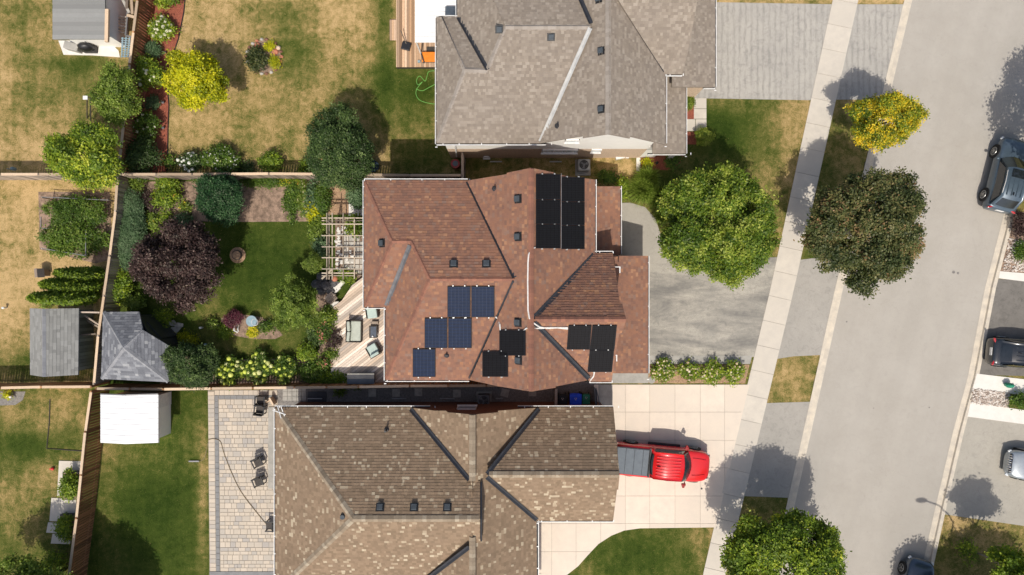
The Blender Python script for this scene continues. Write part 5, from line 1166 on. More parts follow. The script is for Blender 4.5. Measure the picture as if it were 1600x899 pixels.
# ------------------------------------------------------------------ air conditioners, bins, barrel
def acunit(px, py, label, mt='concgrey'):
    t = thing('air_conditioner', label, 'air conditioner', W(px, py), rng.uniform(-.02, .02), 'outdoor air conditioner units beside the houses')
    lbox(t, 'pad', 'concgrey', (0, -.05, .04), (.95, 1.0, .08), .01); lbox(t, 'cabinet', mt, (0, 0, .42), (.72, .72, .70), .07)
    m = MB(); m.cyl((0, 0, .765), (0, 0, .785), .29, n=24); m.build('fan_well', 'black', t, local=True)
    m = MB()
    for k in range(3):
        a = 2 * math.pi * k / 3; m.idx([(0, 0, .80), (.25 * math.cos(a), .25 * math.sin(a), .79), (.27 * math.cos(a + .7), .27 * math.sin(a + .7), .81)], [(0, 1, 2)])
    m.cyl((0, 0, .79), (0, 0, .83), .07, n=10); m.build('fan', 'greymetal', t, local=True)
    for q in (.12, .2, .28):
        m = MB(); m.tube([(q * math.cos(2 * math.pi * i / 20), q * math.sin(2 * math.pi * i / 20), .835) for i in range(21)], .008, 4); m.build('grille_ring', 'greymetal', t, local=True)
acunit(910.5, 261, 'pale air conditioner on the shaded grass below the grey-roofed house', 'palemetal'); acunit(756.5, 623, 'dark grey air conditioner in the gravel alley beside the tan roof', 'greymetal')
def bin_(px, py, mt, w, d, h, label, rz=0., mark=True):
    t = thing('wheelie_bin', label, 'bin', W(px, py), rz, 'wheeled bins at the east end of the alley')
    m = MB(); a, b = w / 2 * .84, d / 2 * .84
    m.idx([(-a, -b, .05), (a, -b, .05), (a, b, .05), (-a, b, .05), (-w / 2, -d / 2, h), (w / 2, -d / 2, h), (w / 2, d / 2, h), (-w / 2, d / 2, h)], [(3, 2, 1, 0), (0, 1, 5, 4), (1, 2, 6, 5), (2, 3, 7, 6), (3, 0, 4, 7), (4, 5, 6, 7)]); m.build('body', mt, t, local=True, bevel=.03)
    lbox(t, 'lid', mt, (0, 0, h + .03), (w + .05, d + .06, .06), .03); lbox(t, 'handle', mt, (0, d / 2 + .05, h - .02), (w * .7, .04, .04), .01)
    for sx in (-1, 1): m = MB(); m.cyl((sx * (w / 2 - .02), d / 2 - .05, .1), (sx * (w / 2 + .03), d / 2 - .05, .1), .1, n=12); m.build('wheel', 'rubber', t, local=True)
    if mark:
        m = MB(); z = h + .064
        for k in range(3):
            a = 2 * math.pi * k / 3 + .5; m.box((.055 * math.cos(a), .12 + .055 * math.sin(a), z), (.03, .075, .004), rz=a)
        m.build('lid_mark', 'white', t, local=True)
bin_(877, 622, 'binblack', .50, .62, 1.0, 'black bin, westmost of the three by the alley panel'); bin_(897, 622, 'binblue', .68, .76, 1.02, 'bright blue recycling bin between the black and green bins')
bin_(913.5, 621, 'bingreen', .44, .56, .85, 'small green organics bin next to the blue bin')
gt = thing('gate', 'open dark metal gate leaf slanting beside the green bin', 'gate', W(928, 620))
for a, b in (((929, 607, 1.3), (931, 634, 1.3)), ((931.5, 607, 1.2), (938, 636, 1.2)), ((929, 607, 1.3), (931.5, 607, 1.2))): m = MB(); m.beam(W(*a), W(*b), .06, .06); m.build('bar', 'greymetal', gt)
m = MB(); m.beam(W(930, 607, .7), W(931, 634, .7), .04, 1.2); m.build('panel', 'darkmetal', gt)
m = MB(); c = W(914, 632); m.box((c.x, c.y, .35), (.36, .2, .35)); m.build('meter_box', 'palemetal', label='small pale meter box on the brick wall under the tan roof, below the green bin', cat='meter box')
m = MB(); c = W(711.5, 256, .8); m.cyl((c.x, c.y, 0), (c.x, c.y, .85), .26, .28, 16); rbn = m.build('rain_barrel', 'redtrim', label='dark red rain barrel at the corner of the grey-roofed house', cat='barrel')
m = MB(); m.cyl((c.x, c.y, .85), (c.x, c.y, .88), .17, n=16); lid = m.build('lid', 'tonneau', rbn)
m = MB(); c = W(968, 247); m.box((c.x, c.y, .15), (.55, .2, .3), rz=.2); m.box((c.x + .45, c.y + .05, .12), (.2, .2, .24)); m.build('garden_clutter', 'white', label='small white and black items heaped by the pale wall of the grey-roofed house', cat='clutter')
m = MB(); c = W(585, 262); m.cyl((c.x, c.y, 0), (c.x, c.y, .5), .35, .38, 16); m.build('planter_barrel', 'navypaint', label='dark blue round tub in the shade between the dark tree and the fence', cat='tub')
m = MB(); c = W(21, 264, .7); m.ball(c, .14, .12, .25, 8, 5); c0 = W(20.5, 266); m.cyl((c0.x, c0.y, 0), (c0.x, c0.y, .5), .03); m.build('bird_feeder', 'bluegrey', label='small pale blue feeder standing at the far west fence', cat='feeder')
# stump fire bowl, bird baths
fb = thing('ring_planter', 'round stone-ringed stump planter on the garden lawn beside the purple tree', 'planter', W(371.5, 399)); c = W(371.5, 399)
m = MB(); m.cyl((c.x, c.y, .0), (c.x, c.y, .02), .50, n=24); m.build('bare_ring', 'straw', fb); m = MB(); m.cyl((c.x, c.y, .02), (c.x, c.y, .2), .30, n=22); m.build('rim', 'wicker', fb); m = MB(); m.cyl((c.x, c.y, .2), (c.x, c.y, .215), .25, n=22); m.build('fill', 'straw', fb)
m = MB(); c = W(393, 502, .5); m.cyl((c.x, c.y, 0), (c.x, c.y, .45), .12); m.cyl((c.x, c.y, .45), (c.x, c.y, .52), .28, .34, 20); m.build('bird_bath', 'bluegrey', label='blue-grey bird bath behind the yellow flower clump', cat='bird bath')
m = MB(); c = W(397, 504, .6); m.tube([(c.x + .2 * math.cos(t / 16 * 2 * math.pi), c.y + .2 * math.sin(t / 16 * 2 * math.pi), .5) for t in range(17)], .03, 6); m.build('metal_hoop', 'palemetal', label='pale metal hoop leaning over the blue-grey bird bath', cat='hoop')
m = MB(); c = W(372, 513); m.tube([(c.x, c.y + .25, .1), (c.x - .08, c.y + .1, .35), (c.x - .1, c.y - .1, .4), (c.x, c.y - .25, .1)], .05, 6); m.tube([(c.x + .1, c.y + .2, .1), (c.x + .1, c.y, .3), (c.x + .05, c.y - .2, .1)], .03, 6); m.build('garden_statue', 'white', label='small white curved ornament beside the plum coloured shrub', cat='ornament')
for k, (x, y, mt, lab) in enumerate([(317, 512, 'white', 'small white lantern on the shaded grass west of the plum shrub'), (324.5, 538, 'bluegrey', 'small light blue ornament above the dark green bush'), (204, 461, 'white', 'white tag stake under the south edge of the purple tree'), (11, 481, 'white', 'white stub of a pole beside the pale grey shed'), (22, 619, 'white', 'white lantern in the dark corner bed of the southwest yard')]):
    m = MB(); c = W(x, y); m.cyl((c.x, c.y, 0), (c.x, c.y, .3), .04, .07, 8); m.ball((c.x, c.y, .34), .10, .08, .07, 8, 5); m.build('garden_ornament', mt, label=lab, cat='ornament')
m = MB(); c = W(82, 733, .12); m.ball(c, .10, .10, .09, 10, 6); m.box(c + Vector((-.12, 0, 0)), (.12, .06, .06)); m.build('toy_watering_can', 'redpaint', label='small red toy lying on the dry southwest yard', cat='toy', smooth=False)
for k, (x, y) in enumerate([(270, 6), (260, 84), (257, 161.5), (257, 201)]):
    m = MB(); c = W(x, y); m.cyl((c.x, c.y, 0), (c.x, c.y, .22), .03, .03, 8); m.cyl((c.x, c.y, .22), (c.x, c.y, .28), .09, .03, 10); m.build('garden_light', 'greymetal', label=['northmost path light in the red mulch strip', 'path light by the blue-green shrub in the red mulch strip', 'path light beside the small round green shrub', 'path light beside the cream-flowered hydrangea'][k], cat='garden light', group='path lights along the mulch strip')
m = MB(); c = W(1025, 256); m.cyl((c.x, c.y, 0), (c.x, c.y, .3), .03); m.cyl((c.x, c.y, .3), (c.x, c.y, .36), .1, .03, 10); m.build('garden_light', 'black', label='black path light in the red mulch at the corner of the grey-roofed house', cat='garden light')
# bird house / stump in the west yard, compost and planters
bh = thing('bird_table', 'small brown wooden house-shaped box on the dry west lawn', 'box', W(72, 427)); c = W(72, 427)
m = MB(); m.box((c.x, c.y, .3), (.5, .4, .6), rz=.1); m.build('body', 'fencegrey', bh)
for sg in (-1, 1): m = MB(); m.box((c.x + sg * .15, c.y, .68), (.36, .55, .04), Matrix.Rotation(.1, 3, 'Z') @ Matrix.Rotation(sg * .6, 3, 'Y')); m.build('roof', 'wicker' if sg > 0 else 'fencegrey', bh)
def planter(px, py, w, d, label):
    t = thing('raised_planter', label, 'planter', W(px, py)); m = MB(); c = W(px, py); m.prism([(c.x - w / 2, c.y - d / 2), (c.x + w / 2, c.y - d / 2), (c.x + w / 2, c.y + d / 2), (c.x - w / 2, c.y + d / 2)], 0, .35); m.build('box', 'darkmetal', t)
    m = MB(); m.box((c.x, c.y, .352), (w - .1, d - .1, .02)); m.build('soil', 'soil', t)
planter(116, 757, 1.0, 1.75, 'upper dark planter box leaning at the southwest fence'); planter(112, 817, 1.0, 1.25, 'lower dark planter box at the southwest fence')
for k, (x0, y0, x1, y1) in enumerate([(92, 720, 128, 776), (80, 778, 120, 815), (75, 816, 96, 833), (82, 834, 112, 850)]):
    m = MB(); m.prism([XY(x0 + 1, y0), XY(x1, y0 + 1), XY(x1 - 2, y1), XY(x0 - 2, y1 - 1)], .0, .05); m.build('paving_slab', 'walk', label=['largest pale slab under the upper planter box', 'pale slab between the two planter boxes', 'small pale slab west of the lower planter', 'pale slab below the lower planter'][k], cat='slab')
m = MB(); m.tube([W(x, y, .03) for x, y in ((78, 624), (77, 660), (73, 701), (100, 703), (128, 705))], .03, 5); m.build('edging_timber', 'wicker', label='thin dark timber edging outlining a patch in the southwest yard', cat='edging')
tf = thing('trellis_rails', 'thin pole frame with netting around the dense vegetable patch', 'frame', W(120, 350))
for a, b in (((64, 308), (170, 313)), ((64, 339), (64, 357)), ((64, 388), (135, 400)), ((64, 357), (74, 357)), ((134, 360), (134, 398))): m = MB(); m.beam(W(*a, 1.0), W(*b, 1.0), .04, .04); m.build('rail', 'net', tf)
for x, y in ((66, 309), (66, 357), (66, 389), (134, 398), (168, 312)): m = MB(); c = W(x, y, 1.0); m.box((c.x, c.y, .52), (.06, .06, 1.05)); m.build('post', 'fencegrey', tf)
# little objects across the street
m = MB(); c = W(1571, 601); m.ball((c.x, c.y, .35), .26, .16, .28, 9, 6, .1, ); m.cyl((c.x, c.y, 0), (c.x, c.y, .4), .12); m.build('garden_marker', 'bingreen', label='small dark green post standing on the white path across the street', cat='post')
# ------------------------------------------------------------------ vehicles
def loft(secs, sym=True):
    """secs: list of (x, [(y,z),...]) half sections from the keel outwards to the top centre line; mirrored"""
    m = MB(); vs = []; fs = []; n = len(secs[0][1]); ring = 2 * n - 2
    for x, s_ in secs:
        full = s_ + [(-y, z) for y, z in s_[-2:0:-1]]
        vs += [(x, y, z) for y, z in full]
    for i in range(len(secs) - 1):
        for k in range(ring):
            a, b = i * ring + k, i * ring + (k + 1) % ring; fs.append((a, b, b + ring, a + ring))
    fs.append(tuple(range(ring - 1, -1, -1))); o = (len(secs) - 1) * ring; fs.append(tuple(range(o, o + ring)))
    m.idx(vs, fs, .5); return m
def vehicle(name, label, cat, px, py, ang, L, Wd, paint, stations, cab, wheels, Hroof, sun=None, rails=False, rimn=5, lights=True, bed=None, glass='glassdark', flip=False):
    """stations: (x fraction, half width fraction, top z); cab: belt rear, roof rear, roof front, belt front as fractions, belt z, roof half width"""
    c = W(px, py); root = thing(name, label, cat, (c.x, c.y, -.12 if px > 1380 and px < 1560 and name != 'hatchback' else .03), ang)
    secs = []
    for fx, fw, zt in stations:
        w = Wd / 2 * fw; x = L * fx
        secs.append((x, [(0, .22), (w * .8, .22), (w * .96, .32), (w, .55), (w * .985, zt - .22), (w * .93, zt - .07), (w * .80, zt - .01), (w * .42, zt + .02), (0, zt + .03)]))
    loft(secs).build('body', paint, root, smooth=True, local=True, sub=1)
    br, rr, rf, bf, zb, rw = cab; hb = Wd / 2 * .90; hr = Wd / 2 * rw
    prof = lambda t: None
    nu = 9
    def edge(x, y, bow): return x - bow * (y) ** 2
    def row(xx, hw, z, bow, crown):
        out = []
        for i in range(nu):
            s_ = -1 + 2 * i / (nu - 1); out.append(Vector((L * xx - bow * s_ * s_, hw * s_, z - crown * s_ * s_)))
        return out
    dirF = 1
    R0 = row(br, hb * .93, zb, -.10, .04); R1 = row(rr, hr, Hroof - .05, -.08, .05); R1b = row((rr + rf) / 2, hr * 1.02, Hroof, 0, .05); R2 = row(rf, hr, Hroof - .04, .10, .05); R3 = row(bf, hb * .97, zb - .02, .26, .04)
    def strip(A, B, name, mt, par, lift=0., t0=0., t1=1., i0=0, i1=nu - 1, sm=True):
        m = MB(); P = []
        for k in range(4):
            f = t0 + (t1 - t0) * k / 3; P.append([A[i].lerp(B[i], f) for i in range(i0, i1 + 1)])
        n_ = (P[0][1] - P[0][0]).cross(P[1][0] - P[0][0]).normalized()
        vs = [p for r_ in P for p in r_]; w_ = i1 - i0 + 1
        nz = (B[nu // 2] - A[nu // 2]).cross(Vector((0, 1, 0))).normalized(); nz = nz if nz.z > 0 else -nz
        vs = [p + nz * lift for p in vs]
        fs = [(a * w_ + i, a * w_ + i + 1, (a + 1) * w_ + i + 1, (a + 1) * w_ + i) for a in range(3) for i in range(w_ - 1)]
        fs = [f[::-1] for f in fs]
        m.idx(vs, fs, .5); return m.build(name, mt, par, smooth=sm, local=True)
    # cabin shell (pillars, roof) then the panes set just proud of it
    m = MB(); rowsA = [R0, R1, R1b, R2, R3]; vs = [p for r_ in rowsA for p in r_]; fs = []
    for a in range(4):
        for i in range(nu - 1): fs.append((a * nu + i, (a + 1) * nu + i, (a + 1) * nu + i + 1, a * nu + i + 1))
    b0 = len(vs)
    for s_ in (0, nu - 1):
        base = [Vector((r_[s_].x, (hb if s_ else -hb), zb - .03)) for r_ in rowsA]; o = len(vs); vs += base
        for a in range(4): fs.append((a * nu + s_, (a + 1) * nu + s_, o + a + 1, o + a) if s_ == 0 else (a * nu + s_, o + a, o + a + 1, (a + 1) * nu + s_))
    m.idx(vs, fs, .5); m.build('cabin', paint, root, smooth=True, local=True)
    strip(R2, R3, 'windscreen', glass, root, .012, .05, .93, 0, nu - 1)
    strip(R0, R1, 'rear_window', glass, root, .012, .15, .88, 1, nu - 2)
    for sg, i in ((1, nu - 1), (-1, 0)):
        def sp(k, f): r_ = rowsA[k][i]; b = Vector((r_.x, sg * hb, zb - .03)); return b.lerp(r_, f) + Vector((0, sg * .012, .004))
        m = MB(); quad = [sp(0, .25) + Vector((.18, 0, 0)), sp(1, .80), sp(2, .86), sp(3, .80), sp(4, .3) - Vector((.22, 0, 0)), sp(4, .12) - Vector((.3, 0, 0)), sp(2, .12), sp(0, .12) + Vector((.2, 0, 0))]
        m.face(quad if sg < 0 else quad[::-1], .5); m.build('side_window', glass, root, local=True)
        m = MB(); q = L * bf - .35; m.ball((q, sg * (Wd / 2 + .10), zb + .02), .09, .12, .08, 8, 5); m.beam((q, sg * Wd / 2 * .92, zb - .02), (q, sg * (Wd / 2 + .1), zb + .02), .05, .04); m.build('mirror', paint if name != 'pickup_truck' else 'redtrim', root, local=True, smooth=True)
        if rails: m = MB(); m.tube([rowsA[1][i] + Vector((.15, -sg * .03, .03)), rowsA[2][i] + Vector((0, -sg * .03, .06)), rowsA[3][i] + Vector((-.15, -sg * .03, .03))], .022, 6); m.build('roof_rail', 'alu', root, local=True)
    if sun:
        a, b, hw = sun; m = MB(); m.box((L * (a + b) / 2, 0, Hroof - .002), (L * abs(b - a), Wd * hw, .035)); m.build('sunroof', 'glassdark', root, local=True, bevel=.01)
    else:
        pass
    nr = 7 if name == 'pickup_truck' else 4
    for k in range(nr):
        yv = (k - (nr - 1) / 2) * (2 * hr * .8 / nr); x0 = L * rr + .15; x1 = (L * rf - .2) if not sun else L * min(sun[0], sun[1]) - .08
        m = MB(); m.box(((x0 + x1) / 2, yv, Hroof + .004 - .045 * (yv / hr) ** 2), (x1 - x0, .05, .016)); m.build('roof_rib', paint, root, local=True, bevel=.008)
    m = MB(); m.ball((L * rr + .30, .05 if name != 'pickup_truck' else .0, Hroof + .03), .12, .025, .05, 7, 5); m.build('roof_aerial', 'black', root, local=True)
    for fx in wheels[0]:
        for sg in (1, -1):
            r_ = wheels[1]; x = L * fx; y = sg * Wd / 2
            m = MB(); m.cyl((x, y * .80, r_ + .02), (x, y * 1.006, r_ + .02), r_ + .07, n=20); m.build('wheel_arch', 'rubber', root, local=True)
            m = MB(); m.cyl((x, y * .78, r_), (x, y * 1.02, r_), r_, n=22); wl_ = m.build('wheel', 'rubber', root, local=True, bevel=.02)
            m = MB(); m.cyl((x, y * 1.02, r_), (x, y * 1.025, r_), r_ * .18, n=10); m.tube([(x + r_ * .66 * math.cos(t * math.pi / 10), y * 1.024, r_ + r_ * .66 * math.sin(t * math.pi / 10)) for t in range(21)], .02, 5)
            for k in range(rimn):
                a = 2 * math.pi * k / rimn + .3; m.beam((x, y * 1.025, r_), (x + r_ * .64 * math.cos(a), y * 1.025, r_ + r_ * .64 * math.sin(a)), .03, .05, up=(0, 1, 0))
            m.build('rim', 'rim', wl_, local=True)
    def lamp(nm, mt, x, y, z, s_, rz): m = MB(); m.box((x, y, z), s_, rz=rz); m.build(nm, mt, root, local=True, bevel=.03)
    zf = stations[-2][2]; zr = stations[1][2]
    for sg in (1, -1):
        lamp('headlight', 'clearlens', L * (.462 if bed else .468), sg * Wd * (.345 if bed else .37), zf - .17, (.20, .26, .12), -sg * .5)
        if not bed: lamp('tail_light', 'redlens', -L * .478, sg * Wd * .37, zr - .10, (.10, .34, .12), sg * .35)
    lamp('licence_plate', 'white', -L * .497, 0, .75, (.03, .48, .2), 0)
    return root
D = math.radians
# the red pickup
L = 5.85
pk = vehicle('pickup_truck', 'bright red pickup truck with a grey folding bed cover on the concrete driveway', 'pickup truck', 1030, 717.5, D(-5.5), L, 2.02, 'redpaint',
    [(-.5, .93, 1.05), (-.47, .97, 1.22), (-.3, .98, 1.24), (-.14, .98, 1.24), (0, .98, 1.23), (.15, .985, 1.20), (.22, .99, 1.18), (.34, .985, 1.14), (.42, .93, 1.06), (.465, .82, .98), (.49, .66, .88), (.5, .48, .74)],
    (-.150, -.128, .185, .292, 1.21, .80), ((-.335, .33), .40), 1.90, rimn=6, bed=True)
for a, b in ((-.49, -.405), (-.402, -.315), (-.312, -.225), (-.222, -.165)):
    m = MB(); m.box((L * (a + b) / 2, 0, 1.285), (L * (b - a), 1.56, .045)); m.build('bed_cover_panel', 'tonneau', pk, local=True, bevel=.015)
m = MB(); m.box((-L * .325, 0, 1.262), (L * .345, 1.62, .03)); m.build('bed_cover_frame', 'darkmetal', pk, local=True)
m = MB(); m.box((-L * .149, 0, 1.262), (.12, 1.74, .03)); m.build('bed_gap', 'black', pk, local=True)
for sg in (1, -1):
    m = MB(); m.tube([(L * .30, sg * .52, 1.19), (L * .37, sg * .50, 1.15), (L * .44, sg * .44, 1.09)], .018, 5); m.build('bonnet_crease', 'redpaint', pk, local=True)
    m = MB(); m.box((L * .02, sg * 1.03, .36), (L * .34, .14, .06)); m.build('side_step', 'black', pk, local=True)
    lbox(pk, 'mirror_head', 'redtrim', (L * .215, sg * 1.16, 1.28), (.14, .28, .16), .04, -sg * .35)
m = MB(); m.box((L * .483, 0, .62), (.1, 1.5, .34)); m.build('grille', 'black', pk, local=True, bevel=.03)
# blue-grey SUV, tilted with the street
suv_st = [(-.5, .80, .80), (-.485, .92, 1.0), (-.40, .97, 1.06), (-.2, 1., 1.05), (0, 1., 1.04), (.18, .99, 1.02), (.26, .98, 1.0), (.38, .96, .93), (.455, .88, .82), (.49, .72, .68), (.5, .5, .6)]
vehicle('parked_suv', 'blue-grey SUV with a sunroof and roof rails, parked along the far kerb', 'SUV', 1561, 276.5, D(76), 4.6, 1.88, 'bluegreypaint', suv_st, (-.475, -.36, .05, .235, 1.02, .74), ((-.31, .29), .37), 1.68, sun=(.03, -.08, .42), rails=True, rimn=9)
vehicle('parked_car', 'black car with red tail lamps facing away on the dark driveway across the street', 'car', 1590, 552, D(-5), 4.5, 1.82, 'blackpaint', suv_st, (-.44, -.30, .10, .26, .96, .72), ((-.31, .29), .34), 1.55, rimn=5)
vehicle('parked_car', 'silver car showing only its ribbed grille at the east driveway edge', 'car', 1618, 727, D(172), 4.5, 1.84, 'silverpaint', suv_st, (-.44, -.30, .10, .24, .96, .72), ((-.31, .29), .34), 1.6, rimn=5)
cc = [o for o in COL.objects if o.get('label', '').startswith('silver car')][0]
for k in range(8): lbox(cc, 'grille_bar', 'chrome' if k % 2 == 0 else 'alu', (4.5 * .492 - .06 * ((k - 3.5) / 3.5) ** 2, (k - 3.5) * .14, .70), (.10, .05, .24), .01)
lbox(cc, 'grille_back', 'black', (4.5 * .475, 0, .68), (.10, 1.15, .26), .01)
vehicle('hatchback', 'dark blue hatchback parked at the kerb at the bottom edge of the street', 'car', 1418, 922, D(73), 4.4, 1.82, 'navypaint', suv_st, (-.44, -.30, .10, .24, .96, .72), ((-.31, .29), .34), 1.52, rimn=5)
hb_ = [o for o in COL.objects if o.name.startswith('hatchback')][0]; hb_.location.z = -.12

# ------------------------------------------------------------------ street lamp whose shadow crosses the kerb
sl = thing('street_lamp', 'tall grey street lamp whose curved arm throws a thin shadow over the kerb', 'street lamp', W(1474, 925))
b0 = W(1474, 925); hd = W(1427, 905); m = MB(); m.cyl((b0.x, b0.y, 0), (b0.x, b0.y, 7.3), .10, .06, 10); m.build('pole', 'net', sl)
m = MB(); m.tube([(b0.x, b0.y, 7.2), (b0.x - .35, b0.y + .2, 7.75), (b0.x - .9, b0.y + .5, 8.0), (hd.x, hd.y, 8.05)], .045, 7); m.build('arm', 'net', sl)
m = MB(); m.ball((hd.x - .1, hd.y, 8.02), .38, .17, .09, 12, 6); m.build('lamp_head', 'greymetal', sl, smooth=True)

# ------------------------------------------------------------------ foliage
def quads(name, V, R_, mat, parent):
    """V: (n,4,3) world corners"""
    n = len(V); mi = np.array(inv_of(parent)); Q = V.reshape(-1, 3) @ mi[:3, :3].T + mi[:3, 3]
    me = bpy.data.meshes.new(name); me.vertices.add(n * 4); me.vertices.foreach_set('co', Q.astype(np.float32).reshape(-1))
    me.loops.add(n * 4); me.loops.foreach_set('vertex_index', np.arange(n * 4, dtype=np.int32)); me.polygons.add(n); me.polygons.foreach_set('loop_start', np.arange(n, dtype=np.int32) * 4)
    me.materials.append(M[mat]); me.update(calc_edges=True)
    a = me.attributes.new('rnd', 'FLOAT', 'FACE'); a.data.foreach_set('value', np.clip(R_, 0, 1).astype(np.float32))
    o = bpy.data.objects.new(name, me); COL.objects.link(o); o.parent = parent; return o
def leaves_at(C, out, n_each, spread, size, aspect=.55, droop=.5, up=.6):
    """leaf quads around sprig centres C, facing roughly outwards and upwards"""
    C = np.repeat(C, n_each, 0); out = np.repeat(out, n_each, 0); n = len(C)
    P = C + nrg.normal(0, 1, (n, 3)) * spread * np.array([1, 1, .6])
    N = out * .5 + np.array([0, 0, up]) + nrg.normal(0, 1, (n, 3)) * .42; N /= np.linalg.norm(N, axis=1)[:, None]
    T = out * .7 + nrg.normal(0, 1, (n, 3)) * .8 - np.array([0, 0, droop * .3]); T -= N * (T * N).sum(1)[:, None]; T /= np.linalg.norm(T, axis=1)[:, None] + 1e-9
    B = np.cross(N, T); s_ = size * nrg.uniform(.6, 1.35, (n, 1)); w = s_ * aspect / 2
    return np.stack([P, P + T * s_ * .5 + B * w - N * s_ * .06, P + T * s_, P + T * s_ * .5 - B * w - N * s_ * .06], 1)
def crown_pts(c, rx, ry, rz, nlobe, nsprig, lobe=(.28, .42), rough=.16, gaps=0):
    """sprig centres on the outer skins of many overlapping lobes: uneven outline, arms that stick out, hollows between"""
    th = nrg.uniform(0, 2 * np.pi, nlobe); u = nrg.uniform(-.35, 1, nlobe); e = nlobe * 2 // 5; u[:e] = nrg.uniform(-.2, .4, e); th[:e] = np.arange(e) * 2 * np.pi / e + nrg.normal(0, .2, e)
    rr = np.sqrt(np.clip(1 - u * u, 0, 1)); d = np.stack([rr * np.cos(th), rr * np.sin(th), u], -1)
    rad = nrg.uniform(lobe[0], lobe[1], nlobe); k = nrg.uniform(.80, 1.10, nlobe) - rad * .9
    ph = nrg.uniform(0, 6.28, 4); az = lambda t: 1 - rough * .6 + rough * (.55 * np.sin(2 * t + ph[0]) + .5 * np.sin(3 * t + ph[1]) + .45 * np.sin(5 * t + ph[2]) + .35 * np.sin(8 * t + ph[3]))
    L_ = d * k[:, None]; L_[:, :2] *= az(th)[:, None]; L_ = np.vstack([L_, [[0, 0, .2]]]); rad = np.append(rad, .42 if gaps else .5)
    wgt = rad ** 2; i = nrg.choice(len(L_), nsprig * 3, p=wgt / wgt.sum())
    v = nrg.normal(0, 1, (len(i), 3)); v[:, 2] = np.abs(v[:, 2]) * .9 - .25 * nrg.random(len(i)); v /= np.linalg.norm(v, axis=1)[:, None]
    bumpy = 1 + .14 * np.sin(v[:, 0] * 8 + i * 2.1) * np.sin(v[:, 1] * 7 + i * 1.3)
    P = L_[i] + v * (rad[i] * bumpy)[:, None] * nrg.uniform(.66, 1.12, (len(i), 1))
    keep = np.ones(len(i), bool)
    for j in range(len(L_)):
        dd = np.linalg.norm(P - L_[j], axis=1); keep &= ~((dd < rad[j] * .66) & (i != j))
    for _ in range(gaps):
        t = nrg.uniform(0, 6.28); q = nrg.uniform(.25, .95); keep &= np.hypot(P[:, 0] - q * np.cos(t), P[:, 1] - q * np.sin(t)) > nrg.uniform(.05, .12)
    P = P[keep][:nsprig]; v = v[keep][:nsprig]; i = i[keep][:nsprig]
    lobev = nrg.random(len(L_))[i]
    S_ = np.array([rx, ry, rz]); return np.array([c.x, c.y, c.z]) + P * S_, v, lobev, np.array([c.x, c.y, c.z]) + L_ * S_
def tree(name, label, px, py, zc, rpx, ryz=None, rpy=None, mat='leaf_green', cat='tree', group=None, nsp=None, per=40, leaf=.19, trunk=.16, lobes=26, bark='bark', base=None, dens=1., up=.6, aspect=.55, spread=None, lobe=(.28, .42), light=0., rough=.14, gaps=0):
    leaf *= .70; s_ = (H - zc) / H / K; rx = rpx * s_; ry = (rpy or rpx) * s_; rz = ryz or (rx + ry) / 2 * .8
    c = W(px, py, zc); b = W(*base) if base else Vector((c.x, c.y, 0)); root = thing(name, label, cat, (b.x, b.y, 0), 0, group)
    nsp = nsp or int(115 * (rx + ry) / 2 * (rz + (rx + ry) / 2) * .5 * dens / max(leaf / .19, .5) ** 1.2)
    P, v, lv, Lc = crown_pts(c, rx * .98, ry * .98, rz, lobes, nsp, lobe, rough, gaps)
    Q = leaves_at(P, v, per, spread or leaf * 1.0, leaf, aspect, up=up)
    hgt = (P[:, 2] - P[:, 2].min()) / max(np.ptp(P[:, 2]), .01)
    r_ = np.repeat(nrg.normal(.42 + light, .22, len(P)) + (lv - .5) * .38, per) + nrg.normal(0, .15, len(P) * per)
    crown = quads('crown', Q, r_, mat, root)
    m = MB(); top = c + Vector((0, 0, rz * .25)); mid = b.lerp(c, .5) + Vector((.05, .03, 0)); m.tube([b, mid, c.lerp(top, .3), top], [trunk, trunk * .8, trunk * .5, trunk * .15], 8)
    m.build('trunk', bark, root, smooth=True)
    for k in range(min(8, len(Lc))):
        e = Vector(Lc[k]); f = rng.uniform(.35, .8); s0 = b.lerp(c, f); md = s0.lerp(e, .5) + Vector((0, 0, .12)); m = MB(); m.tube([s0, md, e], [trunk * .45, trunk * .28, trunk * .08], 6); m.build('limb', bark, root, smooth=True)
    return root
def spaced(P, n, dmin):
    out = []
    for p in P:
        if all(np.hypot(*(p - q)[:2]) > dmin for q in out): out.append(p)
        if len(out) >= n: break
    return np.array(out)
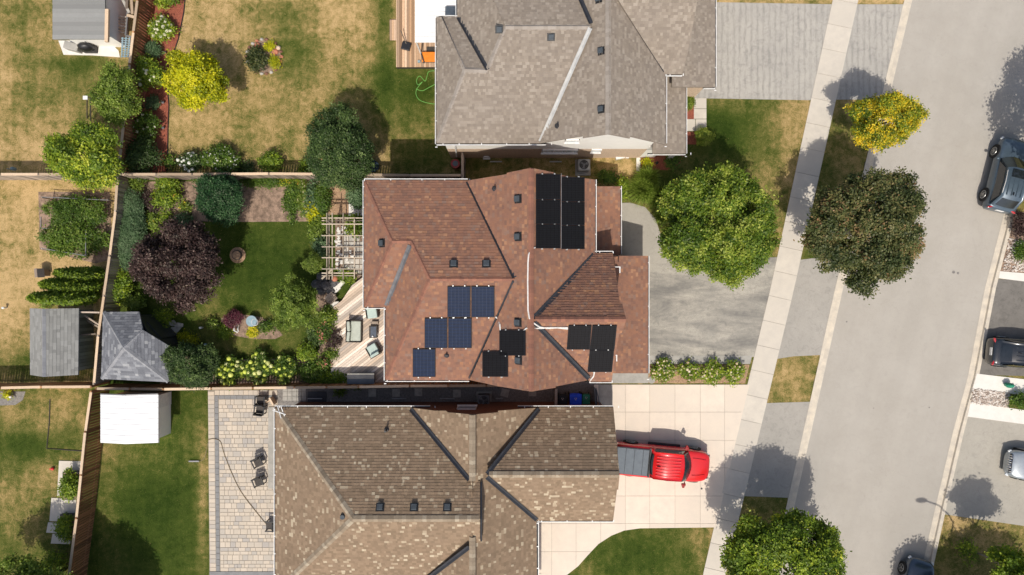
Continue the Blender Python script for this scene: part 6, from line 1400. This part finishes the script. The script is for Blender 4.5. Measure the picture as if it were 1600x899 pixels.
def shrub(name, label, px, py, h, rpx, mat='leaf_green', rpy=None, cat='shrub', group=None, leaf=.13, per=16, dens=1., lobes=10, flowers=None, up=.6, aspect=.5, light=0., lobe=(.3, .5)):
    """low plant: foliage, stems and, if flowers=(material, count, size, ball), its blossoms"""
    zc = h * .5; s_ = (H - zc) / H / K; rx = rpx * s_; ry = (rpy or rpx) * s_; rz = h * .52; c = W(px, py, zc); root = thing(name, label, cat, (c.x, c.y, 0), 0, group)
    nsp = max(12, int(170 * rx * ry * dens * (1 + rz / max(rx, .1) * .6) * (.13 / leaf) ** 1.3))
    P, v, lv, Lc = crown_pts(c, rx, ry, rz, lobes, nsp, lobe)
    P[:, 2] = np.maximum(P[:, 2], .04); Q = leaves_at(P, v, per, leaf * .9, leaf, aspect, up=up)
    r_ = np.repeat(nrg.normal(.42 + light, .15, len(P)) + (lv - .5) * .3, per) + nrg.normal(0, .14, len(P) * per)
    quads('foliage', Q, r_, mat, root)
    m = MB()
    for k in range(5):
        e = Vector(Lc[k % len(Lc)]); m.tube([(c.x + rng.uniform(-.05, .05), c.y + rng.uniform(-.05, .05), 0), Vector((c.x, c.y, 0)).lerp(e, .5), e], [.03, .02, .008], 5)
    m.build('stem', 'bark', root)
    if flowers:
        fm, n, sz, ball = flowers; top = P[np.argsort(-(P[:, 2] + nrg.normal(0, h * .12, len(P))))][: max(n * 12, 10)]; top = spaced(top[nrg.permutation(len(top))], n, sz * 1.5)
        if ball:
            m = MB()
            for p in top: q = sz * rng.uniform(.75, 1.2); m.ball((p[0], p[1], p[2] + sz * .5), q, q, q * .8, 9, 6, .07)
            o = m.build('blossom', fm, root, kind='stuff', smooth=False)
        else:
            o = top + np.array([0, 0, sz * .5]); Qf = leaves_at(o, np.tile([0, 0, 1.], (len(o), 1)), 7, sz * .5, sz, .9, up=1.2); quads('blossom', Qf, nrg.random(len(Qf)), fm, root)['kind'] = 'stuff'
    return root
# ---- trees
tree('golden_tree', 'bright lime yellow tree beside the long red mulch bed', 308, 127, 2.4, 49, 1.5, 46, 'leaf_lime', leaf=.19, trunk=.09, lobes=40, dens=1.1, lobe=(.13, .24), rough=.22, gaps=10)
tree('broadleaf_tree', 'dark blue-green rounded tree overhanging the weathered fence by the dry lawn', 533, 232, 3.0, 56, 2.0, 64, 'leaf_dark', leaf=.15, trunk=.13, lobes=36, dens=1.2, lobe=(.2, .34))
tree('broadleaf_tree', 'fresh green spreading tree leaning over the fence corner at the west', 137, 245, 3.6, 62, 1.8, 46, 'leaf_bottle', leaf=.2, trunk=.12, lobes=30, dens=1.1, lobe=(.18, .32), bark='palebark')
tree('broadleaf_tree', 'olive green small tree behind the brown fence north of the fresh green one', 185, 150, 2.6, 34, 1.4, 46, 'leaf_olive', leaf=.17, trunk=.08, lobes=18, dens=.9)
tree('purple_tree', 'dark purple-leaved tree in the middle of the back garden', 281, 412, 3.0, 73, 2.0, 64, 'leaf_purple', leaf=.19, trunk=.14, lobes=60, dens=1.1, lobe=(.11, .22), up=.4, gaps=8, rough=.10)
tree('front_yard_tree', 'large fresh green tree beside the worn asphalt driveway', 1119, 347, 4.2, 92, 2.6, 92, 'leaf_lightgreen', leaf=.2, trunk=.18, lobes=64, dens=1.15, lobe=(.12, .24), light=.0, gaps=8, rough=.07)
tree('maple_tree', 'dark bronze maple tree spreading over the sidewalk strip and the street', 1350, 358, 4.6, 88, 2.7, 104, 'leaf_maple', leaf=.21, trunk=.2, lobes=64, dens=.95, bark='palebark', lobe=(.11, .23), rough=.20, gaps=26)
tree('street_tree', 'small street tree turning yellow at its tips beside the kerb', 1379, 189, 3.4, 55, 1.9, 47, 'leaf_yellowing', leaf=.17, trunk=.1, lobes=40, dens=.95, lobe=(.13, .25), gaps=6)
tree('street_tree', 'bushy yellow-green street tree cut by the bottom edge of the street', 1226, 888, 4.2, 93, 2.5, 92, 'leaf_bottle', leaf=.22, trunk=.17, lobes=60, dens=1.0, lobe=(.12, .23), light=-.06, rough=.14, gaps=14)
tree('young_tree', 'slim young lime green tree leaning outwards in the southeast corner', 1583, 888, 3.9, 48, 2.4, 26, 'leaf_bottle', leaf=.2, trunk=.06, lobes=20, dens=.8, bark='palebark', base=(1521, 862), lobe=(.16, .3), cat='tree')
shrub('sapling', 'low star-shaped green sapling at the foot of the slim young tree', 1513, 861, .8, 14, 'leaf_bottle', leaf=.22, dens=.6, aspect=.3)
tree('airy_tree', 'small airy green tree at the edge of the garden lawn west of the deck', 462, 478, 2.2, 42, 1.3, 44, 'leaf_olive', leaf=.13, trunk=.06, lobes=30, dens=.75, lobe=(.12, .25), light=-.05)
tree('round_shrub_tree', 'small ball-shaped pale green tree west of the pergola', 490, 413, 1.5, 18, .8, 17, 'leaf_olive', leaf=.08, trunk=.05, lobes=12, per=26, dens=1.3, light=.05)
tree('broadleaf_tree', 'dense dark green bushy tree covering the south corner of the slate shed', 303, 571, 1.9, 45, 1.5, 34, 'leaf_dark', leaf=.14, trunk=.08, lobes=26, dens=1.1)
tree('broadleaf_tree', 'deep green bushy tree north of the garden lawn beside the bare soil', 347, 310, 1.6, 36, 1.3, 40, 'leaf_deep', leaf=.15, trunk=.07, lobes=24, dens=1.2)
# trees outside the frame that throw the shadows seen in it
tree('street_tree', 'tall tree beyond the east edge whose shadow covers the parked SUV', 1752, 222, 5.6, 100, 3.0, 104, 'leaf_green', leaf=.30, trunk=.2, lobes=36, per=16, dens=.8)
tree('broadleaf_tree', 'tree below the southwest corner shading the deep green lawn', 120, 985, 3.6, 70, 2.2, 52, 'leaf_green', leaf=.26, trunk=.14, lobes=26, dens=.8)
tree('broadleaf_tree', 'low tree poking in at the bottom left corner of the southwest yard', 45, 925, 3.2, 74, 2.0, 52, 'leaf_olive', leaf=.22, trunk=.12, lobes=28, dens=.8, light=-.1)
tree('street_tree', 'tree below the southeast corner shading the grass and the hatchback', 1600, 1000, 4.0, 80, 2.4, 66, 'leaf_green', leaf=.28, trunk=.14, lobes=26, dens=.8)
tree('street_tree', 'small tree hidden below the dark blue hatchback at the kerb', 1495, 1010, 4.0, 46, 2.0, 50, 'leaf_green', leaf=.26, trunk=.12, lobes=22, dens=.8)
# columnar cedars, seen leaning outwards
def cedar(bx, by, h, r0, label):
    b = W(bx, by); root = thing('cedar', label, 'cedar', (b.x, b.y, 0), 0, 'columnar cedars north of the pale grey shed'); n = 2400
    t = nrg.random(n) ** .9; ang = nrg.uniform(0, 2 * np.pi, n); rr = r0 * np.sqrt(np.clip(1 - t, 0, 1)) * (.55 + .45 * np.minimum(1, t * 6)) * nrg.uniform(.8, 1.08, n) * (1 + .12 * np.sin(ang * 5 + t * 9))
    P = np.stack([b.x + rr * np.cos(ang), b.y + rr * np.sin(ang), t * h + .05], -1); v = np.stack([np.cos(ang), np.sin(ang), .5 + 0 * ang], -1)
    Q = leaves_at(P, v, 4, .05, .15, .45, up=.7, droop=-1.5); quads('foliage', Q, np.repeat(nrg.normal(.35, .2, n), 4), 'leaf_bottle', root)
    m = MB(); m.cyl((b.x, b.y, 0), (b.x, b.y, h * .9), .06, .02, 7); m.build('trunk', 'bark', root)
cedar(160, 429, 4.2, .36, 'northmost and shortest of the three pointed cedars'); cedar(153, 445, 5.0, .47, 'middle one of the three pointed cedars'); cedar(148, 463, 5.6, .46, 'pointed cedar closest to the pale grey shed roof')
# ---- garden plants: name, label, x, y, height, radius, material, options
PL = [
 ('hydrangea', 'cream-flowered hydrangea high in the red mulch strip', 252, 42, 1.0, 20, 'leaf_bottle', dict(flowers=('petal_cream', 26, .10, True))),
 ('blue_shrub', 'low blue-green juniper in the red mulch strip', 242, 80, .7, 14, 'leaf_blue', dict(leaf=.09)),
 ('hydrangea', 'lime and cream flowered shrub where the fence meets the golden tree', 229, 115, 1.5, 27, 'leaf_bottle', dict(flowers=('petal_cream', 22, .10, True))),
 ('small_shrub', 'small round grey-green shrub alone in the red mulch strip', 239, 161, .5, 11, 'leaf_blue', dict(leaf=.09)),
 ('hydrangea', 'deep green hydrangea with cream heads on one side, lower in the mulch strip', 231, 199, 1.1, 21, 'leaf_green', dict(flowers=('petal_cream', 16, .09, True))),
 ('leafy_shrub', 'grey-green leafy shrub at the fence corner below the mulch strip', 222, 246, 1.6, 32, 'leaf_dark', dict(rpy=26)),
 ('leafy_shrub', 'green plant cut by the top edge at the head of the mulch strip', 258, -2, .9, 20, 'leaf_bottle', dict(rpy=12)),
 ('rose_bush', 'red-tipped low plant in the dark corner of the mulch strip', 266, 252, .7, 9, 'leaf_green', dict(flowers=('petal_pink', 8, .07, False))),
 ('white_flower_bush', 'bush thick with pure white flowers in front of the grey fence', 297, 254, .9, 19, 'leaf_dark', dict(rpy=15, flowers=('petal_white', 46, .11, True))),
 ('white_flower_bush', 'larger green bush sprinkled with small white flowers by the grey fence', 344, 250, 1.3, 27, 'leaf_green', dict(rpy=22, flowers=('petal_white', 60, .055, True))),
 ('leafy_shrub', 'yellow-green shrub at the fence in the shade of the north lawn', 422, 252, .9, 18, 'leaf_bottle', dict()),
 ('leafy_shrub', 'dark low shrub clump along the shaded fence base', 385, 262, .5, 14, 'leaf_dark', dict(rpy=8)),
 ('barberry', 'dark bronze shrub filling the round stone-ringed bed', 401, 92, .7, 17, 'leaf_maple', dict(rpy=21, light=-.1)),
 ('yellow_flower_clump', 'yellow flowering clump at the top of the round bed', 421, 73, .4, 9, 'leaf_lime', dict(leaf=.08)),
 ('yellow_flower_clump', 'bright yellow clump at the east side of the round bed', 429, 97, .45, 11, 'leaf_lime', dict(leaf=.08)),
 ('hedge', 'long feathery blue-green hedge beside the weathered fence', 206, 360, 1.5, 19, 'leaf_blue', dict(rpy=62, leaf=.08, per=26, dens=1.3, lobes=22)),
 ('leafy_shrub', 'olive shrub with reddish tips in the corner bed', 215, 285, .8, 14, 'leaf_olive', dict()),
 ('leafy_shrub', 'yellow-green rose shrub in the middle of the corner bed', 262, 312, 1.1, 22, 'leaf_bottle', dict(rpy=20, flowers=('petal_orange', 8, .06, False))),
 ('leafy_shrub', 'green shrub tight against the fence above the corner bed', 262, 288, 1.0, 20, 'leaf_bottle', dict(rpy=13)),
 ('dark_shrub', 'dusky purple shrub beside the feathery hedge', 234, 315, .8, 16, 'leaf_purple', dict(leaf=.1)),
 ('leafy_shrub', 'lime shrub at the north rim of the purple tree', 259, 342, .5, 9, 'leaf_bottle', dict()),
 ('leafy_shrub', 'grey-green shrub between the purple tree and the deep green bush', 283, 350, .7, 18, 'leaf_blue', dict(rpy=13)),
 ('leafy_shrub', 'low green plants at the west rim of the purple tree', 235, 342, .6, 13, 'leaf_olive', dict(flowers=('petal_yellow', 4, .08, False))),
 ('flower_clump', 'small yellow-flowered clump on the brown soil', 289, 324, .35, 8, 'leaf_olive', dict(flowers=('petal_yellow', 6, .07, False))),
 ('leafy_shrub', 'green creeper along the fence above the bare soil', 400, 284, .6, 46, 'leaf_green', dict(rpy=9, leaf=.1)),
 ('leafy_shrub', 'green creeper along the fence above the deep green bush', 330, 282, .7, 30, 'leaf_green', dict(rpy=9, leaf=.1)),
 ('orange_flower_clump', 'orange-yellow flowers at the fence in the middle of the vegetable beds', 441, 283, .5, 10, 'leaf_bottle', dict(rpy=6, flowers=('petal_yellow', 18, .08, False))),
 ('orange_flower_clump', 'golden orange flowers at the fence just east of the other clump', 459, 284, .5, 8, 'leaf_bottle', dict(rpy=7, flowers=('petal_orange', 16, .08, False))),
 ('vegetable_row', 'plain green vegetable row next to the bare soil', 455, 315, .6, 13, 'leaf_green', dict(rpy=32, leaf=.12)),
 ('vegetable_row', 'speckled tan and green vegetable row in the beds', 475, 310, .6, 9, 'leaf_olive', dict(rpy=34, leaf=.09, flowers=('petal_blush', 30, .05, False))),
 ('vegetable_row', 'blue-green cabbage row between the speckled and the dark rows', 488, 308, .6, 9, 'leaf_blue', dict(rpy=32, leaf=.16)),
 ('vegetable_row', 'deep green row next to the straw-covered bed', 503, 308, .8, 10, 'leaf_green', dict(rpy=32)),
 ('lime_plant', 'bright lime plant at the lower end of the vegetable rows', 491, 332, .6, 12, 'leaf_lime', dict(rpy=17, leaf=.13)),
 ('blue_shrub', 'grey-green shrub at the corner of the white gutter', 556, 305, 1.4, 15, 'leaf_blue', dict(rpy=23, leaf=.11)),
 ('leafy_shrub', 'green foliage hanging under the dark tree at the fence', 478, 262, .8, 9, 'leaf_bottle', dict()),
 ('climbing_vine', 'leafy green vine on the house side of the pergola', 558, 354, 2.2, 14, 'leaf_lightgreen', dict(rpy=15, leaf=.17)),
 ('leafy_shrub', 'bright low greenery at the south corner of the pergola', 540, 432, .6, 14, 'leaf_bottle', dict(rpy=9)),
 ('leafy_shrub', 'shaded green shrub west of the pergola grid', 495, 356, .7, 12, 'leaf_olive', dict(rpy=20)),
 ('leafy_shrub', 'grey-green mounded plant just north of the ball-shaped tree', 502, 385, .8, 11, 'leaf_blue', dict(rpy=14)),
 ('lime_shrub', 'spiky yellow-green shrub next to the flagstones of the slate shed', 257, 497, .9, 17, 'leaf_bottle', dict(rpy=13, leaf=.15, aspect=.2)),
 ('lime_shrub', 'yellow tufted shrub southeast of the slate shed', 292, 532, .7, 13, 'leaf_lime', dict(leaf=.14, aspect=.25, light=-.1)),
 ('leafy_shrub', 'yellow-green shrub squeezed between the fence and the purple tree', 188, 448, 1.2, 16, 'leaf_bottle', dict(rpy=26)),
 ('leafy_shrub', 'olive shrub with brown tips under the south rim of the purple tree', 212, 472, .9, 17, 'leaf_olive', dict(rpy=10)),
 ('plum_shrub', 'round plum red shrub on the island bed', 365, 499, .8, 15, 'leaf_plum', dict(leaf=.08)),
 ('leafy_shrub', 'green perennial below the plum red shrub', 352, 517, .5, 11, 'leaf_bottle', dict(leaf=.1)),
 ('dried_clump', 'faded pinkish flower clump west of the plum shrub', 334, 508, .5, 9, 'leaf_olive', dict(flowers=('petal_blush', 22, .05, False))),
 ('yellow_flower_clump', 'vivid yellow flowering clump beside the bird bath', 396, 518, .45, 10, 'leaf_lime', dict(leaf=.08, flowers=('petal_yellow', 26, .07, False))),
 ('leafy_shrub', 'dark green perennial beside the island bed', 418, 511, .5, 12, 'leaf_green', dict(rpy=9)),
 ('limeball_hydrangea', 'westmost hydrangea with lime green flower balls', 357, 578, 1.1, 23, 'leaf_green', dict(rpy=24, flowers=('petal_limeball', 56, .135, True))),
 ('limeball_hydrangea', 'middle hydrangea with lime green flower balls', 404, 578, 1.1, 25, 'leaf_green', dict(rpy=24, flowers=('petal_limeball', 60, .135, True))),
 ('limeball_hydrangea', 'eastmost hydrangea with lime green flower balls', 446, 579, 1.1, 19, 'leaf_green', dict(rpy=23, flowers=('petal_limeball', 50, .13, True))),
 ('rose_bush', 'dark green bush dotted with pale pink flowers along the alley fence', 488, 584, .9, 19, 'leaf_green', dict(flowers=('petal_blush', 14, .06, False))),
 ('rose_bush', 'bush with red-pink blooms near the stone path', 508, 568, .8, 10, 'leaf_green', dict(flowers=('petal_pink', 22, .08, False))),
 ('leafy_shrub', 'yellow-green shrub along the fence beside the grey storage box', 520, 592, .8, 24, 'leaf_bottle', dict(rpy=11)),
 ('leafy_shrub', 'small green shoots hanging over the storage box', 560, 600, .7, 20, 'leaf_green', dict(rpy=4)),
 ('leafy_shrub', 'fresh green mound at the deck edge', 519, 553, .7, 13, 'leaf_lightgreen', dict(rpy=9, leaf=.1)),
 ('rose_bush', 'tall coral pink rose bush beside the deck', 507, 520, 1.0, 11, 'leaf_green', dict(rpy=18, flowers=('petal_pink', 34, .085, False))),
 ('dark_shrub', 'dusky grey-purple airy shrub overhanging the deck edge', 522, 528, .8, 14, 'leaf_purple', dict(rpy=20, leaf=.08, dens=.7)),
 ('leafy_shrub', 'green shrub between the airy tree and the deck', 512, 495, .9, 13, 'leaf_lightgreen', dict(rpy=18)),
 ('leafy_shrub', 'green border plant south of the airy tree', 480, 550, .8, 15, 'leaf_bottle', dict(rpy=14)),
 ('leafy_shrub', 'dark green underplanting west of the rose bush', 492, 520, .6, 10, 'leaf_dark', dict(rpy=22)),
 ('white_flower_shrub', 'westmost cream-flowered shrub in the strip between the driveways', 1037, 578, .8, 17, 'leaf_bottle', dict(flowers=('petal_blush', 75, .075, True))),
 ('white_flower_shrub', 'second cream-flowered shrub from the garage in the driveway strip', 1077, 580, .7, 16, 'leaf_bottle', dict(rpy=15, flowers=('petal_blush', 60, .085, True))),
 ('white_flower_shrub', 'third cream-flowered shrub from the garage in the driveway strip', 1113, 581, .8, 17, 'leaf_bottle', dict(flowers=('petal_blush', 90, .07, True))),
 ('white_flower_shrub', 'cream-flowered shrub nearest the sidewalk in the driveway strip', 1146, 580, .95, 15, 'leaf_bottle', dict(flowers=('petal_blush', 60, .085, True))),
 ('ball_shrub', 'clipped bright green ball shrub beside the front walk', 1098, 215, 1.1, 15, 'leaf_lightgreen', dict(leaf=.06, per=34, lobes=4, lobe=(.6, .7), light=.15)),
 ('leafy_shrub', 'green shrub half hidden beside the grey-roofed porch', 1075, 159, .8, 10, 'leaf_lightgreen', dict(rpy=13, leaf=.08)),
 ('lime_shrub', 'small round yellow-green shrub in the red corner mulch', 1011, 255, .5, 8, 'leaf_lime', dict(leaf=.1, light=-.15)),
 ('leafy_shrub', 'green leafy shrub at the far end of the red corner mulch', 1050, 250, .7, 11, 'leaf_green', dict()),
 ('leafy_shrub', 'green shrub at the corner of the red-brown roof and the porch roof', 948, 278, 1.0, 18, 'leaf_green', dict(rpy=9)),
 ('leafy_shrub', 'pale green shrub beside the white porch gutter', 973, 296, 1.0, 9, 'leaf_bottle', dict(rpy=18)),
 ('vegetable_patch', 'dense green vegetable patch, darker upper half', 120, 331, 1.3, 54, 'leaf_green', dict(rpy=27, leaf=.11, lobes=34, light=.02, lobe=(.2, .35))),  # leaf tone set darker than in the lower half
 ('vegetable_patch', 'dense leafy vegetable patch, brighter lower half', 118, 374, 1.3, 53, 'leaf_green', dict(rpy=28, leaf=.14, lobes=34, light=.15, lobe=(.2, .35))),
 ('leafy_shrub', 'pale small plant at the north corner of the pale grey shed', 72, 477, .4, 9, 'leaf_olive', dict(rpy=4)),
 ('leafy_plant', 'drooping lime green plant in the upper dark planter', 109, 760, 1.0, 15, 'leaf_bottle', dict(rpy=24)),
 ('leafy_plant', 'lime green leafy plant in the lower dark planter', 103, 824, 1.0, 14, 'leaf_bottle', dict(rpy=18)),
 ('lime_plant', 'single lime plant in the dark corner bed of the southwest yard', 13, 618, .4, 6, 'leaf_lime', dict(rpy=4)),
 ('leafy_shrub', 'loose green shrub at the foot of the southwest fence', 85, 880, .7, 20, 'leaf_bottle', dict(dens=.5)),
 ('leafy_shrub', 'green shrub in the pebble strip across the street', 1596, 625, .7, 20, 'leaf_green', dict(rpy=11)),
 ('dark_shrub', 'dusky purple shrub in the bed below the parked SUV', 1594, 353, .7, 15, 'leaf_purple', dict(rpy=18)),
 ('leafy_shrub', 'green plant in the stony bed below the parked SUV', 1596, 392, .6, 9, 'leaf_green', dict(rpy=14)),
 ('leafy_shrub', 'small weeds growing in the dark alley gravel', 530, 612, .3, 8, 'leaf_olive', dict(rpy=5, dens=.5)),
]
for n_, lab, x, y, h, r_, mt, kw in PL: shrub(n_, lab, x, y, h, r_, mt, **kw)
# ornamental grasses beside the pale footpath
def grass_clump(px, py, r, h, label, n=900, col='leaf_olive'):
    c = W(px, py); root = thing('ornamental_grass', label, 'ornamental grass', (c.x, c.y, 0)); a = nrg.uniform(0, 2 * np.pi, n); rr = nrg.uniform(.1, 1, n) * r / K
    P0 = np.stack([c.x + rr * .25 * np.cos(a), c.y + rr * .25 * np.sin(a), 0 * a + .02], -1); d = np.stack([np.cos(a), np.sin(a), 0 * a], -1); s_ = np.stack([-np.sin(a), np.cos(a), 0 * a], -1) * .012
    top = P0 + d * rr[:, None] * .6 + np.array([0, 0, 1]) * (h * nrg.uniform(.7, 1, (n, 1))); tip = P0 + d * rr[:, None] * 1.05 + np.array([0, 0, 1]) * (h * .55)
    V = np.concatenate([np.stack([P0 - s_, P0 + s_, top + s_, top - s_], 1), np.stack([top - s_, top + s_, tip + s_ * .2, tip - s_ * .2], 1)]); quads('foliage', V, np.tile(nrg.normal(.5, .25, n), 2), col, root)
grass_clump(1000, 300, 22, 1.1, 'arching ornamental grass tuft beside the pale footpath, nearest the porch'); grass_clump(1027, 312, 22, 1.0, 'arching ornamental grass tuft at the bend of the pale footpath'); grass_clump(1008, 282, 20, 1.0, 'ornamental grass tuft on the lawn side of the footpath bend'); grass_clump(1033, 338, 14, .8, 'small grass tuft under the rim of the large green tree')
# ---- short lawn blades over the whole lawn, one mass nobody could count
def blades():
    n = 330000; px = nrg.uniform(-60, 1660, n); py = nrg.uniform(-50, 950, n)
    keep = np.zeros(n, bool)
    for poly in ([(-60, -60), (83, -60), (92, 64), (100, 88), (190, 90), (222, -60), (-60, -60)],): pass
    L1 = [([(-60, -60), (84, -60), (84, 86), (192, 92), (208, 100), (186, 270), (-60, 270)]), ([(264, 275), (262, 150), (264, 120), (282, 60), (290, 0), (300, -60), (619, -60), (619, 106), (683, 106), (683, 226), (720, 226), (720, 272), (264, 272)]),
          ([(-60, 282), (180, 282), (150, 604), (-60, 604)]), ([(-60, 612), (140, 612), (110, 950), (-60, 950)]), ([(160, 612), (325, 612), (328, 950), (120, 950)]), ([(300, 347), (505, 347), (515, 440), (515, 600), (230, 600), (215, 480), (215, 345)]),
          ([(730, 247), (1000, 247), (1000, 290), (730, 290)]), ([(1000, 160), (1266, 157), (1212, 400), (1040, 395), (1035, 350), (1000, 320), (970, 300), (1000, 262), (1066, 262), (1104, 215), (1104, 157)]), ([(1306, 157), (1375, 157), (1306, 400), (1252, 405)]), ([(1213, 559), (1280, 557), (1262, 628), (1198, 629)]),
          ([(912, 880), (957, 838), (1000, 827), (1111, 827), (1096, 950), (870, 950)]), ([(1161, 779), (1228, 779), (1208, 899), (1135, 899)]), ([(1476, 808), (1600, 822), (1680, 850), (1680, 950), (1450, 950)]), ([(1118, -60), (1412, -60), (1412, 2), (1118, 2)])]
    for poly in L1: keep |= inpoly(px, py, poly)
    ex = [[(160, 612), (160, 695), (268, 695), (268, 612)], [(47, 482), (150, 482), (150, 588), (47, 588)]]
    for e in ex: keep &= ~inpoly(px, py, e)
    px = px[keep]; py = py[keep]; n = len(px); d = dryness(px, py) + nrg.normal(0, .20, n)
    x = (px - 800) / K; y = (449.5 - py) / K; a = nrg.uniform(0, 2 * np.pi, n); l = nrg.uniform(.03, .075, n); w = nrg.uniform(.006, .014, n); z = nrg.uniform(.015, .05, n)
    P = np.stack([x, y, 0 * x], -1); t = np.stack([np.cos(a) * l, np.sin(a) * l, z], -1); s_ = np.stack([-np.sin(a) * w, np.cos(a) * w, 0 * a], -1)
    V = np.stack([P - s_, P + s_, P + t], 1).reshape(-1, 3); me = bpy.data.meshes.new('grass'); me.vertices.add(n * 3); me.vertices.foreach_set('co', V.astype(np.float32).reshape(-1))
    me.loops.add(n * 3); me.loops.foreach_set('vertex_index', np.arange(n * 3, dtype=np.int32)); me.polygons.add(n); me.polygons.foreach_set('loop_start', np.arange(n, dtype=np.int32) * 3); me.materials.append(M['tuft']); me.update(calc_edges=True)
    at = me.attributes.new('rnd', 'FLOAT', 'FACE'); at.data.foreach_set('value', np.clip(d, 0, 1).astype(np.float32)); o = bpy.data.objects.new('grass', me); COL.objects.link(o); o['kind'] = 'stuff'
blades()
